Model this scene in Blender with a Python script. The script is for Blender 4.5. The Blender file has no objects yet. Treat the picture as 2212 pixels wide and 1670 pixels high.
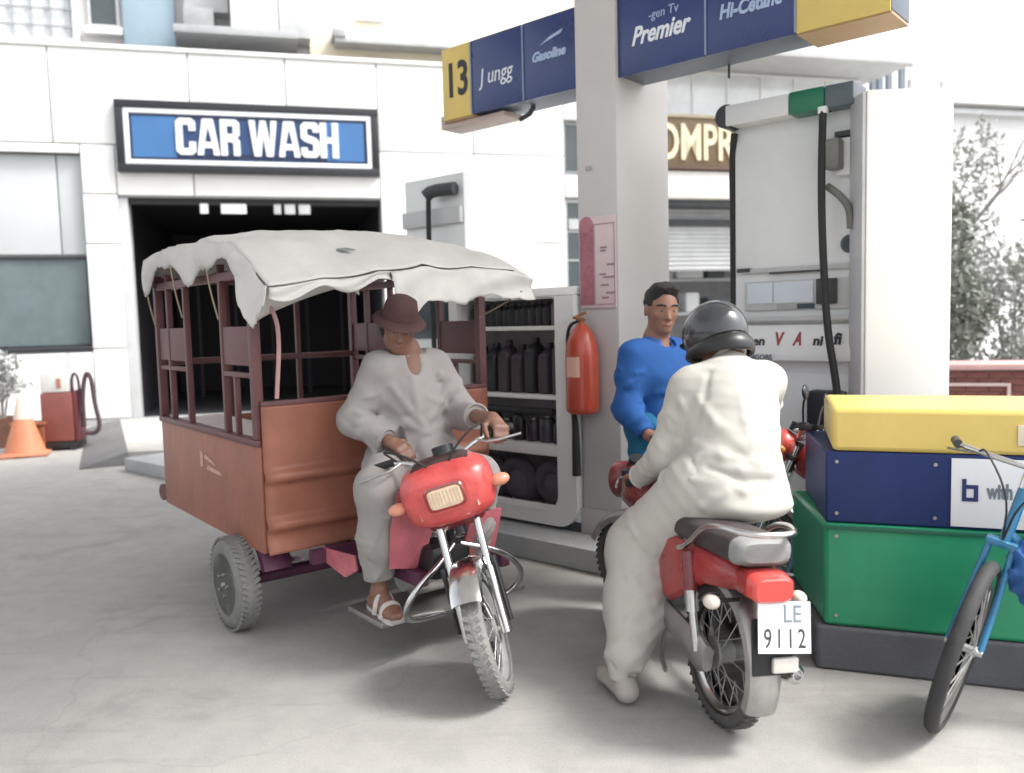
import bpy, bmesh, math, random
import numpy as np
from mathutils import Vector, Matrix, Euler

random.seed(7)
np.random.seed(7)
R = math.radians
scene = bpy.context.scene
COL = scene.collection

# ------------------------------------------------------------------ camera
cam_d = bpy.data.cameras.new('camera')
cam_d.sensor_width = 36.0
cam_d.lens = 36.0 * 1800.0 / 2212.0
cam_d.clip_start = 0.05
cam_d.clip_end = 500
cam = bpy.data.objects.new('camera', cam_d)
COL.objects.link(cam)
cam.matrix_world = Matrix.Translation((0, 0, 1.6)) @ Matrix.Rotation(math.pi / 2 - R(4.6), 4, 'X') @ Matrix.Rotation(-0.026, 4, 'Z')
cam_d.dof.use_dof = True
cam_d.dof.focus_distance = 3.9
cam_d.dof.aperture_fstop = 1.5
scene.camera = cam

# ------------------------------------------------------------------ sky and sun (bright overcast)
SUN_EL, SUN_AZ = R(52), R(104)          # azimuth clockwise from +Y: to the right of the picture
world = bpy.data.worlds.new('World')
scene.world = world
world.use_nodes = True
wn = world.node_tree
for n_ in list(wn.nodes):
    wn.nodes.remove(n_)
sky = wn.nodes.new('ShaderNodeTexSky')
sky.sky_type = 'NISHITA'
sky.sun_disc = False
sky.sun_elevation = SUN_EL
sky.sun_rotation = SUN_AZ
sky.air_density = 1.0
sky.dust_density = 4.0
sky.ozone_density = 1.0
hs = wn.nodes.new('ShaderNodeHueSaturation')
hs.inputs['Saturation'].default_value = 0.16
bg = wn.nodes.new('ShaderNodeBackground')
bg.inputs['Strength'].default_value = 0.15
wo = wn.nodes.new('ShaderNodeOutputWorld')
wn.links.new(sky.outputs[0], hs.inputs['Color'])
wn.links.new(hs.outputs[0], bg.inputs['Color'])
wn.links.new(bg.outputs[0], wo.inputs['Surface'])
sun_d = bpy.data.lights.new('sun', 'SUN')
sun_d.energy = 1.5
sun_d.angle = R(14)
sun_d.color = (1.0, 0.96, 0.9)
sun = bpy.data.objects.new('sun', sun_d)
COL.objects.link(sun)
sdir = Vector((math.sin(SUN_AZ) * math.cos(SUN_EL), math.cos(SUN_AZ) * math.cos(SUN_EL), math.sin(SUN_EL)))
sun.rotation_euler = (-sdir).to_track_quat('-Z', 'Y').to_euler()
vs = scene.view_settings
vs.view_transform = 'Standard'
vs.look = 'None'
vs.exposure = 1.32
vs.gamma = 1.0
scene.cycles.max_bounces = 8
scene.cycles.diffuse_bounces = 4

# ------------------------------------------------------------------ materials
MATS = {}
def M(name, col=(0.5, 0.5, 0.5), rough=0.5, metal=0.0, var=0.12, scale=6.0, bump=0.0, bscale=60.0, grime=0.0, spec=0.5, coat=0.0, tint=None, stretch=None):
    if name in MATS:
        return MATS[name]
    m = bpy.data.materials.new(name)
    m.use_nodes = True
    nt = m.node_tree
    N, L = nt.nodes, nt.links
    b = N['Principled BSDF']
    tc = N.new('ShaderNodeTexCoord')
    src = tc.outputs['Object']
    if stretch:
        mp = N.new('ShaderNodeMapping')
        mp.inputs['Scale'].default_value = stretch
        L.new(src, mp.inputs['Vector'])
        src = mp.outputs[0]
    nz = N.new('ShaderNodeTexNoise')
    nz.inputs['Scale'].default_value = scale
    nz.inputs['Detail'].default_value = 7
    nz.inputs['Roughness'].default_value = 0.62
    L.new(src, nz.inputs['Vector'])
    rp = N.new('ShaderNodeValToRGB')
    rp.color_ramp.elements[0].position = 0.3
    rp.color_ramp.elements[1].position = 0.7
    rp.color_ramp.elements[0].color = [max(0, c * (1 - var)) for c in col] + [1]
    t2 = tint or col
    rp.color_ramp.elements[1].color = [min(1, c * (1 + var * 0.8)) for c in t2] + [1]
    L.new(nz.outputs['Fac'], rp.inputs['Fac'])
    out = rp.outputs['Color']
    if grime > 0:
        n2 = N.new('ShaderNodeTexNoise')
        n2.inputs['Scale'].default_value = scale * 0.35
        n2.inputs['Detail'].default_value = 9
        n2.inputs['Roughness'].default_value = 0.7
        n2.inputs['Distortion'].default_value = 0.6
        L.new(src, n2.inputs['Vector'])
        r2 = N.new('ShaderNodeValToRGB')
        r2.color_ramp.elements[0].position = 0.48
        r2.color_ramp.elements[1].position = 0.72
        r2.color_ramp.elements[0].color = (0, 0, 0, 1)
        r2.color_ramp.elements[1].color = (grime, grime, grime, 1)
        L.new(n2.outputs['Fac'], r2.inputs['Fac'])
        mx = N.new('ShaderNodeMix')
        mx.data_type = 'RGBA'
        L.new(r2.outputs['Color'], mx.inputs[0])
        L.new(out, mx.inputs[6])
        g = 0.35
        mx.inputs[7].default_value = (col[0] * g + 0.05, col[1] * g + 0.045, col[2] * g + 0.035, 1)
        out = mx.outputs[2]
    L.new(out, b.inputs['Base Color'])
    mr = N.new('ShaderNodeMapRange')
    mr.inputs['To Min'].default_value = max(0.03, rough - 0.1)
    mr.inputs['To Max'].default_value = min(1, rough + 0.12)
    L.new(nz.outputs['Fac'], mr.inputs['Value'])
    L.new(mr.outputs[0], b.inputs['Roughness'])
    b.inputs['Metallic'].default_value = metal
    b.inputs['Specular IOR Level'].default_value = spec
    b.inputs['Coat Weight'].default_value = coat
    b.inputs['Coat Roughness'].default_value = 0.12
    if bump > 0:
        nb = N.new('ShaderNodeTexNoise')
        nb.inputs['Scale'].default_value = bscale
        nb.inputs['Detail'].default_value = 4
        L.new(src, nb.inputs['Vector'])
        bp = N.new('ShaderNodeBump')
        bp.inputs['Strength'].default_value = bump
        bp.inputs['Distance'].default_value = 0.02
        L.new(nb.outputs['Fac'], bp.inputs['Height'])
        L.new(bp.outputs[0], b.inputs['Normal'])
    MATS[name] = m
    return m

def concrete(name, base, seed=0.0):
    """dusty forecourt concrete: broad stains, oil spots, tyre scuffs, fine grit"""
    m = bpy.data.materials.new(name)
    m.use_nodes = True
    nt = m.node_tree
    N, L = nt.nodes, nt.links
    b = N['Principled BSDF']
    tc = N.new('ShaderNodeTexCoord')
    def noise(scale, detail, rough=0.6, dist=0.0, sc=None):
        nz = N.new('ShaderNodeTexNoise')
        nz.inputs['Scale'].default_value = scale
        nz.inputs['Detail'].default_value = detail
        nz.inputs['Roughness'].default_value = rough
        nz.inputs['Distortion'].default_value = dist
        mp = N.new('ShaderNodeMapping')
        mp.inputs['Location'].default_value = (seed, seed * 2, 0)
        mp.inputs['Rotation'].default_value = (0, 0, 0.5)
        if sc:
            mp.inputs['Scale'].default_value = sc
        L.new(tc.outputs['Object'], mp.inputs['Vector'])
        L.new(mp.outputs[0], nz.inputs['Vector'])
        return nz.outputs['Fac']
    def ramp(fac, stops):
        r = N.new('ShaderNodeValToRGB')
        e = r.color_ramp.elements
        e[0].position, e[0].color = stops[0][0], list(stops[0][1]) + [1]
        e[1].position, e[1].color = stops[-1][0], list(stops[-1][1]) + [1]
        for p, c in stops[1:-1]:
            k = e.new(p)
            k.color = list(c) + [1]
        L.new(fac, r.inputs['Fac'])
        return r.outputs['Color']
    def mix(f, a, c, mode='MULTIPLY'):
        x = N.new('ShaderNodeMix')
        x.data_type = 'RGBA'
        x.blend_type = mode
        if isinstance(f, float):
            x.inputs[0].default_value = f
        else:
            L.new(f, x.inputs[0])
        L.new(a, x.inputs[6])
        if isinstance(c, tuple):
            x.inputs[7].default_value = c
        else:
            L.new(c, x.inputs[7])
        return x.outputs[2]
    c0 = ramp(noise(0.55, 6, 0.6), [(0.3, [v * 0.86 for v in base]), (0.5, base), (0.72, [base[0] * 1.12, base[1] * 1.1, base[2] * 1.06])])
    c1 = ramp(noise(5.0, 8, 0.7), [(0.25, (0.84, 0.84, 0.85)), (0.6, (1, 1, 1))])
    c2 = ramp(noise(150.0, 4, 0.8), [(0.3, (0.76, 0.76, 0.76)), (0.6, (1.0, 1.0, 1.0))])
    c3 = ramp(noise(1.5, 5, 0.65, 0.8), [(0.56, (1, 1, 1)), (0.74, (0.80, 0.795, 0.79))])
    c4 = ramp(noise(2.2, 6, 0.6, 0.4, (0.22, 2.6, 1)), [(0.56, (1, 1, 1)), (0.74, (0.86, 0.855, 0.85))])
    c5 = ramp(noise(6.0, 8, 0.75, 0.6), [(0.66, (1, 1, 1)), (0.76, (0.80, 0.79, 0.78))])
    vr = N.new('ShaderNodeTexVoronoi')
    vr.feature = 'DISTANCE_TO_EDGE'
    vr.inputs['Scale'].default_value = 0.42
    mp = N.new('ShaderNodeMapping')
    mp.inputs['Location'].default_value = (seed + 0.3, 0.7, 0)
    ad = N.new('ShaderNodeMix'); ad.data_type = 'RGBA'; ad.blend_type = 'ADD'; ad.inputs[0].default_value = 0.35
    nw = N.new('ShaderNodeTexNoise'); nw.inputs['Scale'].default_value = 2.4; nw.inputs['Detail'].default_value = 5
    L.new(tc.outputs['Object'], nw.inputs['Vector'])
    L.new(tc.outputs['Object'], ad.inputs[6]); L.new(nw.outputs['Color'], ad.inputs[7])
    L.new(ad.outputs[2], mp.inputs['Vector']); L.new(mp.outputs[0], vr.inputs['Vector'])
    c6 = ramp(vr.outputs['Distance'], [(0.0, (0.92, 0.915, 0.91)), (0.004, (1, 1, 1))])
    c = c0
    for k in (c1, c2, c3, c4, c5, c6):
        c = mix(1.0, c, k)
    L.new(c, b.inputs['Base Color'])
    b.inputs['Roughness'].default_value = 0.82
    b.inputs['Specular IOR Level'].default_value = 0.35
    bp = N.new('ShaderNodeBump')
    bp.inputs['Strength'].default_value = 0.25
    bp.inputs['Distance'].default_value = 0.01
    L.new(noise(60.0, 6, 0.7), bp.inputs['Height'])
    L.new(bp.outputs[0], b.inputs['Normal'])
    return m

# ------------------------------------------------------------------ mesh helpers
def basis(d):
    d = Vector(d).normalized()
    a = Vector((0, 0, 1)) if abs(d.z) < 0.9 else Vector((1, 0, 0))
    x = a.cross(d).normalized()
    return x, d.cross(x)

class MB:
    def __init__(s):
        s.V, s.F = [], []
    def add(s, V, F, mat=None):
        k = len(s.V)
        s.V += [tuple(mat @ Vector(v)) if mat is not None else tuple(v) for v in V]
        s.F += [tuple(i + k for i in f) for f in F]
        return s
    def box(s, c, d, bev=0.0, rot=None):
        bm = bmesh.new()
        bmesh.ops.create_cube(bm, size=1.0)
        for v in bm.verts:
            v.co = Vector((v.co.x * d[0], v.co.y * d[1], v.co.z * d[2]))
        if bev > 0:
            bev = min(bev, min(d) * 0.45)
            bmesh.ops.bevel(bm, geom=bm.edges[:], offset=bev, segments=2, profile=0.6, affect='EDGES')
        mt = Matrix.Translation(c)
        if rot is not None:
            mt = mt @ (rot.to_matrix().to_4x4() if isinstance(rot, Euler) else rot)
        bm.verts.index_update()
        s.add([v.co for v in bm.verts], [[v.index for v in f.verts] for f in bm.faces], mt)
        bm.free()
        return s
    def bx(s, x0, x1, y0, y1, z0, z1, bev=0.0):
        return s.box(((x0 + x1) / 2, (y0 + y1) / 2, (z0 + z1) / 2), (abs(x1 - x0), abs(y1 - y0), abs(z1 - z0)), bev)
    def cyl(s, a, b, r0, r1=None, n=16, caps=True):
        r1 = r0 if r1 is None else r1
        a, b = Vector(a), Vector(b)
        x, y = basis(b - a)
        V = []
        for p, r in ((a, r0), (b, r1)):
            for i in range(n):
                t = 2 * math.pi * i / n
                V.append(p + x * (math.cos(t) * r) + y * (math.sin(t) * r))
        F = [(i, (i + 1) % n, n + (i + 1) % n, n + i) for i in range(n)]
        if caps:
            F += [tuple(range(n - 1, -1, -1)), tuple(range(n, 2 * n))]
        return s.add(V, F)
    def tube(s, path, r, n=10, closed=False, caps=True, smooth=0):
        P = [Vector(p) for p in path]
        rs = list(r) if isinstance(r, (list, tuple)) else [r] * len(P)
        for _ in range(smooth):
            Q, q = [P[0]], [rs[0]]
            for i in range(len(P) - 1):
                Q += [P[i] * 0.75 + P[i + 1] * 0.25, P[i] * 0.25 + P[i + 1] * 0.75]
                q += [rs[i] * 0.75 + rs[i + 1] * 0.25, rs[i] * 0.25 + rs[i + 1] * 0.75]
            P, rs = Q + [P[-1]], q + [rs[-1]]
        m = len(P)
        V = []
        x = None
        for i in range(m):
            if closed:
                d = P[(i + 1) % m] - P[i - 1]
            else:
                d = P[min(i + 1, m - 1)] - P[max(i - 1, 0)]
            d.normalize()
            if x is None:
                x, y = basis(d)
            else:
                x = (x - d * x.dot(d)).normalized()
                y = d.cross(x)
            for j in range(n):
                t = 2 * math.pi * j / n
                V.append(P[i] + x * (math.cos(t) * rs[i]) + y * (math.sin(t) * rs[i]))
        F = []
        for i in range(m if closed else m - 1):
            k = ((i + 1) % m) * n
            for j in range(n):
                F.append((i * n + j, i * n + (j + 1) % n, k + (j + 1) % n, k + j))
        if caps and not closed:
            F += [tuple(range(n - 1, -1, -1)), tuple(range((m - 1) * n, m * n))]
        return s.add(V, F)
    def lathe(s, prof, c=(0, 0, 0), ax=(0, 0, 1), n=24, a0=0.0, a1=2 * math.pi):
        x, y = basis(ax)
        ax = Vector(ax).normalized()
        c = Vector(c)
        full = abs(a1 - a0 - 2 * math.pi) < 1e-6
        m = n if full else n + 1
        V, F = [], []
        for (r, h) in prof:
            for i in range(m):
                t = a0 + (a1 - a0) * i / n
                V.append(c + ax * h + x * (math.cos(t) * r) + y * (math.sin(t) * r))
        for k in range(len(prof) - 1):
            for i in range(n):
                j = (i + 1) % m if full else i + 1
                F.append((k * m + i, k * m + j, (k + 1) * m + j, (k + 1) * m + i))
        if full:
            if prof[0][0] > 1e-5:
                F.append(tuple(range(m - 1, -1, -1)))
            if prof[-1][0] > 1e-5:
                F.append(tuple(range((len(prof) - 1) * m, len(prof) * m)))
        return s.add(V, F)
    def prism(s, poly, h0, h1, mat=None):
        """poly in local XY, extruded along local Z"""
        n = len(poly)
        V = [(p[0], p[1], h0) for p in poly] + [(p[0], p[1], h1) for p in poly]
        F = [(i, (i + 1) % n, n + (i + 1) % n, n + i) for i in range(n)] + [tuple(range(n - 1, -1, -1)), tuple(range(n, 2 * n))]
        return s.add(V, F, mat)
    def ell(s, c, r, nu=20, nv=12, mat=None):
        V = [(0, 0, r[2])]
        for i in range(1, nv):
            t = math.pi * i / nv
            for j in range(nu):
                p = 2 * math.pi * j / nu
                V.append((r[0] * math.sin(t) * math.cos(p), r[1] * math.sin(t) * math.sin(p), r[2] * math.cos(t)))
        V.append((0, 0, -r[2]))
        F = [(0, 1 + j, 1 + (j + 1) % nu) for j in range(nu)]
        for i in range(nv - 2):
            for j in range(nu):
                a = 1 + i * nu
                F.append((a + j, a + nu + j, a + nu + (j + 1) % nu, a + (j + 1) % nu))
        k = 1 + (nv - 2) * nu
        F += [(len(V) - 1, k + (j + 1) % nu, k + j) for j in range(nu)]
        mt = Matrix.Translation(c)
        return s.add(V, F, mt @ mat if mat is not None else mt)
    def grid(s, fn, nu, nv):
        V = [fn(i / nu, j / nv) for i in range(nu + 1) for j in range(nv + 1)]
        F = [(i * (nv + 1) + j, (i + 1) * (nv + 1) + j, (i + 1) * (nv + 1) + j + 1, i * (nv + 1) + j + 1) for i in range(nu) for j in range(nv)]
        return s.add(V, F)
    def loft(s, secs, caps=True):
        n = len(secs[0])
        V = [p for q in secs for p in q]
        F = []
        for i in range(len(secs) - 1):
            for j in range(n):
                F.append((i * n + j, i * n + (j + 1) % n, (i + 1) * n + (j + 1) % n, (i + 1) * n + j))
        if caps:
            F += [tuple(range(n - 1, -1, -1)), tuple(range((len(secs) - 1) * n, len(secs) * n))]
        return s.add(V, F)
    def mesh(s, name, ang=40):
        me = bpy.data.meshes.new(name)
        me.from_pydata([tuple(v) for v in s.V], [], s.F)
        me.validate()
        bm = bmesh.new()
        bm.from_mesh(me)
        bmesh.ops.recalc_face_normals(bm, faces=bm.faces[:])
        bm.to_mesh(me)
        bm.free()
        me.shade_smooth()
        me.set_sharp_from_angle(angle=R(ang))
        return me
    def build(s, name, mat, parent=None, loc=(0, 0, 0), rot=None, ang=40):
        me = s.mesh(name, ang)
        me.materials.append(mat)
        return put(name, me, parent, loc, rot)

def put(name, me, parent=None, loc=(0, 0, 0), rot=None):
    o = bpy.data.objects.new(name, me)
    COL.objects.link(o)
    o.parent = parent
    if isinstance(rot, Matrix):
        o.matrix_local = Matrix.Translation(loc) @ rot
    else:
        o.location = loc
        if rot is not None:
            o.rotation_euler = rot
    return o

def tag(o, label, cat, group=None):
    o['label'] = label
    o['category'] = cat
    if group:
        o['group'] = group
    return o
def thing(name, label, cat, loc=(0, 0, 0), rotz=0.0, group=None):
    o = bpy.data.objects.new(name, None)
    COL.objects.link(o)
    o.empty_display_size = 0.1
    o.location = loc
    o.rotation_euler = (0, 0, rotz)
    return tag(o, label, cat, group)
def kind(o, k):
    o['kind'] = k
    return o

def text(s, size, mat, parent, loc, rot, extrude=0.004, bold=0.0, sx=1.0, name='lettering', shear=0.0, align='CENTER', space=1.0, fit=None):
    cu = bpy.data.curves.new(name, 'FONT')
    cu.body = s
    cu.size = size
    cu.extrude = extrude
    cu.offset = bold
    cu.shear = shear
    cu.space_character = space
    cu.align_x = align
    cu.align_y = 'CENTER'
    cu.resolution_u = 3
    tmp = bpy.data.objects.new('tmp', cu)
    COL.objects.link(tmp)
    bpy.context.view_layer.update()
    me = bpy.data.meshes.new_from_object(tmp.evaluated_get(bpy.context.evaluated_depsgraph_get()))
    bpy.data.objects.remove(tmp)
    bpy.data.curves.remove(cu)
    if fit:
        xs = [v.co.x for v in me.vertices]
        sx = fit / (max(xs) - min(xs))
    for v in me.vertices:
        v.co.x *= sx
    me.name = name
    me.materials.clear()
    me.materials.append(mat)
    return put(name, me, parent, loc, rot)
FACE_S = (R(90), 0, 0)       # lettering that faces local -Y

# ------------------------------------------------------------------ signed-distance sculpting for people and soft shapes
class SDF:
    def __init__(s, lo, hi, res):
        s.lo, s.res = np.array(lo, float), res
        s.n = (np.ceil((np.array(hi) - s.lo) / res).astype(int) + 1)
        s.f = np.full(tuple(s.n), 0.5, np.float32)
        s.ax = [s.lo[i] + res * np.arange(s.n[i]) for i in range(3)]
    def sl(s, lo, hi):
        a = np.clip(((np.array(lo) - s.lo) / s.res).astype(int), 0, s.n)
        b = np.clip(((np.array(hi) - s.lo) / s.res).astype(int) + 2, 0, s.n)
        return tuple(slice(a[i], b[i]) for i in range(3))
    def pts(s, S):
        return np.meshgrid(s.ax[0][S[0]], s.ax[1][S[1]], s.ax[2][S[2]], indexing='ij')
    def comb(s, S, d, k):
        f = s.f[S]
        h = np.maximum(k - np.abs(f - d), 0) / k
        s.f[S] = np.minimum(f, d) - h * h * k * 0.25
    def cone(s, a, b, ra, rb=None, k=0.03):
        rb = ra if rb is None else rb
        a, b = np.array(a, float), np.array(b, float)
        m = max(ra, rb) + k + 3 * s.res
        S = s.sl(np.minimum(a, b) - m, np.maximum(a, b) + m)
        X, Y, Z = s.pts(S)
        ab = b - a
        t = np.clip(((X - a[0]) * ab[0] + (Y - a[1]) * ab[1] + (Z - a[2]) * ab[2]) / max(ab @ ab, 1e-9), 0, 1)
        d = np.sqrt((X - a[0] - t * ab[0]) ** 2 + (Y - a[1] - t * ab[1]) ** 2 + (Z - a[2] - t * ab[2]) ** 2) - (ra + (rb - ra) * t)
        s.comb(S, d, k)
        return s
    def chain(s, pts, rs, k=0.03):
        for i in range(len(pts) - 1):
            s.cone(pts[i], pts[i + 1], rs[i], rs[i + 1], k)
        return s
    def ell(s, c, r, rot=None, k=0.03, sub=False):
        c, r = np.array(c, float), np.array(r, float)
        m = r.max() + k + 3 * s.res
        S = s.sl(c - m, c + m)
        X, Y, Z = s.pts(S)
        P = np.stack([X - c[0], Y - c[1], Z - c[2]])
        if rot is not None:
            P = np.tensordot(np.array(rot).T, P, 1)
        q = P / r[:, None, None, None]
        k0 = np.sqrt((q ** 2).sum(0))
        k1 = np.sqrt(((q / r[:, None, None, None]) ** 2).sum(0)) + 1e-9
        d = k0 * (k0 - 1) / k1
        if sub:
            f = s.f[S]
            h = np.maximum(k - np.abs(f + d), 0) / k
            s.f[S] = np.maximum(f, -d) + h * h * k * 0.25
        else:
            s.comb(S, d, k)
        return s
    def cut(s, p, nrm, rad):
        """remove what lies beyond the plane (p, nrm) within rad of p"""
        p, nrm = np.array(p, float), np.array(nrm, float)
        nrm = nrm / np.linalg.norm(nrm)
        S = s.sl(p - rad, p + rad)
        X, Y, Z = s.pts(S)
        d = (X - p[0]) * nrm[0] + (Y - p[1]) * nrm[1] + (Z - p[2]) * nrm[2]
        inside = (X - p[0]) ** 2 + (Y - p[1]) ** 2 + (Z - p[2]) ** 2 < rad * rad
        s.f[S] = np.where(inside, np.maximum(s.f[S], d), s.f[S])
        return s
    def proj(s, p):
        """slide a point onto the surface"""
        p = np.array(p, float)
        for _ in range(6):
            i = np.clip(np.round((p - s.lo) / s.res).astype(int), 1, s.n - 2)
            g = np.array([s.f[i[0] + 1, i[1], i[2]] - s.f[i[0] - 1, i[1], i[2]], s.f[i[0], i[1] + 1, i[2]] - s.f[i[0], i[1] - 1, i[2]], s.f[i[0], i[1], i[2] + 1] - s.f[i[0], i[1], i[2] - 1]], float)
            ln = np.linalg.norm(g)
            if ln < 1e-6:
                break
            p = p - g / ln * float(s.f[tuple(i)]) * 0.9
        return p
    def crease(s, pts, amp, w):
        """soft ridge (amp > 0) or valley along a polyline lying near the surface"""
        pts = [s.proj(p) for p in pts]
        for a, b in zip(pts, pts[1:]):
            S = s.sl(np.minimum(a, b) - 2.6 * w, np.maximum(a, b) + 2.6 * w)
            X, Y, Z = s.pts(S)
            if not X.size:
                continue
            ab = b - a
            t = np.clip(((X - a[0]) * ab[0] + (Y - a[1]) * ab[1] + (Z - a[2]) * ab[2]) / max(ab @ ab, 1e-9), 0, 1)
            d2 = (X - a[0] - t * ab[0]) ** 2 + (Y - a[1] - t * ab[1]) ** 2 + (Z - a[2] - t * ab[2]) ** 2
            s.f[S] -= (amp * np.exp(-d2 / (w * w))).astype(np.float32)
        return s
    def limb(s, a, b, ra, rb, n, seed, amp=0.008, w=0.016, slope=0.35, t0=0.0, t1=1.0):
        """irregular cloth creases wound part of the way round a sleeve, leg or trunk"""
        rs = np.random.RandomState(seed)
        a, b = np.array(a, float), np.array(b, float)
        ax = (b - a) / np.linalg.norm(b - a)
        ln = np.linalg.norm(b - a)
        x = np.cross(ax, [0.3, 0.2, 1.0]); x /= np.linalg.norm(x)
        y = np.cross(ax, x)
        for i in range(n):
            t = rs.uniform(t0, t1)
            p0 = rs.uniform(0, 6.28)
            dp = rs.uniform(0.6, 1.7)
            dt = rs.uniform(-slope, slope)
            am = amp * rs.uniform(0.45, 1.0) * (1 if rs.rand() < 0.7 else -0.5)
            ww = w * rs.uniform(0.7, 1.35)
            P, k = [], 6
            for j in range(k + 1):
                q = j / k
                tt = t + dt * q
                r = ra + (rb - ra) * min(max(tt, 0), 1)
                ph = p0 + dp * q
                P.append(a + ax * ln * tt + (x * math.cos(ph) + y * math.sin(ph)) * r)
            for j in range(k):
                s.crease(P[j:j + 2], am * math.sin(math.pi * (j + 0.5) / k) * 0.75, ww)
        return s
    def disp(s, fn, band=0.06):
        I = np.nonzero(np.abs(s.f) < band)
        P = [s.ax[i][I[i]] for i in range(3)]
        s.f[I] -= fn(*P).astype(np.float32)
        return s
    def mesh(s, name, mat, base=(0, 0, 0), smooth=2):
        f, n = s.f, s.n
        inn = f < 0
        c = np.zeros(tuple(n - 1), np.int8)
        for dx in (0, 1):
            for dy in (0, 1):
                for dz in (0, 1):
                    c += inn[dx:n[0] - 1 + dx, dy:n[1] - 1 + dy, dz:n[2] - 1 + dz]
        act = np.argwhere((c > 0) & (c < 8))
        idx = np.full(tuple(n - 1), -1, np.int64)
        idx[tuple(act.T)] = np.arange(len(act))
        acc = np.zeros((len(act), 3))
        cnt = np.zeros(len(act))
        cor = [(x, y, z) for x in (0, 1) for y in (0, 1) for z in (0, 1)]
        for a in cor:
            for ax in range(3):
                if a[ax] == 0:
                    b = list(a)
                    b[ax] = 1
                    fa = f[tuple((act + a).T)]
                    fb = f[tuple((act + b).T)]
                    mk = (fa < 0) != (fb < 0)
                    t = fa / np.where(mk, fa - fb, 1)
                    p = np.tile(np.array(a, float), (len(act), 1))
                    p[:, ax] += t
                    acc[mk] += p[mk]
                    cnt[mk] += 1
        V = s.lo + (act + acc / np.maximum(cnt, 1)[:, None]) * s.res - np.array(base)
        Fs = []
        for ax in range(3):
            u, v = (ax + 1) % 3, (ax + 2) % 3
            sa = [slice(None)] * 3
            sb = [slice(None)] * 3
            sa[ax], sb[ax] = slice(0, -1), slice(1, None)
            ch = inn[tuple(sa)] != inn[tuple(sb)]
            E = np.argwhere(ch)
            E = E[(E[:, u] > 0) & (E[:, v] > 0) & (E[:, u] < n[u] - 1) & (E[:, v] < n[v] - 1)]
            if not len(E):
                continue
            fl = inn[tuple(E.T)]
            q = []
            for du, dv in ((1, 1), (0, 1), (0, 0), (1, 0)):
                e = E.copy()
                e[:, u] -= du
                e[:, v] -= dv
                q.append(idx[tuple(e.T)])
            q = np.stack(q, 1)
            q[~fl] = q[~fl][:, ::-1]
            Fs.append(q)
        F = np.concatenate(Fs)
        F = F[(F >= 0).all(1)]
        # Laplacian smoothing
        A = np.concatenate([F[:, [0, 1]], F[:, [1, 2]], F[:, [2, 3]], F[:, [3, 0]]])
        for _ in range(smooth):
            sm = np.zeros_like(V)
            ct = np.zeros(len(V))
            for i in range(3):
                sm[:, i] = np.bincount(A[:, 0], V[A[:, 1], i], len(V)) + np.bincount(A[:, 1], V[A[:, 0], i], len(V))
            ct = np.bincount(A[:, 0], minlength=len(V)) + np.bincount(A[:, 1], minlength=len(V))
            V = V * 0.5 + 0.5 * sm / np.maximum(ct, 1)[:, None]
        me = bpy.data.meshes.new(name)
        me.vertices.add(len(V))
        me.vertices.foreach_set('co', V.astype(np.float32).ravel())
        me.loops.add(F.size)
        me.loops.foreach_set('vertex_index', F.astype(np.int32).ravel())
        me.polygons.add(len(F))
        me.polygons.foreach_set('loop_start', np.arange(0, F.size, 4, dtype=np.int32))
        me.update(calc_edges=True)
        me.validate()
        me.shade_smooth()
        me.materials.append(mat)
        return me

def folds(dirs, seed=0):
    """cloth wrinkles: warped sines along given directions (kx, ky, kz, amplitude)"""
    rs = np.random.RandomState(seed)
    ph = rs.rand(len(dirs), 4) * 6.28
    def fn(X, Y, Z):
        o = 0
        for (kx, ky, kz, amp), p in zip(dirs, ph):
            w = 1.3 * np.sin(5 * X + 3 * Z + p[1]) + 0.9 * np.sin(7 * Y - 4 * Z + p[2])
            g = np.sin(kx * X + ky * Y + kz * Z + w + p[0])
            mod = 0.55 + 0.45 * np.sin(6 * X - 5 * Y + 4 * Z + p[3])
            o = o + amp * (1 - np.abs(g) * 2) * mod
        return o
    return fn

def hand(S, wrist, d, back, thumb, curl=0.9, sc=1.0, spread=0.0):
    """palm, four jointed fingers of unequal length and a thumb; d = wrist-to-knuckle direction, back = back-of-hand normal, thumb = thumb side"""
    w, d, b, t = [np.array(v, float) for v in (wrist, d, back, thumb)]
    d /= np.linalg.norm(d)
    b = b - d * (b @ d); b /= np.linalg.norm(b)
    s_ = np.cross(d, b); s_ = s_ if s_ @ t > 0 else -s_
    S.cone(w, w + d * 0.03 * sc, 0.026 * sc, 0.029 * sc, 0.02)
    for o in (-0.026, -0.009, 0.009, 0.026):
        S.cone(w + d * 0.02 * sc + s_ * o * 0.7 * sc, w + d * 0.088 * sc + s_ * o * sc, 0.015 * sc, 0.0135 * sc, 0.014)
    for o, ln in ((0.028, 0.92), (0.0095, 1.0), (-0.0095, 0.94), (-0.028, 0.75)):
        p = w + d * 0.09 * sc + s_ * o * sc
        a = 0.15
        for i, l in enumerate((0.042, 0.027, 0.021)):
            a += curl * (0.75 if i == 0 else 0.85)
            q = p + (d * math.cos(a) - b * math.sin(a) + s_ * spread * o * 3) * l * ln * sc
            S.cone(p, q, (0.0098 - 0.0008 * i) * sc, (0.0092 - 0.0009 * i) * sc, 0.006)
            p = q
    p = w + d * 0.028 * sc + s_ * 0.026 * sc - b * 0.004
    q = p + (d * 0.6 + s_ * 0.75 - b * 0.25) * 0.04 * sc
    r_ = q + (d * 0.95 + s_ * 0.1 - b * 0.45) * 0.032 * sc
    e = r_ + (d * 0.8 - s_ * 0.25 - b * 0.6) * 0.024 * sc
    S.chain([p, q, r_, e], [0.016 * sc, 0.0125 * sc, 0.0108 * sc, 0.009 * sc], 0.008)

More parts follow.
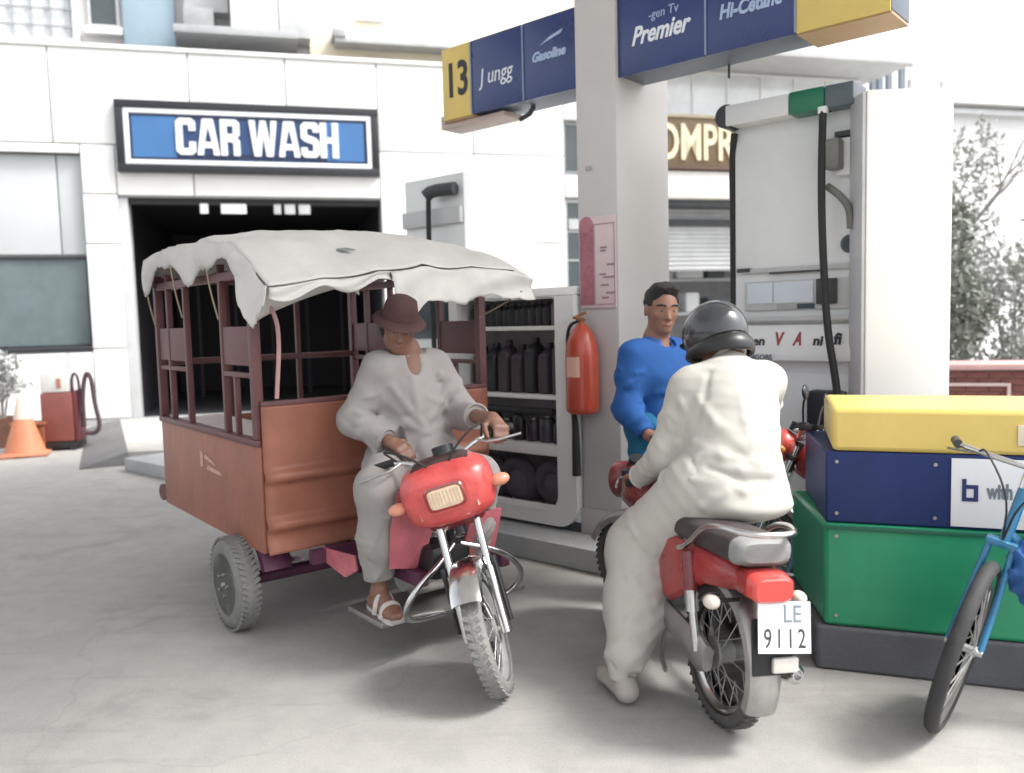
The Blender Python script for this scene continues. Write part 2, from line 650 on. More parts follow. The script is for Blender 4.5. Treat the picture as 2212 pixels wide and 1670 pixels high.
def head(S, c, fw, up, h=0.235):
    """skull, jaw, nose, brow, lips, ears, neck root; c = centre of the head"""
    c, fw, up = [np.array(v, float) for v in (c, fw, up)]
    fw /= np.linalg.norm(fw)
    up = up - fw * (up @ fw); up /= np.linalg.norm(up)
    lf = np.cross(up, fw)
    Rm = np.stack([fw, lf, up], 1)
    k = h / 0.235
    P = lambda x, y, z: c + (fw * x + lf * y + up * z) * k
    S.ell(P(-0.008, 0, 0.028), np.array([0.096, 0.076, 0.09]) * k, Rm, 0.02)
    S.ell(P(0.022, 0, -0.035), np.array([0.066, 0.06, 0.08]) * k, Rm, 0.04)
    S.ell(P(0.056, 0, -0.09), np.array([0.028, 0.028, 0.02]) * k, Rm, 0.03)
    S.cone(P(0.082, 0, 0.01), P(0.102, 0, -0.03), 0.008 * k, 0.0125 * k, 0.012)
    for s_ in (-1, 1):
        S.ell(P(0.094, s_ * 0.011, -0.032), np.array([0.009, 0.009, 0.008]) * k, Rm, 0.006)
        S.cone(P(0.082, s_ * 0.012, 0.027), P(0.066, s_ * 0.046, 0.026), 0.009 * k, 0.008 * k, 0.012)
        S.ell(P(0.058, s_ * 0.042, -0.018), np.array([0.02, 0.02, 0.018]) * k, Rm, 0.02)
        S.ell(P(-0.005, s_ * 0.078, -0.005), np.array([0.02, 0.008, 0.033]) * k, Rm, 0.008)
    S.cone(P(0.084, -0.018, -0.058), P(0.084, 0.018, -0.058), 0.0075 * k, None, 0.006)
    S.cone(P(0.081, -0.015, -0.068), P(0.081, 0.015, -0.068), 0.0085 * k, None, 0.006)
    return P, Rm, k

# ================================================================== materials in use
WHITE = M('white_cladding', (0.80, 0.80, 0.79), 0.35, var=0.04, scale=1.2, grime=0.12)
WHITE2 = M('white_paint', (0.78, 0.78, 0.77), 0.4, var=0.05, scale=2.5, grime=0.1)
PUMPW = M('pump_enamel', (0.74, 0.76, 0.76), 0.32, var=0.05, scale=2.0, grime=0.14)
CREAM = M('cream_plaster', (0.76, 0.69, 0.55), 0.8, var=0.08, scale=0.8, bump=0.15, bscale=40, grime=0.12)
PLASTER = M('pale_plaster', (0.62, 0.61, 0.60), 0.8, var=0.1, scale=0.7, bump=0.15, bscale=40, grime=0.2)
GREYW = M('grey_painted_steel', (0.36, 0.37, 0.38), 0.45, var=0.12, scale=4, grime=0.2)
LGREY = M('light_grey_paint', (0.52, 0.53, 0.54), 0.5, var=0.1, scale=3, grime=0.2)
DGREY = M('dark_grey_plastic', (0.045, 0.05, 0.055), 0.5, var=0.25, scale=8)
BLACK = M('black_rubber', (0.016, 0.016, 0.017), 0.6, var=0.3, scale=20, bump=0.1, bscale=200)
BLACKP = M('black_plastic', (0.014, 0.014, 0.016), 0.38, var=0.3, scale=9)
DARKROOM = M('unlit_bay_wall', (0.02, 0.019, 0.025), 0.7, var=0.3, scale=1.0, grime=0.2)  # near-black colour puts the unlit bay's darkness into its walls
SIGNBLK = M('sign_frame_black', (0.02, 0.022, 0.026), 0.35, var=0.2, scale=3)
SIGNBLUE = M('sign_blue', (0.05, 0.155, 0.36), 0.35, var=0.06, scale=2)
SIGNNAVY = M('sign_navy', (0.02, 0.035, 0.09), 0.35, var=0.1, scale=2)
NAVY = M('navy_panel', (0.014, 0.034, 0.15), 0.28, var=0.12, scale=2.5, grime=0.08, coat=0.2)
YELLOW = M('yellow_panel', (0.70, 0.53, 0.15), 0.42, var=0.09, scale=2.5, grime=0.2)
GREEN = M('green_panel', (0.022, 0.31, 0.15), 0.4, var=0.2, scale=2.2, grime=0.22, coat=0.1)
GREENW = M('green_header', (0.012, 0.17, 0.085), 0.35, var=0.1, scale=3)
PAPER = M('paper_white', (0.78, 0.80, 0.82), 0.55, var=0.03, scale=3)
INK = M('ink_dark', (0.03, 0.03, 0.04), 0.6, var=0.1)
INKBLUE = M('ink_blue', (0.02, 0.03, 0.13), 0.5, var=0.1)
INKGREY = M('ink_grey', (0.16, 0.19, 0.22), 0.6, var=0.1)
INKRED = M('ink_red', (0.32, 0.04, 0.05), 0.5, var=0.1)
INKWHITE = M('ink_white', (0.72, 0.76, 0.82), 0.5, var=0.05)
INKPALE = M('ink_pale_blue', (0.36, 0.46, 0.66), 0.5, var=0.1)
BROWN = M('sign_brown', (0.15, 0.098, 0.052), 0.45, var=0.15, scale=4)
CREAML = M('letter_cream', (0.80, 0.70, 0.47), 0.45, var=0.05)
CHROME = M('chrome', (0.62, 0.62, 0.62), 0.18, 1.0, var=0.12, scale=12, grime=0.2)
STEEL = M('worn_steel', (0.42, 0.41, 0.40), 0.42, 0.85, var=0.2, scale=10, grime=0.35)
ALU = M('cast_aluminium', (0.50, 0.50, 0.49), 0.48, 0.75, var=0.2, scale=12, bump=0.1, bscale=80, grime=0.35)
DUSTYRE = M('dusty_tyre', (0.075, 0.072, 0.07), 0.85, var=0.35, scale=6, bump=0.35, bscale=90)
GREYTYRE = M('pale_dusty_tyre', (0.20, 0.20, 0.19), 0.85, var=0.25, scale=5, bump=0.35, bscale=90)
RIMGREY = M('dusty_rim', (0.36, 0.37, 0.37), 0.5, 0.35, var=0.2, scale=8, grime=0.3)
REDPAINT = M('motorbike_red', (0.33, 0.03, 0.03), 0.3, var=0.22, scale=8, grime=0.38, coat=0.35)
MAROON = M('motorbike_maroon', (0.16, 0.022, 0.028), 0.25, var=0.15, scale=8, grime=0.18, coat=0.5)
REDLENS = M('red_lens', (0.62, 0.06, 0.05), 0.2, var=0.1, scale=8, coat=0.5)
TRIKERED = M('tricycle_red_fairing', (0.50, 0.045, 0.045), 0.32, var=0.2, scale=9, grime=0.36, coat=0.3, tint=(0.58, 0.09, 0.085))
TRIKEPINK = M('faded_pink_shield', (0.56, 0.16, 0.19), 0.4, var=0.22, scale=7, grime=0.25)
CARGO = M('orange_cargo_paint', (0.295, 0.112, 0.072), 0.5, var=0.2, scale=3.2, grime=0.5, bump=0.35, bscale=7)
FRAMEBR = M('red_brown_frame_paint', (0.125, 0.048, 0.05), 0.5, var=0.2, scale=6, grime=0.3)
PURPLE = M('purple_chassis_paint', (0.11, 0.03, 0.07), 0.5, var=0.3, scale=6, grime=0.4)
SEATBLK = M('seat_vinyl', (0.05, 0.04, 0.04), 0.5, var=0.3, scale=10, bump=0.15, bscale=150)
SEATGRY = M('grey_seat_back', (0.22, 0.225, 0.22), 0.5, var=0.1, scale=8, bump=0.1, bscale=150)
CANVAS = M('dirty_white_canvas', (0.60, 0.585, 0.56), 0.9, var=0.1, scale=3.5, bump=0.25, bscale=180, grime=0.22)
GROUND = concrete('forecourt_concrete', (0.385, 0.377, 0.36))
KERB = concrete('kerb_concrete', (0.42, 0.43, 0.44), 3.0)
DKERB = concrete('dark_plinth_concrete', (0.15, 0.155, 0.17), 5.0)

def glassy(name, col, rough=0.05):
    m = M(name, col, rough, var=0.25, scale=0.9)
    m.node_tree.nodes['Principled BSDF'].inputs['Specular IOR Level'].default_value = 0.9
    return m
GLASSD = glassy('dark_window_glass', (0.045, 0.06, 0.065))
GLASST = glassy('teal_reflection_glass', (0.13, 0.17, 0.18), 0.12)  # teal base colour stands in for reflections in the left window
GLASSW = glassy('sky_reflection_glass', (0.70, 0.73, 0.75), 0.1)  # pale base colour stands in for the reflected white sky

# ================================================================== ground
g = MB()
g.grid(lambda u, v: (-90 + 180 * u, -40 + 180 * v, 0.0), 12, 12)
kind(g.build('ground', GROUND), 'structure')

# ================================================================== car wash building
B = thing('car_wash_building', 'long white panelled car wash building with open dark wash bay and shop front', 'building', (-6.4916, 14.1184, 0), R(15))
core = MB()
for (u0, u1, z0, z1) in ((-8, -0.53, 0, 1.32), (-8, -4.6, 1.32, 2.84), (-8, -0.53, 2.84, 6.15), (-0.53, 0, 0, 6.15), (0, 4.36, 3.81, 6.15), (4.36, 7.86, 0, 6.15),
                         (7.86, 9.4, 0, 2.1), (7.86, 9.4, 3.87, 4.35), (7.86, 9.4, 5.32, 6.15), (9.4, 9.75, 0, 6.15), (9.75, 13.5, 3.72, 5.5), (13.5, 16.5, 0, 5.5)):
    core.bx(u0, u1, 0.16 if u1 <= -0.52 and z0 > 2 and z0 < 3 else 0.03, 0.34, z0, z1)
wall = core.build('wall', GREYW, B)
def panel(u0, u1, z0, z1, y=0.0, mat=WHITE):
    gp = 0.011
    MB().bx(u0 + gp, u1 - gp, y - 0.02, y + 0.028, z0 + gp, z1 - gp, 0.004).build('wall_panel', mat, wall)
ue = [-8, -5.6, -3.3, -0.92, 1.21, 2.79, 4.36, 6.1, 7.86]
for a, b in zip(ue, ue[1:]):
    panel(a, b, 4.66, 6.2)
for a, b in ((-8, -5.6), (-5.6, -3.3), (-3.3, -0.92), (-0.92, -0.53)):
    panel(a, b, 2.86, 4.5, 0.13, M('recess_dimmed_panel', (0.50, 0.525, 0.535), 0.4, var=0.05, scale=1.2))  # white panels greyed in the colour for the dimmer exposure here
    panel(a, b, 0.12, 1.24)
panel(-8, -0.53, 4.5, 4.66)
for z0, z1 in ((0.1, 1.29), (1.29, 3.03), (3.03, 3.85), (3.85, 4.66)):
    panel(-0.53, 0.0, z0, z1)
for a, b in ((0, 1.21), (1.21, 4.36)):
    panel(a, b, 3.83, 4.66)
for a, b in ((4.36, 6.1), (6.1, 7.86)):
    for z0, z1 in ((0.1, 1.5), (1.5, 3.03), (3.03, 4.66)):
        panel(a, b, z0, z1)
panel(7.86, 9.75, 5.34, 6.2)
panel(7.86, 9.4, 3.89, 4.33)
panel(7.86, 9.4, 0.1, 2.08)
panel(9.4, 9.75, 0.1, 2.6); panel(9.4, 9.75, 2.6, 5.34)
for z0, z1 in ((0.1, 1.8), (1.8, 3.6), (3.6, 5.5)):
    panel(13.5, 15.0, z0, z1); panel(15.0, 16.5, z0, z1)
MB().bx(-8, 9.8, -0.06, 0.4, 6.2, 6.27, 0.01).build('parapet_cap', WHITE2, B)
MB().bx(-8, 9.75, -0.015, 0.03, 0, 0.1).build('skirting', GREYW, B)
# wash bay interior
bay = MB()
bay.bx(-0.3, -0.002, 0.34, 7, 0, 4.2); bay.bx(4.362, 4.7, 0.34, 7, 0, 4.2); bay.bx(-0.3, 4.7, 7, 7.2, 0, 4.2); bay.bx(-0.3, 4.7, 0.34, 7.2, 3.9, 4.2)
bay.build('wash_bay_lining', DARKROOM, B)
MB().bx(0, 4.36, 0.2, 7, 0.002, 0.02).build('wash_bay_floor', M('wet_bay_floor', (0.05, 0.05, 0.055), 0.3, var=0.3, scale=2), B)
jb = MB()
jb.bx(-0.001, 0.14, 0.035, 0.36, 0, 3.80, 0.004)
jb.build('door_jamb', LGREY, B)
MB().bx(0.12, 4.36, 0.1, 0.2, 3.7, 3.81).build('shutter_housing', BLACKP, B)
for (u, w_, mt, nm) in ((1.28, 0.13, PAPER, 'plate'), (1.62, 0.42, PAPER, 'plate'), (2.5, 0.12, LGREY, 'plate'), (2.68, 0.18, LGREY, 'plate'), (2.92, 0.2, LGREY, 'plate')):  # pale plates added in place of bright lights and openings inside the bay
    MB().bx(u, u + w_, 0.06, 0.075, 3.55, 3.72, 0.003).build('bay_light_stand_in', mt, B)
wv = MB()
for i in range(5):
    wv.cyl((0.7 + 0.8 * i, 5.0, 0), (0.7 + 0.8 * i, 5.0, 3.4), 0.03)
wv.build('bay_pipe', M('bay_pipe', (0.06, 0.05, 0.06), 0.5), B)

def window(par, u0, u1, z0, z1, y=0.1, cols=2, rows=1, fm=GREYW, gm=GLASSD, ft=0.05, sill=True):
    f = MB()
    for (a, b, c, d) in ((u0, u1, z0, z0 + ft), (u0, u1, z1 - ft, z1), (u0, u0 + ft, z0 + ft, z1 - ft), (u1 - ft, u1, z0 + ft, z1 - ft)):
        f.bx(a, b, y - 0.04, y + 0.04, c, d, 0.004)
    fr = f.build('window_frame', fm, par)
    for i in range(cols):
        for j in range(rows):
            a = u0 + ft + (u1 - u0 - 2 * ft) * i / cols; b = u0 + ft + (u1 - u0 - 2 * ft) * (i + 1) / cols
            c = z0 + ft + (z1 - z0 - 2 * ft) * j / rows; d = z0 + ft + (z1 - z0 - 2 * ft) * (j + 1) / rows
            MB().bx(a, b, y + 0.002, y + 0.012, c, d).build('pane', gm, fr)
    for i in range(1, cols):
        a = u0 + ft + (u1 - u0 - 2 * ft) * i / cols
        MB().bx(a - 0.015, a + 0.015, y - 0.025, y + 0.03, z0 + ft, z1 - ft).build('mullion', fm, fr)
    for j in range(1, rows):
        c = z0 + ft + (z1 - z0 - 2 * ft) * j / rows
        MB().bx(u0 + ft, u1 - ft, y - 0.022, y + 0.028, c - 0.012, c + 0.012).build('transom', fm, fr)
    if sill:
        MB().bx(u0 - 0.03, u1 + 0.03, y - 0.16, y + 0.05, z0 - 0.075, z0 - 0.003, 0.006).build('window_sill', SIGNBLK, fr)
    return fr
window(B, -4.6, -0.54, 1.33, 2.83, 0.16, 2, 1, SIGNBLK, GLASST, 0.04)
window(B, 7.87, 9.4, 4.36, 5.31, 0.1, 2, 1, GREYW, GLASSD, 0.04, False)
wf = window(B, 7.87, 9.4, 2.11, 3.86, 0.1, 2, 3, LGREY, GLASSD, 0.05, False)
MB().bx(7.95, 9.3, 0.06, 0.07, 3.3, 3.5).build('notice_strip', LGREY, wf)
# compressor bay: roller shutter, pelmet, grey stores
sh = MB()
for i in range(14):
    z = 3.70 - 0.09 * i
    sh.cyl((9.75, 0.14, z), (13.5, 0.14, z), 0.05, n=8)
sh.build('roller_shutter', LGREY, B)
MB().bx(9.75, 13.5, -0.42, 0.02, 3.84, 4.38, 0.05).build('shutter_pelmet', M('pelmet_white', (0.76, 0.73, 0.69), 0.45, var=0.05), B)
MB().bx(9.75, 13.5, -0.32, 0.1, 3.70, 3.83, 0.01).build('shutter_rail', DGREY, B)
MB().bx(9.75, 13.5, 0.02, 0.1, 3.38, 3.50).build('shutter_bottom_bar', DGREY, B)
st = MB(); st.bx(9.75, 13.5, 2.4, 2.5, 0, 3.7); st.bx(9.75, 13.5, 0.1, 2.5, 0.001, 0.02)
st.build('store_lining', M('store_wall', (0.30, 0.30, 0.31), 0.7, var=0.15), B)
for z in (0.8, 1.6, 2.3):
    MB().bx(9.8, 13.4, 0.6, 1.1, z, z + 0.05).build('store_shelf', GREYW, B)
for i, (u, z, w_, h_) in enumerate(((9.9, 2.36, 0.5, 0.16), (10.5, 2.36, 0.6, 0.3), (11.2, 2.36, 0.4, 0.22), (10.0, 1.66, 0.5, 0.35), (10.7, 1.66, 0.3, 0.4), (11.2, 1.66, 0.6, 0.3), (12.2, 1.66, 0.6, 0.4))):
    MB().bx(u, u + w_, 0.62, 0.98, z, z + h_, 0.02).build('stored_carton', (GREYW, LGREY, DGREY)[i % 3], B)
# upper glazing and roof slab on the right
window(B, 9.8, 14.5, 5.52, 6.42, 0.12, 6, 1, WHITE2, GLASSW, 0.05, False)
MB().bx(9.4, 14.9, -1.0, 2.5, 6.45, 6.72, 0.02).build('roof_slab', LGREY, B)

# ---- storey behind the parapet
U = thing('upper_storey_house', 'pale house storey rising behind the car wash parapet with barred window and blue shutter', 'building', (-6.4916 - math.sin(R(15)) * 1.6, 14.1184 + math.cos(R(15)) * 1.6, 0), R(15))
MB().bx(-9, 3.3, 0.02, 0.3, 5.5, 10.5).build('wall', PLASTER, U)
MB().bx(3.3, 9.7, -0.06, 0.3, 5.5, 10.5).build('cream_wall', CREAM, U)
gw = MB()
gw.bx(-3.4, -0.72, -0.1, -0.02, 6.7, 6.8); gw.bx(-3.4, -0.72, -0.1, -0.02, 8.2, 8.3); gw.bx(-0.82, -0.72, -0.1, -0.02, 6.8, 8.2)
gf = gw.build('window_frame', PLASTER, U)
MB().bx(-3.4, -0.82, -0.02, 0.0, 6.8, 8.2).build('pane', GLASSW, gf)
for i in range(9):
    MB().bx(-3.3 + 0.3 * i, -3.27 + 0.3 * i, -0.08, -0.05, 6.8, 8.2).build('window_bar', GREYW, gf)
for i in range(4):
    MB().bx(-3.4, -0.82, -0.09, -0.06, 7.0 + 0.3 * i, 7.03 + 0.3 * i).build('window_bar', GREYW, gf)
MB().bx(-3.5, -0.5, -0.3, 0.02, 6.55, 6.69, 0.01).build('window_ledge', LGREY, U)
w2 = window(U, -0.58, -0.05, 7.05, 8.2, 0.0, 1, 1, LGREY, GLASSD, 0.05, False)
MB().bx(-0.62, 0.0, -0.16, 0.03, 6.9, 7.03, 0.01).build('window_ledge', WHITE2, U)
MB().bx(0.02, 0.9, -0.12, 0.02, 6.0, 8.6, 0.01).build('blue_shutter', M('faded_blue_shutter', (0.30, 0.40, 0.48), 0.6, var=0.12, scale=1.5), U)
MB().bx(1.08, 1.6, -0.5, 0.02, 6.95, 7.35, 0.02).build('meter_box', GREYW, U)
MB().bx(1.08, 1.85, -0.3, 0.02, 7.36, 8.6, 0.01).build('pier', LGREY, U)
MB().bx(1.9, 2.72, -0.7, 0.02, 6.92, 8.6, 0.02).build('white_box_bay', WHITE2, U)
MB().bx(2.74, 3.3, -0.5, 0.02, 6.92, 8.6, 0.01).build('side_pier', LGREY, U)
MB().bx(0.95, 3.05, -0.95, 0.02, 6.76, 6.9, 0.015).build('balcony_slab', GREYW, U)
MB().bx(3.75, 9.7, -0.5, -0.062, 6.9, 7.0, 0.01).build('rain_ledge', LGREY, U)
MB().bx(3.7, 3.95, -0.56, -0.063, 6.98, 7.12, 0.02).build('spout', GREYW, U)
MB().bx(4.2, 4.7, -0.1, -0.062, 7.45, 7.5).build('vent_hood', LGREY, U)

# ---- CAR WASH sign
S = thing('car_wash_sign', 'large blue CAR WASH sign with black and white frame above the wash bay', 'sign', (-6.4916, 14.1184, 0), R(15))
def frame_rect(mb, u0, u1, z0, z1, t, y0, y1, bev=0.004):
    mb.bx(u0, u1, y0, y1, z0, z0 + t, bev); mb.bx(u0, u1, y0, y1, z1 - t, z1, bev)
    mb.bx(u0, u0 + t, y0, y1, z0 + t, z1 - t, bev); mb.bx(u1 - t, u1, y0, y1, z0 + t, z1 - t, bev)
    return mb
frame_rect(MB(), 0.05, 4.35, 4.2, 5.37, 0.13, -0.16, -0.022).build('outer_frame', SIGNBLK, S)
frame_rect(MB(), 0.18, 4.22, 4.33, 5.24, 0.075, -0.15, -0.03).build('white_frame', PAPER, S)
MB().bx(0.255, 4.145, -0.11, -0.03, 4.405, 5.165).build('sign_board', SIGNNAVY, S)
MB().bx(0.30, 0.98, -0.124, -0.111, 4.45, 5.12).build('blue_field', SIGNBLUE, S)
MB().bx(3.44, 4.09, -0.124, -0.111, 4.45, 5.12).build('blue_field', SIGNBLUE, S)
MB().bx(0.99, 3.43, -0.122, -0.111, 4.52, 5.08).build('centre_field', M('sign_mid_navy', (0.022, 0.055, 0.15), 0.35, var=0.15, scale=2), S)
SLET = M('sign_letter_white', (0.8, 0.81, 0.83), 0.4, var=0.03)
def block_letter(ch, x, z, w, h, t, par):
    """heavy condensed block capitals cut from plate"""
    c = t * 0.55
    G = {'C': [[(0, c), (c, 0), (w - c, 0), (w, c), (w, h * 0.36), (w - t, h * 0.36), (w - t, t), (t, t), (t, h - t), (w - t, h - t), (w - t, h * 0.66), (w, h * 0.66), (w, h - c), (w - c, h), (c, h), (0, h - c)]],
         'A': [[(0, 0), (t * 0.95, 0), (t * 1.05, h * 0.2), (w - t * 1.05, h * 0.2), (w - t * 0.95, 0), (w, 0), (w * 0.74, h), (w * 0.26, h)], 'cut', [(t * 1.15, h * 0.36), (w - t * 1.15, h * 0.36), (w * 0.5, h * 0.80)]],
         'R': [[(0, 0), (t, 0), (t, h * 0.40), (w - t, h * 0.36), (w - t, 0), (w, 0), (w, h * 0.42), (w - c * 0.8, h * 0.5), (w, h * 0.58), (w, h - c), (w - c, h), (0, h)], 'cut', [(t, h * 0.60), (w - t, h * 0.60), (w - t, h - t), (t, h - t)]],
         'S': [[(0, c), (c, 0), (w - c, 0), (w, c), (w, h * 0.45), (w - c, h * 0.56), (t, h * 0.64), (t, h - t), (w - t, h - t), (w - t, h * 0.72), (w, h * 0.72), (w, h - c), (w - c, h), (c, h), (0, h - c), (0, h * 0.56), (c, h * 0.46), (w - t, h * 0.38), (w - t, t), (t, t), (t, h * 0.28), (0, h * 0.28)]],
         'H': [[(0, 0), (t, 0), (t, h * 0.42), (w - t, h * 0.42), (w - t, 0), (w, 0), (w, h), (w - t, h), (w - t, h * 0.58), (t, h * 0.58), (t, h), (0, h)]],
         'W': [[(w * 0.16, 0), (w * 0.40, 0), (w * 0.5, h * 0.55), (w * 0.60, 0), (w * 0.84, 0), (w, h), (w - t * 0.95, h), (w * 0.74, h * 0.36), (w * 0.60, h), (w * 0.40, h), (w * 0.26, h * 0.36), (t * 0.95, h), (0, h)]]}[ch]
    bm = bmesh.new()
    loops = [G[0]] + ([G[2]] if len(G) > 1 else [])
    eds = []
    for lp in loops:
        vs_ = [bm.verts.new((p[0], p[1], 0)) for p in lp]
        eds += [bm.edges.new((vs_[i], vs_[(i + 1) % len(vs_)])) for i in range(len(vs_))]
    bmesh.ops.triangle_fill(bm, use_beauty=True, use_dissolve=False, edges=eds)
    if len(loops) > 1:
        import mathutils.geometry as mg_
        bad = [f for f in bm.faces if mg_.intersect_point_tri_2d is not None and all(tuple(round(q, 5) for q in v.co[:2]) in {tuple(round(q, 5) for q in p) for p in loops[1]} for v in f.verts)]
        bmesh.ops.delete(bm, geom=bad, context='FACES_ONLY')
    ex_ = bmesh.ops.extrude_face_region(bm, geom=bm.faces[:])
    for v in ex_['geom']:
        if isinstance(v, bmesh.types.BMVert):
            v.co.z += 0.03
    bmesh.ops.recalc_face_normals(bm, faces=bm.faces[:])
    me = bpy.data.meshes.new('letter')
    bm.to_mesh(me)
    bm.free()
    me.materials.append(SLET)
    put('letter', me, par, (x, -0.124, z), FACE_S)
xx = 0.98
for ch, w in (('C', 0.31), ('A', 0.36), ('R', 0.31), (' ', 0.12), ('W', 0.46), ('A', 0.36), ('S', 0.31), ('H', 0.31)):
    if ch != ' ':
        block_letter(ch, xx, 4.50, w, 0.60, 0.105, S)
    xx += w + 0.018

# ---- COMPRESSOR sign
S = thing('compressor_sign', 'brown COMPRESSOR sign with cream letters above the grey shutter', 'sign', (-6.4916, 14.1184, 0), R(15))
MB().bx(9.0, 13.05, -0.46, -0.03, 4.44, 5.36, 0.01).build('sign_board', BROWN, S)
MB().bx(8.98, 13.07, -0.49, -0.03, 5.362, 5.42, 0.005).build('top_trim', M('sign_trim_tan', (0.42, 0.36, 0.24), 0.5), S)
MB().bx(8.98, 13.07, -0.49, -0.03, 4.39, 4.438, 0.005).build('bottom_trim', M('sign_trim_dark', (0.10, 0.055, 0.045), 0.5), S)
text('COMPRESSOR', 0.95, CREAML, S, (11.02, -0.47, 4.87), FACE_S, 0.02, 0.016, fit=3.85)

# ---- rooftop lettering on the right annex
A = thing('roof_annex', 'pale flat roofed annex at the end of the car wash building', 'building', (-6.4916, 14.1184, 0), R(15))
MB().bx(14.95, 24, 0.5, 4, 0, 6.1).build('wall', M('annex_white', (0.74, 0.75, 0.76), 0.8, var=0.08, scale=0.5, grime=0.15), A)
MB().bx(14.9, 24.1, 0.2, 4.1, 6.1, 6.22, 0.01).build('roof_edge', WHITE2, A)
MB().bx(17.0, 24.1, 0.3, 0.52, 5.9, 6.0).build('cornice', LGREY, A)
L_ = thing('roof_lettering', 'grey block letters standing on the annex roof edge', 'sign', (-6.4916, 14.1184, 0), R(15))
text('inT', 0.95, INKGREY, L_, (15.45, 0.35, 6.6), FACE_S, 0.04, 0.03, 0.85)
for (u0, u1) in ((16.0, 16.7), (16.85, 17.5)):
    MB().bx(u0, u1, 0.4, 0.5, 6.23, 6.62, 0.02).build('letter_block', LGREY, L_)

# ================================================================== pump island: kerb, pillar, overhead boxes
PA = math.atan2(0.656, -0.755)          # direction d of the overhead boxes (to the far left)
IS = (0.696, 5.35, 0)
IROT = PA - math.pi                      # local +X = -d (to the near right), local +Y = into the picture to the right
# island local frame: x = -(distance along d), y = along e
isl = MB()
isl.bx(-6.5, 0.42, -0.33, 1.5, 0, 0.15, 0.025)
o = isl.build('pump_island', KERB, None, IS, (0, 0, IROT))
tag(o, 'long pale concrete island kerb under the grey pillar and oil shelf', 'kerb')

P_ = thing('canopy_pillar', 'square pale grey canopy pillar rising out of the picture between the number boxes', 'pillar', IS, IROT)
PILM = M('pillar_paint', (0.53, 0.515, 0.505), 0.55, var=0.05, scale=2.0, grime=0.12, bump=0.03, bscale=30)
MB().bx(-0.31, 0, 0, 0.64, 0.15, 5.6, 0.012).build('shaft', PILM, P_)
MB().bx(-0.325, 0.015, -0.015, 0.655, 0.15, 0.32, 0.01).build('base_collar', PILM, P_)
MB().bx(-0.235, -0.195, -0.012, -0.002, 2.55, 2.575).build('screw_plate', GREYW, P_)

ibx = thing
def number_box(x0, x1, panels, label, bracket):
    T = thing('overhead_number_box', label, 'sign', IS, IROT)
    MB().bx(x0, x1, 0.045, 0.34, 3.105, 3.60, 0.006).build('housing', M('box_housing', (0.11, 0.14, 0.19), 0.4, var=0.15, scale=4, grime=0.15), T)
    for (a, b, mt) in panels:
        MB().bx(a + 0.004, b - 0.004, 0.028, 0.044, 3.095, 3.61, 0.003).build('face_panel', mt, T)
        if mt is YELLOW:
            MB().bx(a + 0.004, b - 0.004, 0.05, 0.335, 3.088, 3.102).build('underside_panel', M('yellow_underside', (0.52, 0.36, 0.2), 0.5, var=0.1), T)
    for (a, b, mt), (c, d, _) in zip(panels, panels[1:]):
        MB().bx(b - 0.006, b + 0.006, 0.022, 0.0275, 3.1, 3.605).build('joint_strip', M('joint_strip', (0.2, 0.27, 0.4), 0.4), T)
    return T
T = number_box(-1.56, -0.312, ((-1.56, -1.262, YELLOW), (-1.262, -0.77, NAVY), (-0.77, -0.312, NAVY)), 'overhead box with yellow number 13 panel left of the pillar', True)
text('13', 0.34, INK, T, (-1.405, 0.026, 3.36), FACE_S, 0.002, 0.008, 0.72)
text('J ungg', 0.16, INKWHITE, T, (-1.02, 0.026, 3.33), FACE_S, 0.002, 0.0, 0.8, shear=0.15)
text('Gasoline', 0.085, INKPALE, T, (-0.55, 0.026, 3.36), FACE_S, 0.002, 0.004, 0.95, shear=0.3)
sw = MB(); sw.prism([(-0.10, 0), (0.08, 0.045), (0.10, 0.07), (-0.02, 0.04)], 0, 0.002, Matrix.Translation((-0.52, 0.026, 3.43)) @ Matrix.Rotation(R(90), 4, 'X'))
sw.build('swoosh_mark', INKPALE, T)
lb = MB(); lb.bx(-1.64, -1.0, 0.08, 0.3, 3.05, 3.086, 0.008); lb.bx(-1.64, -1.59, 0.08, 0.3, 3.087, 3.15, 0.008)
lb.build('lamp_tray', M('lamp_tray_pink', (0.50, 0.40, 0.36), 0.5, var=0.1), T)
MB().tube([(-0.82, 0.2, 3.1), (-0.86, 0.2, 3.055), (-0.95, 0.2, 3.03)], 0.018, 8).build('lamp_clip', DGREY, T)
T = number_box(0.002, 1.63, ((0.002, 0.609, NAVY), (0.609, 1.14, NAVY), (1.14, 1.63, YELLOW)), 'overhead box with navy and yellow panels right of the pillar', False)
text('Premier', 0.15, INKWHITE, T, (0.30, 0.026, 3.31), FACE_S, 0.002, 0.004, 0.8, shear=0.35)
text('-gen Tv', 0.075, INKPALE, T, (0.33, 0.026, 3.415), FACE_S, 0.002, 0.0, 0.9, shear=0.1)
text('Hi-Cetane', 0.11, INKPALE, T, (0.88, 0.026, 3.31), FACE_S, 0.002, 0.004, 0.8, shear=0.2)
text('16', 0.36, M('ink_dark_green', (0.02, 0.10, 0.03), 0.5), T, (1.38, 0.026, 3.37), FACE_S, 0.002, 0.008, 0.8)
MB().cyl((0.62, 0.3, 3.1), (0.62, 0.3, 3.02), 0.008, n=8).build('cable_stub', DGREY, T)

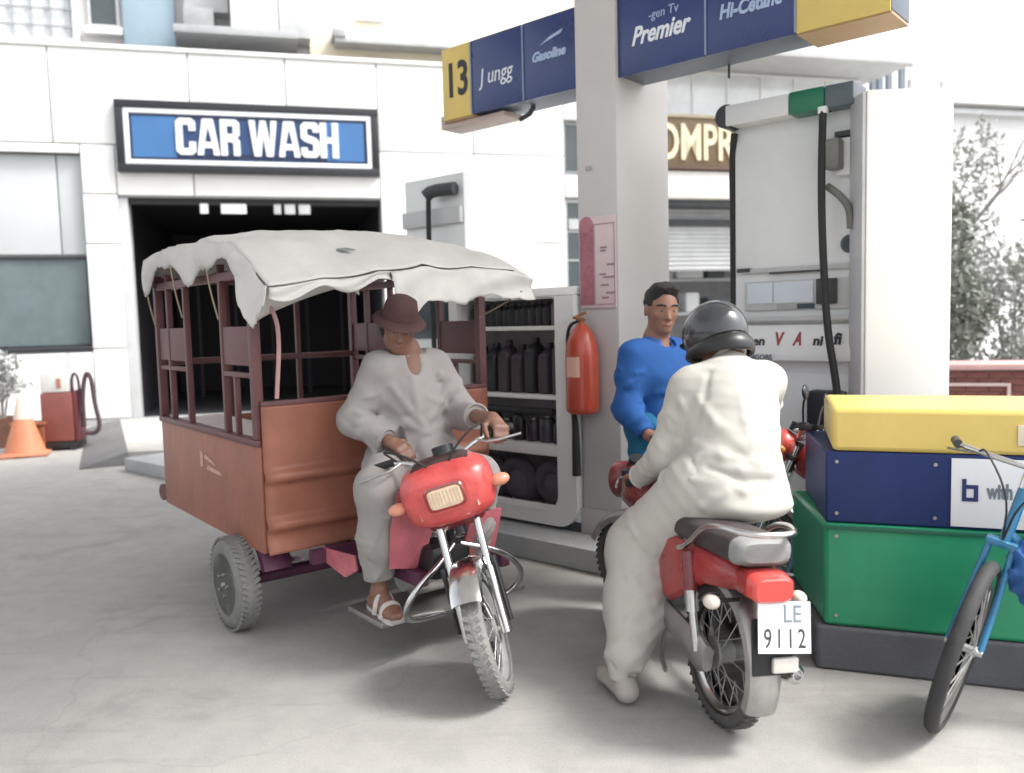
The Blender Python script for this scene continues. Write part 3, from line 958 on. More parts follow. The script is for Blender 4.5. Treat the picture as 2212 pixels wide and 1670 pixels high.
# ---- notice, extinguisher on the pillar's left face
T = thing('safety_notice', 'pink and white safety notice with red band on the grey pillar', 'notice', (IS[0] + 0.755 * 0.045, IS[1] - 0.656 * 0.045, 0), IROT)
MB().bx(-0.335, -0.055, -0.014, -0.003, 1.66, 2.25, 0.002).build('board', M('notice_pink', (0.62, 0.50, 0.50), 0.5, var=0.06), T)
MB().bx(-0.332, -0.225, -0.018, -0.0145, 1.68, 2.20).build('red_band', M('notice_red', (0.36, 0.13, 0.16), 0.5, var=0.3, scale=20), T)
MB().cyl((-0.278, -0.02, 2.20), (-0.278, -0.0145, 2.20), 0.052, n=20).build('round_symbol', M('notice_red2', (0.42, 0.17, 0.2), 0.5, var=0.2), T)
nl = MB()
for i, (x, z, w_) in enumerate(((-0.17, 2.04, 0.05), (-0.17, 2.02, 0.04), (-0.12, 1.93, 0.06), (-0.18, 1.87, 0.05), (-0.15, 1.85, 0.08), (-0.17, 1.80, 0.06), (-0.13, 1.75, 0.07), (-0.16, 1.72, 0.05))):
    nl.bx(x, x + w_, -0.0175, -0.0142, z, z + 0.012)
kind(nl.build('print_lines', M('notice_print', (0.30, 0.2, 0.22), 0.5), T), 'stuff')
frame_rect(MB(), -0.22, -0.06, 1.68, 2.20, 0.006, -0.017, -0.0142, 0).build('border_line', M('notice_line', (0.38, 0.25, 0.27), 0.5), T)

T = thing('fire_extinguisher', 'red fire extinguisher hanging on the side of the grey pillar', 'extinguisher', IS, IROT)
ex = MB(); cx, cy = -0.215, -0.115
ex.lathe([(0.0, 0.98), (0.09, 0.98), (0.105, 0.995), (0.108, 1.02), (0.108, 1.36), (0.10, 1.43), (0.075, 1.50), (0.04, 1.545), (0.03, 1.56), (0, 1.56)], (cx, cy, 0), n=32)
ex.build('cylinder', M('extinguisher_red', (0.44, 0.06, 0.03), 0.3, var=0.15, scale=5, grime=0.2, coat=0.3), T)
MB().lathe([(0.1095, 0.0), (0.1095, 0.13)], (cx, cy, 1.22), n=12, a0=R(-30), a1=R(28)).build('label', M('extinguisher_label', (0.72, 0.42, 0.33), 0.5, var=0.08), T)
vv = MB(); vv.cyl((cx, cy, 1.555), (cx, cy, 1.60), 0.02); vv.box((cx + 0.01, cy - 0.03, 1.615), (0.03, 0.12, 0.014), 0.004, Euler((R(14), 0, 0))); vv.box((cx + 0.01, cy - 0.03, 1.59), (0.026, 0.1, 0.01), 0.003, Euler((R(-6), 0, 0)))
vv.build('valve', M('valve_brass', (0.30, 0.13, 0.05), 0.4, 0.5), T)
MB().tube([(cx - 0.02, cy, 1.58), (cx - 0.09, cy - 0.02, 1.55), (cx - 0.125, cy + 0.01, 1.42), (cx - 0.118, cy + 0.01, 1.15), (cx - 0.10, cy + 0.01, 1.0), (cx - 0.065, cy, 0.95), (cx - 0.06, cy, 0.75), (cx - 0.06, cy, 0.56)], [0.011, 0.011, 0.012, 0.012, 0.013, 0.022, 0.028, 0.03], 10, smooth=2).build('hose', BLACK, T)
MB().bx(cx - 0.04, cx + 0.04, -0.03, -0.002, 1.3, 1.36).build('bracket', GREYW, T)

# ---- oil shelf beside the pillar
SH = thing('oil_display_rack', 'white display rack with shelves of dark goods standing left of the pillar', 'rack', (IS[0] + 0.656 * -0.02, IS[1] + 0.755 * -0.02, 0.15), IROT)
x0, x1 = -1.45, -0.44
fr = MB()
fr.bx(x1 - 0.045, x1 + 0.12, 0, 0.42, 0.06, 1.60, 0.02)
fr.bx(x0, x0 + 0.045, 0, 0.42, 0.06, 1.60, 0.012)
fr.build('side_panel', WHITE2, SH)
MB().bx(x0, x1 + 0.12, -0.005, 0.425, 1.602, 1.66, 0.012).build('top_panel', WHITE2, SH)
MB().bx(x0 + 0.046, x1 - 0.046, 0.39, 0.42, 0.06, 1.60).build('back_panel', M('rack_back', (0.42, 0.40, 0.43), 0.6, var=0.1), SH)
ft_ = MB(); ft_.bx(x0, x1 + 0.12, 0.0, 0.42, 0, 0.058, 0.01)
ft_.build('foot', DGREY, SH)
for z in (0.10, 0.575, 0.92, 1.40):
    MB().bx(x0 + 0.046, x1 - 0.046, 0.01, 0.39, z - 0.03, z, 0.005).build('shelf', WHITE2, SH)
MB().bx(x0 + 0.046, x1 - 0.046, -0.006, 0.012, 0.07, 0.16, 0.01).build('front_lip', WHITE2, SH)
MB().bx(x0 + 0.046, x1 - 0.046, -0.006, 0.012, 0.50, 0.575, 0.01).build('front_lip', WHITE2, SH)
DK = [M('goods_black', (0.016, 0.016, 0.02), 0.35, var=0.3), M('goods_plum', (0.045, 0.03, 0.04), 0.4, var=0.3), M('goods_slate', (0.05, 0.05, 0.065), 0.4, var=0.3)]
def goods(name, label, cat, grp, mb, mat, x, z, y=0.05, extra=None):
    t = thing(name, label, cat, (0, 0, 0), 0, grp)
    w = SH.matrix_basis @ Vector((x, y, z))
    t.matrix_basis = Matrix.Translation((w.x, w.y, w.z)) @ Matrix.Rotation(IROT, 4, 'Z')
    mb.build('body', mat, t)
    if extra:
        extra[0].build(extra[1], extra[2], t)
    return t
def rloop(xa, xb, za, zb, rl, rr, y, n=8):
    q = [(xa, y, zb), (xa, y, za + rl)]
    for i in range(n + 1):
        t = math.pi + math.pi / 2 * i / n
        q.append((xa + rl + rl * math.cos(t), y, za + rl + rl * math.sin(t)))
    for i in range(n + 1):
        t = 1.5 * math.pi + math.pi / 2 * i / n
        q.append((xb - rr + rr * math.cos(t), y, za + rr + rr * math.sin(t)))
    return q + [(xb, y, zb)]
ffm = MB()
ffm.loft([rloop(x0 - 0.02, x1 + 0.13, 0.03, 1.60, 0.14, 0.16, -0.05), rloop(x0 - 0.02, x1 + 0.13, 0.03, 1.60, 0.14, 0.16, -0.007), rloop(x0 + 0.06, x1 - 0.03, 0.13, 1.595, 0.10, 0.12, -0.007), rloop(x0 + 0.06, x1 - 0.03, 0.13, 1.595, 0.10, 0.12, -0.05), rloop(x0 - 0.02, x1 + 0.13, 0.03, 1.60, 0.14, 0.16, -0.05)], caps=False)
ffm.build('front_frame', WHITE2, SH)
SH.matrix_basis = Matrix.Translation(SH.location) @ Matrix.Rotation(IROT, 4, 'Z')
def bottle(w, d, h):
    b = MB(); secs = []
    for (k, z) in ((0.86, 0), (1, 0.012), (1, h * 0.66), (0.9, h * 0.76), (0.5, h * 0.86), (0.34, h * 0.89), (0.34, h * 0.93)):
        secs.append([(w / 2 * k * sx_, d / 2 * (k if k > 0.6 else k) * sy_, z) for sx_, sy_ in ((1, 0.6), (0.6, 1), (-0.6, 1), (-1, 0.6), (-1, -0.6), (-0.6, -1), (0.6, -1), (1, -0.6))])
    return b.loft(secs)
def cap(w, h):
    return MB().cyl((0, 0, h * 0.93), (0, 0, h), w * 0.24, n=12)
ORD = ['first', 'second', 'third', 'fourth', 'fifth', 'sixth', 'seventh', 'eighth', 'ninth', 'tenth', 'eleventh', 'twelfth']
xs = np.linspace(x0 + 0.12, x1 - 0.20, 12)
for i, x in enumerate(xs):
    h_ = 0.155 + 0.02 * random.random()
    t = goods('oil_bottle', ORD[11 - i] + ' small dark oil bottle from the right end on the top rack shelf', 'bottle', 'dark bottles on the top rack shelf', bottle(0.075, 0.06, h_), DK[i % 2 * 0], x, 1.401, 0.09, (cap(0.075, h_), 'cap', DK[2]))
    t.rotation_euler = (0, 0, IROT + random.uniform(-0.3, 0.3))
t = goods('price_card', 'small grey printed card at the right end of the top rack shelf', 'card', None, MB().bx(-0.035, 0.035, 0, 0.008, 0, 0.15), M('card_grey', (0.16, 0.16, 0.19), 0.5), x1 - 0.10, 1.401, 0.05)
xs = np.linspace(x0 + 0.14, x1 - 0.115, 7)
for i, x in enumerate(xs):
    h_ = (0.33, 0.36, 0.38, 0.35, 0.40, 0.36, 0.42)[i]
    lab = ORD[6 - i] + ' large dark jerrycan from the right end on the middle rack shelf'
    t = goods('oil_jerrycan', lab, 'jerrycan', 'dark jerrycans on the middle rack shelf', bottle(0.128, 0.18, h_), DK[(1, 0, 1, 1, 0, 1, 2)[i]], x, 0.921, 0.16, (cap(0.12, h_), 'cap', DK[0]))
xs = np.linspace(x0 + 0.14, x1 - 0.12, 7)
for i, x in enumerate(xs):
    fm = MB(); kf = (1.0, 1.2, 0.9, 1.25, 1.0, 1.15, 0.95)[i]; fm.lathe([(0.03, 0.005), (0.055, 0.0), (0.06, 0.02), (0.06, 0.13 * kf), (0.05, 0.15 * kf), (0.02, 0.155 * kf), (0, 0.155 * kf)], n=18)
    goods('oil_filter', ORD[6 - i] + ' round dark filter can from the right end on the lower rack shelf', 'filter', 'filter cans on the lower rack shelf', fm, DK[i % 3], x, 0.576, 0.12, (MB().cyl((0, 0, 0.15 * kf), (0, 0, 0.17 * kf), 0.03, n=14), 'lid', STEEL))
bar = MB(); bar.tube([(-0.38, 0, 0), (0.38, 0, 0)], 0.028, 10)
goods('rubber_hose_roll', 'black rubber bar lying under the middle shelf of the rack', 'hose', None, bar, BLACK, (x0 + x1) / 2, 0.80, 0.05, (MB().tube([(0.1, 0, -0.02), (0.14, 0.02, -0.1), (0.13, 0.03, -0.19)], 0.02, 8, smooth=1), 'strap', BLACK))
for i, x in enumerate((x0 + 0.2, x0 + 0.48, x1 - 0.2)):
    ty = MB(); prof = []
    for k in range(13):
        a = 2 * math.pi * k / 12
        prof.append((0.125 + 0.05 * math.cos(a), 0.045 * math.sin(a)))
    ty.lathe(prof, (0, 0, 0.176), (0, 1, 0.18), 32)
    hb = MB().lathe([(0.0, -0.02), (0.085, -0.02), (0.085, 0.02), (0, 0.02)], (0, 0, 0.176), (0, 1, 0.18), 24)
    goods('small_wheel', ('small dark wheel in the left of the bottom rack compartment', 'small dark wheel in the middle of the bottom rack compartment', 'small dark wheel in the right of the bottom rack compartment')[i], 'wheel', 'wheels in the bottom of the rack', ty, M('wheel_plum_rubber', (0.075, 0.065, 0.085), 0.7, var=0.25), x, 0.101, 0.14, (hb, 'hub', M('hub_slate', (0.12, 0.11, 0.14), 0.5, var=0.2)))

# ---- fuel dispenser behind the tricycle
def hose_path(T, pts, r=0.022, name='hose', mat=BLACK):
    return MB().tube(pts, r, 10, smooth=3).build(name, mat, T)
D2 = (-0.36, 7.05, 0)
T = thing('fuel_dispenser', 'tall pale grey fuel dispenser with black hose arm behind the tricycle roof', 'fuel dispenser', D2, IROT, 'fuel dispensers')
MB().bx(-0.73, 0, 0, 0.95, 0.15, 2.84, 0.02).build('cabinet', PUMPW, T)
MB().bx(-0.70, -0.05, -0.012, -0.002, 0.5, 1.2).build('door_panel', LGREY, T)
MB().bx(-0.68, -0.09, -0.014, -0.002, 1.45, 1.95).build('display', GLASSD, T)
MB().bx(-0.72, -0.01, -0.05, -0.002, 2.42, 2.56, 0.01).build('valance', LGREY, T)
arm = MB(); arm.tube([(-0.05, -0.05, 2.70), (-0.28, -0.10, 2.70), (-0.33, -0.12, 2.66)], 0.055, 12, smooth=1)
arm.build('hose_arm', DGREY, T)
hose_path(T, [(-0.30, -0.12, 2.66), (-0.31, -0.12, 2.4), (-0.31, -0.12, 2.1), (-0.31, -0.1, 1.4), (-0.28, -0.12, 0.9), (-0.2, -0.05, 0.8)], 0.022)
MB().ell((-0.31, -0.12, 2.06), (0.034, 0.034, 0.05)).build('hose_weight', DGREY, T)

# ---- near fuel dispenser with display, beside the white cabinet
D1 = (2.09, 5.0, 0)
T = thing('fuel_dispenser', 'tall fuel dispenser with display and green and white header right of the pillar', 'fuel dispenser', D1, IROT, 'fuel dispensers')
MB().bx(-0.80, 0, 0, 0.6, 0.15, 2.80, 0.02).build('cabinet', PUMPW, T)
MB().bx(-0.80, -0.385, -0.13, 0.1, 2.79, 2.92, 0.012).build('header', PUMPW, T)
MB().bx(-0.383, -0.17, -0.132, 0.1, 2.788, 2.922, 0.012).build('header_green', GREENW, T)
MB().bx(-0.168, 0.0, -0.13, 0.1, 2.79, 2.92, 0.012).build('header_grey', M('header_slate', (0.10, 0.13, 0.15), 0.4, var=0.1), T)
MB().cyl((-0.80, -0.12, 2.855), (-0.80, 0.08, 2.855), 0.075, n=20).build('header_end_cap', DGREY, T)
MB().bx(-0.20, -0.15, -0.15, -0.11, 2.76, 2.80, 0.004).build('hose_clip', PAPER, T)
MB().bx(-0.74, -0.03, -0.03, -0.002, 1.855, 1.885, 0.004).build('slot_upper', LGREY, T)
MB().bx(-0.55, -0.22, -0.034, -0.002, 1.845, 1.856).build('dark_slot', DGREY, T)  # dark slot line across the pump face
MB().bx(-0.77, -0.68, -0.034, -0.002, 1.865, 1.89).build('latch', DGREY, T)
MB().bx(-0.72, -0.05, -0.025, -0.002, 1.615, 1.80, 0.005).build('display_bezel', LGREY, T)
LCD = M('lcd_pale', (0.60, 0.67, 0.74), 0.2, var=0.05, scale=4)
MB().bx(-0.70, -0.53, -0.030, -0.0255, 1.66, 1.79).build('display_screen', LCD, T)
MB().bx(-0.52, -0.27, -0.030, -0.0255, 1.66, 1.79).build('display_screen', LCD, T)
MB().bx(-0.245, -0.12, -0.05, -0.0255, 1.645, 1.80, 0.006).build('keypad', DGREY, T)
MB().bx(-0.37, -0.26, -0.030, -0.0255, 1.62, 1.652).build('small_display', M('lcd_dark', (0.05, 0.07, 0.09), 0.25), T)
MB().bx(-0.50, -0.38, -0.030, -0.0255, 1.62, 1.652).build('button_row', GREYW, T)
MB().bx(-0.76, -0.02, -0.06, -0.002, 1.545, 1.575, 0.006).build('ledge', LGREY, T)
lp = MB(); lp.prism([(0, 1.28), (-0.09, 1.30), (-0.10, 1.34), (-0.03, 1.52), (0, 1.53)], -0.76, -0.02, Matrix(((0, 0, 1, 0), (1, 0, 0, -0.002), (0, 1, 0, 0), (0, 0, 0, 1))))
lp.build('sloped_panel', PUMPW, T)
tilt = (R(68), 0, 0)
text('en', 0.085, INK, T, (-0.60, -0.075, 1.42), tilt, 0.002, 0.002)
text('V', 0.12, INKRED, T, (-0.47, -0.07, 1.43), tilt, 0.002, 0.004, 0.7)
text('A', 0.12, INKRED, T, (-0.35, -0.07, 1.43), tilt, 0.002, 0.004, 0.6, shear=0.2)
text('ni', 0.085, INK, T, (-0.22, -0.075, 1.42), tilt, 0.002, 0.003)
text('fi', 0.10, INK, T, (-0.10, -0.075, 1.43), tilt, 0.002, 0.003)
text('DJGOBS', 0.05, INKGREY, T, (-0.58, -0.106, 1.318), FACE_S, 0.002, 0.001, 0.9)
MB().bx(-0.28, -0.06, -0.12, -0.002, 0.62, 1.12, 0.03).build('nozzle_boot', BLACKP, T)
MB().bx(-0.66, -0.56, -0.03, -0.002, 1.02, 1.14, 0.01).build('nozzle_boot', BLACKP, T)
MB().bx(-0.76, -0.03, -0.012, -0.002, 0.3, 1.22, 0.004).build('lower_door', PUMPW, T)
MB().tube([(-0.175, -0.13, 2.77), (-0.175, -0.15, 2.45), (-0.17, -0.16, 2.2), (-0.155, -0.17, 1.9), (-0.12, -0.2, 1.5), (-0.08, -0.19, 1.25), (-0.05, -0.2, 1.05), (-0.1, -0.17, 0.9)], 0.022, 10, smooth=3).build('hose', BLACK, T)
MB().tube([(-0.79, -0.02, 2.76), (-0.825, 0.02, 2.6), (-0.825, 0.03, 2.3), (-0.82, 0.02, 1.9), (-0.82, 0.02, 1.6)], 0.022, 10, smooth=2).build('hose', BLACK, T)
ng = MB(); ng.box((-0.12, -0.1, 2.52), (0.09, 0.1, 0.18), 0.02); ng.tube([(-0.16, -0.1, 2.34), (-0.08, -0.12, 2.28), (-0.02, -0.12, 2.2), (-0.02, -0.1, 2.08)], 0.022, 10, smooth=2)
ng.build('nozzle', M('nozzle_grey', (0.16, 0.16, 0.15), 0.4, var=0.2), T)
MB().bx(-0.13, -0.005, -0.06, -0.002, 2.4, 2.62, 0.02).build('nozzle_holder', PUMPW, T)
MB().bx(-0.135, -0.003, -0.05, -0.001, 2.63, 2.66).build('holder_trim', DGREY, T)
MB().lathe([(0.045, 0), (0.05, 0.006), (0.055, 0)], (-0.06, -0.004, 2.0), (0, -1, 0), 24).build('round_emblem', INKGREY, T)
MB().bx(-0.90, 0.1, -0.1, 0.7, 0, 0.15, 0.01).build('plinth', KERB, T)

T = thing('white_cabinet', 'tall plain white cabinet standing right of the fuel dispenser', 'cabinet', (2.265, 4.86, 0), R(-2))
MB().bx(-0.235, 0.245, -0.10, 0.1, 0.15, 2.83, 0.015).build('body', M('bright_white_enamel', (0.82, 0.82, 0.81), 0.3, var=0.03, scale=1.5, grime=0.06), T)
MB().bx(-0.255, -0.2365, -0.09, 0.1, 0.15, 2.82, 0.003).build('edge_strip', LGREY, T)
MB().bx(-0.27, 0.27, -0.12, 0.14, 0, 0.149, 0.01).build('plinth', KERB, T)

# ---- yellow, blue and green plinth block on the right
T = thing('painted_pump_block', 'waist high block with yellow top, blue band and green base at the right edge', 'block', (1.37, 3.633, 0), R(-20.2))
W_ = 2.4
def slab(poly, z0, z1, name, mat, bev=0.015):
    o = MB().prism(poly, z0, z1).build(name, mat, T, ang=30)
    md = o.modifiers.new('edge', 'BEVEL'); md.width = bev; md.segments = 2
    return o
slab([(-0.03, -0.012), (W_ + 0.05, -0.012), (W_ + 0.05, 0.76), (-0.20, 0.76)], 0, 0.20, 'base', DKERB)
slab([(0, 0), (W_, 0), (W_, 0.70), (-0.155, 0.70)], 0.2, 0.665, 'green_panel', GREEN, 0.02)
slab([(0.005, 0.012), (W_, 0.012), (W_, 0.69), (-0.09, 0.69)], 0.666, 0.985, 'blue_panel', M('block_navy', (0.016, 0.032, 0.13), 0.5, var=0.25, scale=2.5, grime=0.25, spec=0.3), 0.01)
slab([(0.03, 0.008), (W_, 0.008), (W_, 0.67), (0.0, 0.67)], 0.986, 1.175, 'yellow_panel', YELLOW, 0.022)
for sx_, sz_ in ((0.05, 0.25), (0.05, 0.61), (0.9, 0.25), (0.9, 0.60), (0.05, 0.71), (0.05, 0.94), (0.44, 0.71), (0.44, 0.94)):
    MB().cyl((sx_, 0.013 if sz_ > 0.66 else 0.001, sz_), (sx_, 0.006 if sz_ > 0.66 else -0.004, sz_), 0.008, n=10).build('screw_head', STEEL, T)
MB().bx(0.50, W_ - 0.3, 0.004, 0.011, 0.68, 0.97, 0.001).build('poster', PAPER, T)
MB().bx(0.0, W_, -0.012, 0.0, 0.640, 0.660, 0.004).build('green_ledge', M('dark_green_trim', (0.012, 0.13, 0.075), 0.4), T)
lg = frame_rect(MB(), 0.54, 0.60, 0.79, 0.86, 0.016, 0.0, 0.0036, 0); lg.bx(0.54, 0.556, 0, 0.0036, 0.861, 0.885)
lg.build('poster_logo', INKBLUE, T)
text('with', 0.085, INKGREY, T, (0.68, 0.003, 0.833), FACE_S, 0.001, 0.004, 0.62)
cr = MB()
cr.tube([(0.96, 0.002, 0.92), (0.92, 0.002, 0.90), (0.905, 0.002, 0.85), (0.92, 0.002, 0.80), (0.945, 0.002, 0.79)], 0.004, 6, smooth=2)
cr.tube([(0.97, 0.002, 0.90), (0.95, 0.002, 0.84), (0.94, 0.002, 0.80)], 0.003, 6, smooth=2)
cr.tube([(1.0, 0.002, 0.86), (1.02, 0.002, 0.80), (1.06, 0.002, 0.79), (1.08, 0.002, 0.85), (1.06, 0.002, 0.87)], 0.004, 6, smooth=2)
cr.build('poster_drawing', INKGREY, T, (-0.135, 0, 0))
MB().bx(0.74, W_ - 0.3, 0.0, 0.0075, 1.03, 1.115, 0.001).build('sticker', M('sticker_cream', (0.78, 0.68, 0.52), 0.5, var=0.04), T)
text('pyoowerssi-ps', 0.05, INKRED, T, (0.93, -0.001, 1.075), FACE_S, 0.001, 0.001, 0.9)

# ================================================================== vehicles
def ring(x, cy, cz, wy, hz, n=24, p=2.6):
    q = []
    for i in range(n):
        t = 2 * math.pi * i / n
        c, s_ = math.cos(t), math.sin(t)
        q.append((x, cy + wy * math.copysign(abs(c) ** (2 / p), c), cz + hz * math.copysign(abs(s_) ** (2 / p), s_)))
    return q
def wheel(par, name, mtx, Rr, tw, rimm=CHROME, tym=DUSTYRE, nsp=18, hubr=0.045, hubw=0.05, disc=None, knobs=True):
    t = MB(); prof = []
    for k in range(17):
        a = -math.pi * 1.25 / 2 * 1.0 + math.pi * 1.25 * k / 16 * 1.0
        prof.append((Rr - tw * 0.5 + tw * 0.5 * math.cos(a), tw * 0.5 * math.sin(a)))
    prof.append(prof[0])
    t.lathe(prof, (0, 0, 0), (0, 1, 0), 56)
    ty = t.build(name, tym, par)
    ty.matrix_local = mtx
    tr = MB()
    for i in range(48 if knobs else 0):
        a = 2 * math.pi * i / 48
        for s_ in (-1, 1):
            mt = Matrix.Rotation(a + s_ * 0.03, 4, 'Y') @ Matrix.Translation((0, s_ * tw * 0.22, Rr - tw * 0.055)) @ Matrix.Rotation(s_ * 0.5, 4, 'Z')
            tr.box((0, 0, 0), (0.02, tw * 0.36, tw * 0.085), 0, mt)
    if knobs:
        kind(tr.build('tread', tym, ty), 'stuff')
    ri = Rr - tw * 0.86
    r = MB(); r.lathe([(ri + 0.008, -tw * 0.36), (ri + 0.008, -tw * 0.30), (ri - 0.012, -tw * 0.16), (ri - 0.012, tw * 0.16), (ri + 0.008, tw * 0.30), (ri + 0.008, tw * 0.36), (ri - 0.006, tw * 0.30), (ri - 0.02, tw * 0.12), (ri - 0.02, -tw * 0.12), (ri - 0.006, -tw * 0.30), (ri + 0.008, -tw * 0.36)], (0, 0, 0), (0, 1, 0), 48)
    r.build('rim', rimm, ty)
    h = MB(); h.lathe([(0, -hubw - 0.02), (0.012, -hubw - 0.02), (0.014, -hubw), (hubr, -hubw), (hubr, -hubw + 0.012), (hubr * 0.75, -hubw + 0.02), (hubr * 0.75, hubw - 0.02), (hubr, hubw - 0.012), (hubr, hubw), (0.014, hubw), (0.012, hubw + 0.02), (0, hubw + 0.02)], (0, 0, 0), (0, 1, 0), 28)
    h.build('hub', ALU, ty)
    if disc:
        d = MB(); d.lathe([(0.0, -tw * 0.42), (ri * 0.35, -tw * 0.42), (ri * 0.5, -tw * 0.30), (ri * 0.85, -tw * 0.22), (ri, -tw * 0.32), (ri, -tw * 0.2), (0, -tw * 0.2)], (0, 0, 0), (0, 1, 0), 40)
        d.build('wheel_disc', disc, ty)
        nb = MB()
        for i in range(5):
            a = 2 * math.pi * i / 5
            nb.cyl((math.cos(a) * 0.06, -tw * 0.42, math.sin(a) * 0.06), (math.cos(a) * 0.06, -tw * 0.42 - 0.018, math.sin(a) * 0.06), 0.01, n=6)
        nb.build('wheel_nuts', STEEL, ty)
    else:
        sp = MB()
        for i in range(nsp):
            for s_ in (-1, 1):
                a = 2 * math.pi * (i + 0.25 * s_) / nsp
                b = a + s_ * 0.55 * (1 if i % 2 else -1)
                sp.cyl((math.sin(b) * hubr * 0.95, s_ * hubw * 0.85, math.cos(b) * hubr * 0.95), (math.sin(a) * (ri - 0.012), s_ * 0.006, math.cos(a) * (ri - 0.012)), 0.0022, n=5, caps=False)
        kind(sp.build('spokes', STEEL, ty), 'stuff')
    return ty
def arc_fender(cx, cz, r, w, a0, a1, th=0.006, n=22, drop=0.35):
    """curved mudguard around the Y axis; angles from +X towards +Z"""
    prof = [(-0.5, -drop), (-0.47, -drop * 0.4), (-0.36, -0.06), (-0.15, 0.0), (0.15, 0.0), (0.36, -0.06), (0.47, -drop * 0.4), (0.5, -drop)]
    m = MB(); secs = []
    for i in range(n + 1):
        a = a0 + (a1 - a0) * i / n
        o_ = [((r + p[1] * w) * math.cos(a) + cx, p[0] * w, (r + p[1] * w) * math.sin(a) + cz) for p in prof]
        i_ = [((r + p[1] * w - th) * math.cos(a) + cx, p[0] * w * 0.94, (r + p[1] * w - th) * math.sin(a) + cz) for p in reversed(prof)]
        secs.append(o_ + i_)
    return m.loft(secs)
def mirror_part(par, root, tip, mtx=None):
    m = MB(); m.tube([root, (Vector(root) + Vector(tip)) * 0.5 + Vector((0, 0, 0.05)), tip], 0.006, 8, smooth=2)
    o = m.build('mirror_stem', BLACKP, par)
    h = MB(); h.ell(tip, (0.018, 0.055, 0.045))
    h.build('mirror_head', BLACKP, o)
    return o

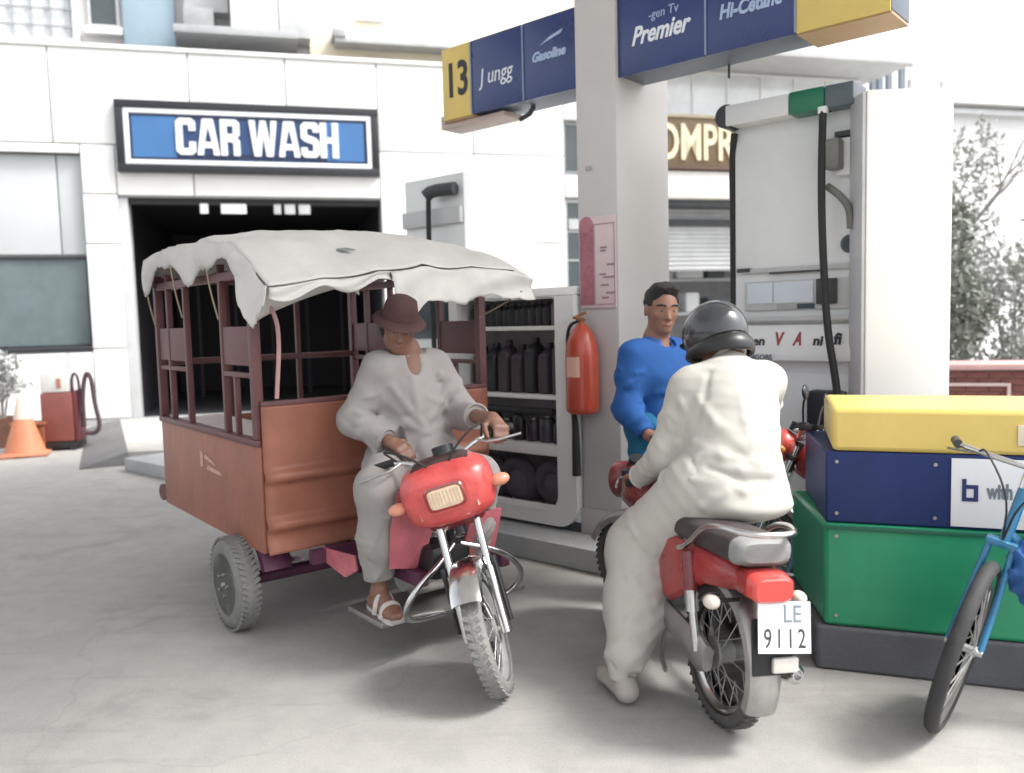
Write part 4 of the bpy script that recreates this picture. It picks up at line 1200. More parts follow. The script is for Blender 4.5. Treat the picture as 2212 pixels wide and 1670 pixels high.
T_GRIP = []
def motorcycle(name, label, loc, rotz, lean, body, steer=0.0, plate=None, red=REDPAINT, group=None, bar=1.0, mirrors=True, WB=1.15, dz=0.0, shell=None):
    T = thing(name, label, 'motorcycle', loc, 0, group)
    T.rotation_euler = Euler((lean, 0, rotz), 'XYZ')
    r = 0.285
    wheel(T, 'rear_wheel', Matrix.Translation((0, 0, r)), r, 0.075, CHROME, DUSTYRE, 18, 0.06, 0.05)
    f = MB()
    f.tube([(0.98, 0, 0.84), (0.80, 0, 0.74), (0.55, 0, 0.66), (0.2, 0, 0.66), (-0.12, 0, 0.64)], 0.022, 10, smooth=1)
    f.tube([(0.95, 0, 0.78), (0.80, 0, 0.52), (0.66, 0, 0.42)], 0.018, 10, smooth=1)
    for s_ in (-1, 1):
        f.tube([(0.55, s_ * 0.05, 0.64), (0.42, s_ * 0.07, 0.42), (0.38, s_ * 0.07, 0.30)], 0.016, 8, smooth=1)
        f.tube([(0.40, s_ * 0.075, 0.33), (0.0, s_ * 0.085, r)], 0.017, 8)
        f.tube([(0.35, s_ * 0.075, 0.62), (0.05, s_ * 0.10, 0.655), (-0.2, s_ * 0.07, 0.66)], 0.013, 8, smooth=1)
    f.build('frame', BLACKP, T)
    for s_ in (-1, 1):
        k = MB(); k.cyl((0.0, s_ * 0.115, r + 0.01), (0.04, s_ * 0.125, 0.46), 0.017, n=14); k.cyl((0.036, s_ * 0.124, 0.44), (0.085, s_ * 0.128, 0.655), 0.027, n=16)
        k.build('shock_absorber', CHROME if s_ > 0 else STEEL, T)
        c = MB(); c.cyl((0.055, s_ * 0.126, 0.52), (0.088, s_ * 0.129, 0.665), 0.031, n=16)
        c.build('shock_cover', body, T)
    e = MB()
    e.cyl((0.50, -0.10, 0.36), (0.50, 0.10, 0.36), 0.085, n=24); e.cyl((0.40, -0.085, 0.36), (0.40, 0.085, 0.36), 0.075, n=24); e.bx(0.40, 0.52, -0.085, 0.085, 0.28, 0.44, 0.02)
    e.cyl((0.56, 0, 0.385), (0.74, 0, 0.42), 0.045, n=16)
    eng = e.build('engine', ALU, T)
    fi = MB()
    for i in range(7):
        fi.box((0.60 + 0.022 * i, 0, 0.393 + 0.0043 * i), (0.006, 0.12, 0.13), 0.002, Euler((0, R(-11), 0)))
    kind(fi.build('cooling_fins', ALU, eng), 'stuff')
    cg = MB(); cg.loft([ring(-0.06, 0.10, r + 0.0, 0.022, 0.05, 14), ring(0.0, 0.10, r + 0.0, 0.024, 0.075, 14), ring(0.2, 0.098, 0.315, 0.024, 0.058, 14), ring(0.42, 0.095, 0.35, 0.022, 0.05, 14)])
    cg.build('chain_guard', STEEL, T)
    # exhaust on the right
    x = MB(); x.tube([(0.72, -0.03, 0.39), (0.72, -0.10, 0.28), (0.55, -0.14, 0.21), (0.30, -0.15, 0.23)], 0.017, 10, smooth=2)
    x.build('exhaust_pipe', CHROME, T)
    x = MB(); x.lathe([(0.018, 0.0), (0.042, 0.09), (0.045, 0.18), (0.045, 0.52), (0.038, 0.58), (0.022, 0.60), (0.018, 0.60), (0.018, 0.56), (0, 0.56)], (0.34, -0.15, 0.225), (-1, -0.02, 0.10), 24)
    x.build('muffler', CHROME, T)
    # fuel tank, seat, side covers, tail
    secs = []
    for (xx, cz, wy, hz) in ((0.50, 0.72, 0.05, 0.03), (0.52, 0.73, 0.085, 0.055), (0.58, 0.745, 0.11, 0.085), (0.68, 0.76, 0.125, 0.105), (0.78, 0.77, 0.13, 0.115), (0.88, 0.775, 0.12, 0.11), (0.95, 0.77, 0.09, 0.09), (0.985, 0.765, 0.05, 0.055), (0.99, 0.765, 0.02, 0.02)):
        secs.append(ring(xx, 0, cz, wy, hz, 28, 2.5))
    tk = MB().loft(secs).build('fuel_tank', body, T)
    MB().cyl((0.76, 0, 0.875), (0.76, 0, 0.90), 0.035, n=20).build('fuel_cap', CHROME, tk)
    secs = []
    for (xx, cz, wy, hz) in ((-0.25, 0.735, 0.07, 0.02), (-0.24, 0.74, 0.105, 0.05), (-0.18, 0.742, 0.118, 0.056), (0.05, 0.735, 0.12, 0.055), (0.28, 0.73, 0.115, 0.052), (0.45, 0.735, 0.095, 0.05), (0.54, 0.75, 0.07, 0.04), (0.56, 0.755, 0.04, 0.02)):
        secs.append(ring(xx, 0, cz, wy, hz, 28, 3.4))
    MB().loft(secs).build('seat', SEATBLK, T)
    sb = MB(); sb.loft([ring(-0.262, 0, 0.745, 0.09, 0.035, 24, 3.4), ring(-0.245, 0, 0.745, 0.112, 0.05, 24, 3.4), ring(-0.215, 0, 0.745, 0.121, 0.058, 24, 3.4)])
    sb.build('seat_back_band', SEATGRY, T)
    for s_ in (-1, 1):
        c = MB(); secs = []
        for (xx, z0, z1, yy) in ((-0.24, 0.60, 0.675, 0.07), (-0.15, 0.585, 0.69, 0.105), (0.0, 0.56, 0.69, 0.12), (0.15, 0.47, 0.685, 0.125), (0.28, 0.40, 0.68, 0.125), (0.40, 0.41, 0.67, 0.115), (0.46, 0.48, 0.66, 0.10)):
            secs.append([(xx, s_ * (yy - 0.022), z0), (xx, s_ * yy, z0 + 0.02), (xx, s_ * (yy + 0.008), (z0 + z1) / 2), (xx, s_ * yy, z1 - 0.02), (xx, s_ * (yy - 0.022), z1), (xx, s_ * (yy - 0.03), (z0 + z1) / 2)])
        c.loft(secs).build('side_cover', red, T)
    tl = MB(); tl.loft([ring(-0.20, 0, 0.635, 0.085, 0.05, 20, 4), ring(-0.28, 0, 0.635, 0.085, 0.052, 20, 4)])
    th_ = tl.build('tail_housing', red, T)
    tl = MB(); tl.loft([ring(-0.28, 0, 0.635, 0.083, 0.050, 20, 4), ring(-0.325, 0, 0.63, 0.08, 0.046, 20, 4), ring(-0.335, 0, 0.63, 0.07, 0.038, 20, 4)])
    tl.build('tail_lens', REDLENS, th_)
    for s_ in (-1, 1):
        i_ = MB(); i_.tube([(-0.2, s_ * 0.06, 0.56), (-0.2, s_ * 0.15, 0.56)], 0.008, 8)
        io = i_.build('indicator_stem', BLACKP, T)
        i_ = MB(); i_.ell((-0.21, s_ * 0.175, 0.56), (0.035, 0.03, 0.026))
        i_.build('indicator_lens', M('indicator_pale', (0.66, 0.60, 0.52), 0.3, var=0.1), io)
    arc_fender(0, r, 0.325, 0.13, R(28), R(202)).build('rear_fender', STEEL, T)
    gr = MB()
    gr.tube([(0.16, 0.135, 0.66), (0.08, 0.14, 0.69), (-0.06, 0.145, 0.80), (-0.18, 0.14, 0.825), (-0.30, 0.10, 0.825), (-0.325, 0, 0.825), (-0.30, -0.10, 0.825), (-0.18, -0.14, 0.825), (-0.06, -0.145, 0.80), (0.08, -0.14, 0.69), (0.16, -0.135, 0.66)], 0.0115, 10, smooth=2)
    gr.build('grab_rail', CHROME, T)
    MB().tube([(0.2, -0.11, 0.33), (0.2, -0.2, 0.31)], 0.012, 8).build('foot_peg', BLACK, T)
    MB().tube([(0.55, 0.09, 0.27), (0.55, 0.21, 0.265)], 0.014, 8).build('foot_peg', BLACK, T)
    MB().tube([(0.55, -0.09, 0.27), (0.55, -0.21, 0.265)], 0.014, 8).build('foot_peg', BLACK, T)
    MB().tube([(0.50, 0.13, 0.30), (0.62, 0.135, 0.27), (0.68, 0.14, 0.30), (0.68, 0.18, 0.305)], 0.007, 8, smooth=1).build('gear_lever', STEEL, T)
    MB().tube([(0.36, 0.08, 0.27), (0.30, 0.13, 0.17), (0.18, 0.16, 0.145)], 0.009, 8, smooth=1).build('side_stand', STEEL, T)
    if plate:
        P = MB(); P.box((0, 0, 0), (0.205, 0.178, 0.003), 0.0)
        pm = Matrix.Translation((-0.335, -0.045, 0.50)) @ Matrix.Rotation(R(-90), 4, 'Z') @ Matrix.Rotation(R(78), 4, 'X') @ Matrix.Rotation(R(-3), 4, 'Z')
        po = P.build('number_plate', PAPER, T, rot=pm)
        text(plate[0], 0.085, INKGREY, po, (0.03, 0.043, 0.0022), (0, 0, 0), 0.0008, 0.001, 0.9, name='plate_lettering')
        text(plate[1], 0.095, INK, po, (0.0, -0.042, 0.0022), (0, 0, 0), 0.0008, 0.0006, 0.72, name='plate_lettering', space=1.3)
        MB().box((-0.305, -0.045, 0.575), (0.01, 0.03, 0.09), 0.002).build('plate_bracket', BLACKP, T)
        MB().box((-0.328, -0.06, 0.36), (0.02, 0.10, 0.055), 0.01).build('rear_reflector', M('reflector_pale', (0.60, 0.58, 0.54), 0.35, var=0.1), T)
        MB().box((-0.305, -0.02, 0.42), (0.012, 0.16, 0.20), 0.004, Euler((0, R(8), 0))).build('mud_flap', BLACK, T)
    # steered front end
    hp = Vector((0.99, 0, 0.86)); ax = Vector((-0.43, 0, 0.9)).normalized()
    SM = Matrix.Translation(hp) @ Matrix.Rotation(steer, 4, ax) @ Matrix.Translation(-hp)
    T_GRIP.append(SM @ Matrix.Translation((0, 0, dz)))
    def sb_(m, name, mat, par=T):
        o = m.build(name, mat, par)
        if par is T:
            o.matrix_local = SM
        return o
    wheel(T, 'front_wheel', SM @ Matrix.Translation((WB + 0.06, 0, r)), r, 0.07, CHROME, DUSTYRE, 18, 0.055, 0.045)
    for s_ in (-1, 1):
        k = MB(); k.cyl((WB + 0.06, s_ * 0.075, r), (WB - 0.01, s_ * 0.075, 0.46), 0.022, n=14)
        k.cyl((WB - 0.01, s_ * 0.075, 0.46), (0.965, s_ * 0.075, 0.86), 0.015, n=12)
        sb_(k, 'fork_leg', CHROME)
    k = MB(); k.box((1.0, 0, 0.80), (0.05, 0.2, 0.03), 0.008, Euler((0, R(-25), 0))); k.cyl((1.03, 0, 0.72), (0.96, 0, 0.88), 0.022, n=12)
    sb_(k, 'steering_head', BLACKP)
    sb_(arc_fender(WB + 0.06, r, 0.325, 0.115, R(30), R(150)), 'front_fender', STEEL)
    hb = MB(); hb.tube([(0.83, 0.34 * bar, 0.955), (0.90, 0.22 * bar, 0.965), (0.965, 0.08, 0.90), (0.965, -0.08, 0.90), (0.90, -0.22 * bar, 0.965), (0.83, -0.34 * bar, 0.955)], 0.011, 10, smooth=2)
    ho = sb_(hb, 'handlebar', CHROME)
    ho.matrix_local = SM @ Matrix.Translation((0, 0, dz))
    for s_ in (-1, 1):
        q = MB(); q.tube([(0.885, s_ * 0.245 * bar, 0.963), (0.825, s_ * 0.35 * bar, 0.953)], 0.017, 12)
        q.build('grip', BLACK, ho)
        q = MB(); q.tube([(0.90, s_ * 0.21 * bar, 0.955), (0.95, s_ * 0.25 * bar, 0.945), (0.90, s_ * 0.36 * bar, 0.935)], 0.006, 8, smooth=1)
        q.build('lever', STEEL, ho)
        q = MB(); q.box((0.905, s_ * 0.215 * bar, 0.965), (0.05, 0.045, 0.045), 0.01)
        q.build('switch_box', BLACKP, ho)
        if not mirrors:
            continue
        q = MB(); q.tube([(0.91, s_ * 0.2, 0.965), (0.90, s_ * 0.26, 1.08), (0.88, s_ * 0.30, 1.12)], 0.006, 8, smooth=1)
        ms = q.build('mirror_stem', BLACKP, ho)
        q = MB(); q.ell((0.88, s_ * 0.31, 1.14), (0.015, 0.055, 0.04))
        q.build('mirror_head', BLACKP, ms)
        q = MB(); q.tube([(1.04, s_ * 0.06, 0.84), (1.04, s_ * 0.15, 0.84)], 0.008, 8)
        io = sb_(q, 'indicator_stem', BLACKP)
        q = MB(); q.ell((1.04, s_ * 0.175, 0.84), (0.035, 0.028, 0.026))
        q.build('indicator_lens', M('indicator_amber', (0.6, 0.22, 0.03), 0.3, var=0.1), io)
    hl = MB(); hl.lathe([(0.0, -0.09), (0.05, -0.085), (0.085, -0.05), (0.095, 0.0), (0.095, 0.03), (0.088, 0.035)], (1.07, 0, 0.865), (1, 0, -0.1), 28)
    h1 = sb_(hl, 'headlight_shell', shell or red)
    h1.matrix_local = SM @ Matrix.Translation((0, 0, dz))
    hl = MB(); hl.lathe([(0.086, 0.034), (0.06, 0.046), (0.0, 0.052)], (1.07, 0, 0.865), (1, 0, -0.1), 28)
    hl.build('headlight_lens', M('lamp_glass', (0.55, 0.56, 0.55), 0.12, var=0.1), h1)
    hl = MB(); hl.cyl((0.985, 0, 0.94), (0.965, 0, 0.985), 0.045, n=20)
    sb_(hl, 'speedometer', BLACKP).matrix_local = SM @ Matrix.Translation((0, 0, dz))
    return T

HB = math.atan2(0.973, -0.232)
BK = motorcycle('motorcycle', 'red and black motorcycle with white number plate carrying the helmeted rider', (0.785, 3.16, 0.0), HB, R(3.5), MAROON, R(33), ('LE', '9112'), group='motorcycles at the pumps', bar=0.74, mirrors=False, WB=1.0, dz=-0.09, shell=MAROON)
motorcycle('motorcycle', 'parked motorcycle mostly hidden behind the yellow and green block', (2.55, 4.53, 0.0), R(175), R(-3), REDPAINT, R(-28), None, M('bright_bike_red', (0.56, 0.075, 0.06), 0.3, var=0.12, scale=8, coat=0.3), group='motorcycles at the pumps')

# ---------------------------------------------------------------- cargo tricycle
TR_LOC, TR_ROT = (-0.706, 4.525, 0), R(-52)
T = thing('cargo_tricycle', 'orange cargo tricycle with railed box, dirty canvas roof and red fairing', 'tricycle', TR_LOC, TR_ROT)
HWID, LEN = 0.69, 1.68
ws = MB()
# side walls, floor, tailgate
MB().bx(-LEN, 0, -HWID, HWID, 0.47, 0.50, 0.004).build('cargo_floor', CARGO, T)
for s_ in (-1, 1):
    w = MB(); w.bx(-LEN, -0.001, s_ * HWID - 0.014, s_ * HWID + 0.014, 0.46, 1.0, 0.004)
    sw = w.build('side_panel', CARGO, T)
    MB().bx(-LEN, -0.002, s_ * HWID - 0.03, s_ * HWID + 0.03, 1.0, 1.035, 0.008).build('side_top_rail', FRAMEBR, T)
    if s_ < 0:
        dk = MB()
        dk.prism([(0, 0), (0.05, 0.01), (0.05, 0.09), (0, 0.10)], 0, 0.002, Matrix.Translation((-0.92, -HWID - 0.015, 0.79)) @ Matrix.Rotation(R(90), 4, 'X'))
        dk.prism([(0.07, 0.06), (0.26, 0.035), (0.24, 0.05), (0.09, 0.085)], 0, 0.002, Matrix.Translation((-0.92, -HWID - 0.015, 0.79)) @ Matrix.Rotation(R(90), 4, 'X'))
        dk.prism([(0.10, 0.0), (0.36, -0.01), (0.33, 0.012), (0.13, 0.026)], 0, 0.002, Matrix.Translation((-0.92, -HWID - 0.015, 0.79)) @ Matrix.Rotation(R(90), 4, 'X'))
        dk.build('faded_emblem', M('faded_decal', (0.50, 0.30, 0.24), 0.5, var=0.3, scale=30), sw)
MB().bx(-LEN - 0.02, -LEN + 0.002, -HWID + 0.015, HWID - 0.015, 0.46, 1.0, 0.004).build('tail_panel', CARGO, T)
MB().tube([(-LEN - 0.05, -HWID - 0.02, 0.52), (-LEN - 0.07, -HWID + 0.1, 0.52), (-LEN - 0.07, HWID - 0.1, 0.52), (-LEN - 0.05, HWID + 0.02, 0.52)], 0.055, 12, smooth=1).build('rear_bumper', FRAMEBR, T)
# front panel with pressed ridges
def fp(u, v):
    y = -HWID + 2 * HWID * u
    z = 0.46 + 0.74 * v
    x = 0.02
    for zc in (0.60, 0.845):
        dz = (z - zc) / 0.030
        x += 0.038 * math.exp(-dz ** 4) * (1 if abs(y) < 0.66 else 0.2)
    x += 0.025 * max(0, (0.52 - z) / 0.06) + 0.012 * math.sin(v * 3.1) * (1 - (y / HWID) ** 2)
    return (x, y, z)
f_ = MB(); f_.grid(fp, 24, 60)
fo = f_.build('front_panel', CARGO, T, ang=60)
md = fo.modifiers.new('thickness', 'SOLIDIFY'); md.thickness = 0.012
MB().bx(-0.03, 0.02, -HWID, HWID, 1.2, 1.225, 0.006).build('front_top_rail', FRAMEBR, T)
fl = MB()
fl.prism([(0, 0), (0.30, -0.04), (0.42, 0.02), (0.40, 0.09), (0.05, 0.06)], 0, 0.01, Matrix.Translation((0.03, -0.42, 0.40)) @ Matrix.Rotation(R(90), 4, 'X'))
fl.build('floor_apron', TRIKEPINK, T)
# frame posts and rails on both sides
def post(x, y, z0, z1, r=0.02):
    return MB().bx(x - r, x + r, y - r, y + r, z0, z1, 0.004).build('roof_post', FRAMEBR, T)
for s_ in (-1, 1):
    y = s_ * HWID
    for x in (-LEN + 0.03, -1.42, -1.08, -0.46, -0.03):
        post(x, y, 1.036, 1.93, 0.024 if x in (-LEN + 0.03, -0.03) else 0.017)
    post(-0.30, y, 1.036, 1.36, 0.014)
    MB().bx(-LEN, 0, y - 0.018, y + 0.018, 1.84, 1.885, 0.004).build('upper_rail', FRAMEBR, T)
    for (a, b) in ((-LEN + 0.056, -1.10), (-0.478, -0.056)):
        MB().bx(a, b, y - 0.012, y + 0.012, 1.40, 1.60, 0.006).build('rail_board', FRAMEBR, T)
        MB().bx(a, b, y - 0.016, y + 0.016, 1.34, 1.365, 0.004).build('mid_rail', FRAMEBR, T)
for x, zz in ((-LEN + 0.03, 1.92), (-0.03, 1.95)):
    MB().bx(x - 0.018, x + 0.018, -HWID + 0.02, HWID - 0.02, zz - 0.035, zz).build('cross_rail', FRAMEBR, T)
for y in (-0.25, 0.25):
    post(-LEN + 0.03, y, 1.0, 1.95, 0.016)
MB().bx(-LEN + 0.02, -LEN + 0.05, -HWID + 0.02, HWID - 0.02, 1.36, 1.40, 0.004).build('mid_rail', FRAMEBR, T)
MB().tube([(0.0, -HWID + 0.03, 1.75), (0.06, -HWID + 0.07, 1.68), (0.075, -HWID + 0.09, 1.55), (0.05, -HWID + 0.07, 1.24)], 0.011, 8, smooth=2).build('grab_handle', M('pale_pink_tube', (0.45, 0.26, 0.25), 0.4), T)
# benches inside
MB().bx(-LEN + 0.06, -0.05, -HWID + 0.03, -0.32, 0.86, 1.02, 0.03).build('bench_seat', M('pale_bench_vinyl', (0.55, 0.47, 0.44), 0.6, var=0.12, scale=4), T)
MB().bx(-LEN + 0.06, -0.05, 0.32, HWID - 0.03, 0.86, 1.02, 0.03).build('bench_seat', M('pale_bench_vinyl', (0.55, 0.47, 0.44)), T)
# canvas roof
def zroof(x, y):
    e = 2.04 + 0.085 * (1 - (y / 0.78) ** 2) + 0.035 * math.cos((x + 1.0) * 2.1)
    if x > -0.12:
        t = (x + 0.12) / 0.50
        e -= (0.195 - 0.035 * (y / 0.78)) * t ** 1.15
        e -= 0.03 * math.exp(-((y + 0.25) / 0.22) ** 2) * t
    e += 0.006 * math.sin(9 * x + 4 * y) * math.sin(5 * y + 1)
    e -= 0.016 * abs(math.sin(7 * x + 5 * y + 1.4 * math.sin(5 * y))) ** 0.7 * abs(math.sin(2.3 * x + 4 * y)) + 0.010 * abs(math.sin(11 * y - 5 * x + math.sin(4 * x))) ** 0.7
    e += 0.015 * math.exp(-((x + 0.5) / 0.07) ** 2) + 0.015 * math.exp(-((x + 1.1) / 0.07) ** 2)
    return e
def roof(u, v):
    x = -1.66 + 2.02 * u
    y = -0.76 + 1.52 * v
    return (x, y, zroof(x, y))
r_ = MB(); r_.grid(roof, 70, 54)
ro = r_.build('canvas_roof', CANVAS, T, ang=80)
ro.modifiers.new('thickness', 'SOLIDIFY').thickness = 0.004
def skirt(fn_top, n, drop, mat, name, par, nv=6):
    m = MB()
    def g_(u, v):
        p = Vector(fn_top(u)); d_ = drop(u)
        out = fn_top(u, True)
        k = math.sin(v * 3.0) * 0.018
        return (p.x + out[0] * k, p.y + out[1] * k, p.z - d_ * v)
    m.grid(g_, n, nv)
    o = m.build(name, mat, par, ang=80)
    o.modifiers.new('thickness', 'SOLIDIFY').thickness = 0.004
    return o
def side_top(s_):
    def f(u, nrm=False):
        x = -1.66 + 1.88 * u
        if nrm:
            return (0, s_ * (1 + 0.8 * math.sin(u * 23)))
        return (x, s_ * 0.762, zroof(x, s_ * 0.76))
    return f
skirt(side_top(-1), 60, lambda u: 0.15 + 0.055 * math.sin(u * 11.5 + 2.2) + 0.02 * math.sin(u * 31) + 0.007 * math.sin(u * 97 + 3 * math.sin(u * 40)) + 0.05 * max(0, 0.2 - u) * 4, CANVAS, 'side_valance', ro)
skirt(side_top(1), 60, lambda u: 0.15 + 0.04 * math.sin(u * 12), CANVAS, 'side_valance', ro)
def rear_top(u, nrm=False):
    y = -0.76 + 1.52 * u
    return (-1, 0) if nrm else (-1.662, y, zroof(-1.66, y))
skirt(rear_top, 40, lambda u: 0.17 + 0.05 * math.sin(u * 14), CANVAS, 'rear_valance', ro)
# hanging corner flap on the near front corner
def cflap(u, v):
    x = -0.02 + 0.41 * u
    z = zroof(min(x, 0.36), -0.76)
    d_ = 0.25 * max(0.0, 1 - abs(u - 0.55) / 0.62) + 0.02 + 0.008 * math.sin(u * 57)
    return (x + 0.02 * math.sin(v * 4 + u * 5), -0.775 - 0.03 * v - 0.014 * math.sin(u * 13 + v * 3) * v, z - d_ * v)
c_ = MB(); c_.grid(cflap, 24, 12)
c_.build('corner_flap', CANVAS, ro, ang=80).modifiers.new('thickness', 'SOLIDIFY').thickness = 0.004
def fflap(u, v):
    y = -0.13 + 0.91 * u
    d_ = (0.205 - 0.08 * u) * (1 + 0.08 * math.sin(u * 17) + 0.05 * math.sin(u * 61 + 2 * math.sin(u * 23))) + (0.07 * max(0, 0.18 - u) / 0.18) * math.sin(u * 60)
    return (0.362 + 0.016 * math.sin(v * 5 + u * 9) + 0.04 * (1 - u) * v, y, zroof(0.38, y) - d_ * v - 0.002)
c_ = MB(); c_.grid(fflap, 34, 10)
c_.build('front_flap', CANVAS, ro, ang=80).modifiers.new('thickness', 'SOLIDIFY').thickness = 0.004
def lflap(u, v):
    y = -0.76 + 0.63 * u
    return (0.362 + 0.01 * math.sin(v * 5 + u * 9), y, zroof(0.38, y) - (0.05 + 0.02 * math.sin(u * 12)) * v - 0.002)
c_ = MB(); c_.grid(lflap, 34, 6)
c_.build('front_flap', CANVAS, ro, ang=80).modifiers.new('thickness', 'SOLIDIFY').thickness = 0.004
# gusset cloth: from the near front post up along the front frame
def gus(u, v):
    y = -0.72 + 0.80 * u
    top = zroof(0.02, y) - 0.03
    low = 1.60 + 0.27 * (u ** 0.7)
    low = min(low, top - 0.02)
    return (0.03 + 0.05 * math.sin(v * 3.14) * (1 - u) + 0.01 * math.sin(12 * u + 6 * v), y, low + (top - low) * v)
c_ = MB(); c_.grid(gus, 30, 14)
c_.build('gusset_cloth', CANVAS, ro, ang=80).modifiers.new('thickness', 'SOLIDIFY').thickness = 0.004
ROPE = M('jute_rope', (0.36, 0.30, 0.22), 0.9, var=0.2, scale=30)
for (xa, ya, xb, zb) in ((-1.62, -0.775, -1.64, 1.62), (-1.05, -0.775, -1.07, 1.66), (-0.44, -0.775, -0.45, 1.64), (0.36, 0.70, 0.02, 1.62)):
    MB().tube([(xa, ya, zroof(xa, ya) - 0.10), ((xa + xb) / 2, ya * 0.97, (zroof(xa, ya) + zb) / 2 - 0.06), (xb, ya * 0.925, zb)], 0.005, 6, smooth=2).build('tie_rope', ROPE, ro)
sm = MB()
for xs_ in (-1.25, -0.62):
    sm.tube([(xs_, -0.76 + 1.52 * i / 24, zroof(xs_, -0.76 + 1.52 * i / 24) + 0.004) for i in range(25)], 0.004, 6)
sm.build('roof_seam', M('canvas_seam', (0.46, 0.44, 0.41), 0.9), ro)
tp = MB(); tp.prism([(0, 0), (0.05, 0.02), (0.085, -0.01), (0.10, -0.025), (0.03, -0.03)], 0, 0.004, Matrix.Translation((0.12, -0.30, zroof(0.12, -0.30) + 0.006)) @ Matrix.Rotation(R(-52 + 110), 4, 'Z') @ Matrix.Rotation(R(20), 4, 'X'))
tp.build('torn_patch', M('dark_grey_cloth', (0.22, 0.24, 0.22), 0.9), ro)  # dark grey torn patch laid on the canvas
# chassis
ch = MB()
for s_ in (-1, 1):
    ch.bx(-LEN + 0.05, 0.75, s_ * 0.24 - 0.025, s_ * 0.24 + 0.025, 0.37, 0.44, 0.004)
for x in (-1.5, -0.9, -0.45, 0.1):
    ch.bx(x - 0.025, x + 0.025, -0.5, 0.5, 0.39, 0.46)
ch.tube([(-0.34, -0.70, 0.245), (-0.34, 0.70, 0.245)], 0.035, 12)
ch.ell((-0.34, 0, 0.245), (0.11, 0.1, 0.1))
ch.tube([(0.5, 0, 0.36), (-0.4, 0, 0.24)], 0.022, 8)
ch.build('chassis', PURPLE, T)
for s_ in (-1, 1):
    lf = MB()
    for i in range(4):
        L2 = 0.42 - 0.08 * i
        lf.tube([(-0.42 - L2, s_ * 0.5, 0.40 - 0.014 * i), (-0.42, s_ * 0.5, 0.285 - 0.012 * i), (-0.42 + L2, s_ * 0.5, 0.40 - 0.014 * i)], 0.009, 6, smooth=2)
    lf.build('leaf_spring', M('pinkish_spring_steel', (0.34, 0.25, 0.29), 0.5, 0.3, var=0.2), T)
    wheel(T, 'rear_wheel', Matrix.Translation((-0.33, s_ * 0.745, 0.25)) @ Matrix.Rotation(0 if s_ < 0 else math.pi, 4, 'Z'), 0.25, 0.125, RIMGREY, GREYTYRE, disc=RIMGREY)
mg = MB(); 
for s_ in (-1, 1):
    arc_fender(-0.34, 0.25, 0.30, 0.16, R(20), R(160)).build('wheel_arch', PURPLE, T).location = (0, s_ * 0.60, -0.0)
# motorcycle half: backbone, tank, seat, engine, leg shield
bb = MB(); bb.tube([(0.84, -0.1, 0.92), (0.66, -0.07, 0.74), (0.35, 0, 0.60), (0.02, 0, 0.52)], 0.026, 10, smooth=1); bb.tube([(0.82, -0.1, 0.82), (0.72, -0.08, 0.5), (0.56, -0.04, 0.33), (0.1, 0, 0.36)], 0.02, 10, smooth=1)
bb.build('front_frame', BLACKP, T)
secs = [ring(xx, -0.05, cz, wy, hz, 28, 2.6) for (xx, cz, wy, hz) in ((0.52, 0.80, 0.06, 0.05), (0.55, 0.82, 0.10, 0.08), (0.64, 0.85, 0.13, 0.11), (0.74, 0.87, 0.135, 0.115), (0.82, 0.87, 0.11, 0.10), (0.86, 0.87, 0.06, 0.06))]
MB().loft(secs).build('fuel_tank', TRIKERED, T)
secs = [ring(xx, 0, cz, wy, hz, 28, 3.4) for (xx, cz, wy, hz) in ((0.05, 0.78, 0.12, 0.03), (0.07, 0.785, 0.15, 0.06), (0.25, 0.785, 0.15, 0.06), (0.45, 0.79, 0.12, 0.055), (0.56, 0.80, 0.08, 0.04))]
MB().loft(secs).build('seat', SEATBLK, T)
ls = MB()
ls.loft([[(0.66, -0.37, 0.47), (0.68, -0.38, 0.47), (0.66, -0.19, 0.43), (0.64, -0.19, 0.43)], [(0.71, -0.385, 0.66), (0.73, -0.395, 0.66), (0.76, -0.18, 0.66), (0.74, -0.18, 0.66)], [(0.76, -0.37, 0.84), (0.78, -0.38, 0.84), (0.83, -0.18, 0.86), (0.81, -0.18, 0.86)]])
ls.build('leg_shield', TRIKEPINK, T)
ls = MB()
ls.loft([[(0.62, 0.24, 0.42), (0.64, 0.25, 0.42), (0.62, 0.06, 0.42), (0.60, 0.06, 0.42)], [(0.70, 0.24, 0.66), (0.72, 0.25, 0.66), (0.75, 0.05, 0.68), (0.73, 0.05, 0.68)]])
ls.build('leg_shield', TRIKEPINK, T)
en = MB(); en.cyl((0.52, -0.17, 0.36), (0.52, 0.12, 0.36), 0.10, n=24); en.cyl((0.40, -0.15, 0.36), (0.40, 0.1, 0.36), 0.085, n=24); en.box((0.56, -0.02, 0.50), (0.13, 0.14, 0.18), 0.02)
eo = en.build('engine', ALU, T)
ef = MB()
for i in range(6):
    ef.box((0.57, -0.02, 0.44 + 0.026 * i), (0.19, 0.19, 0.007), 0.002)
kind(ef.build('cooling_fins', ALU, eo), 'stuff')
MB().cyl((0.50, -0.215, 0.36), (0.50, -0.17, 0.36), 0.075, 0.085, n=24).build('clutch_cover', M('clutch_pale', (0.56, 0.57, 0.55), 0.4, 0.4, var=0.2, grime=0.3), T)
MB().bx(0.36, 0.70, -0.44, 0.40, 0.205, 0.23, 0.006).build('foot_board', STEEL, T)
MB().tube([(0.78, -0.09, 0.55), (0.84, -0.20, 0.50), (0.84, -0.34, 0.40), (0.80, -0.38, 0.30), (0.74, -0.32, 0.22), (0.70, -0.1, 0.20)], 0.014, 10, smooth=2).build('crash_bar', CHROME, T)
MB().tube([(0.78, -0.05, 0.55), (0.84, 0.12, 0.50), (0.84, 0.26, 0.40), (0.80, 0.30, 0.30), (0.74, 0.24, 0.22), (0.70, 0.02, 0.20)], 0.014, 10, smooth=2).build('crash_bar', CHROME, T)
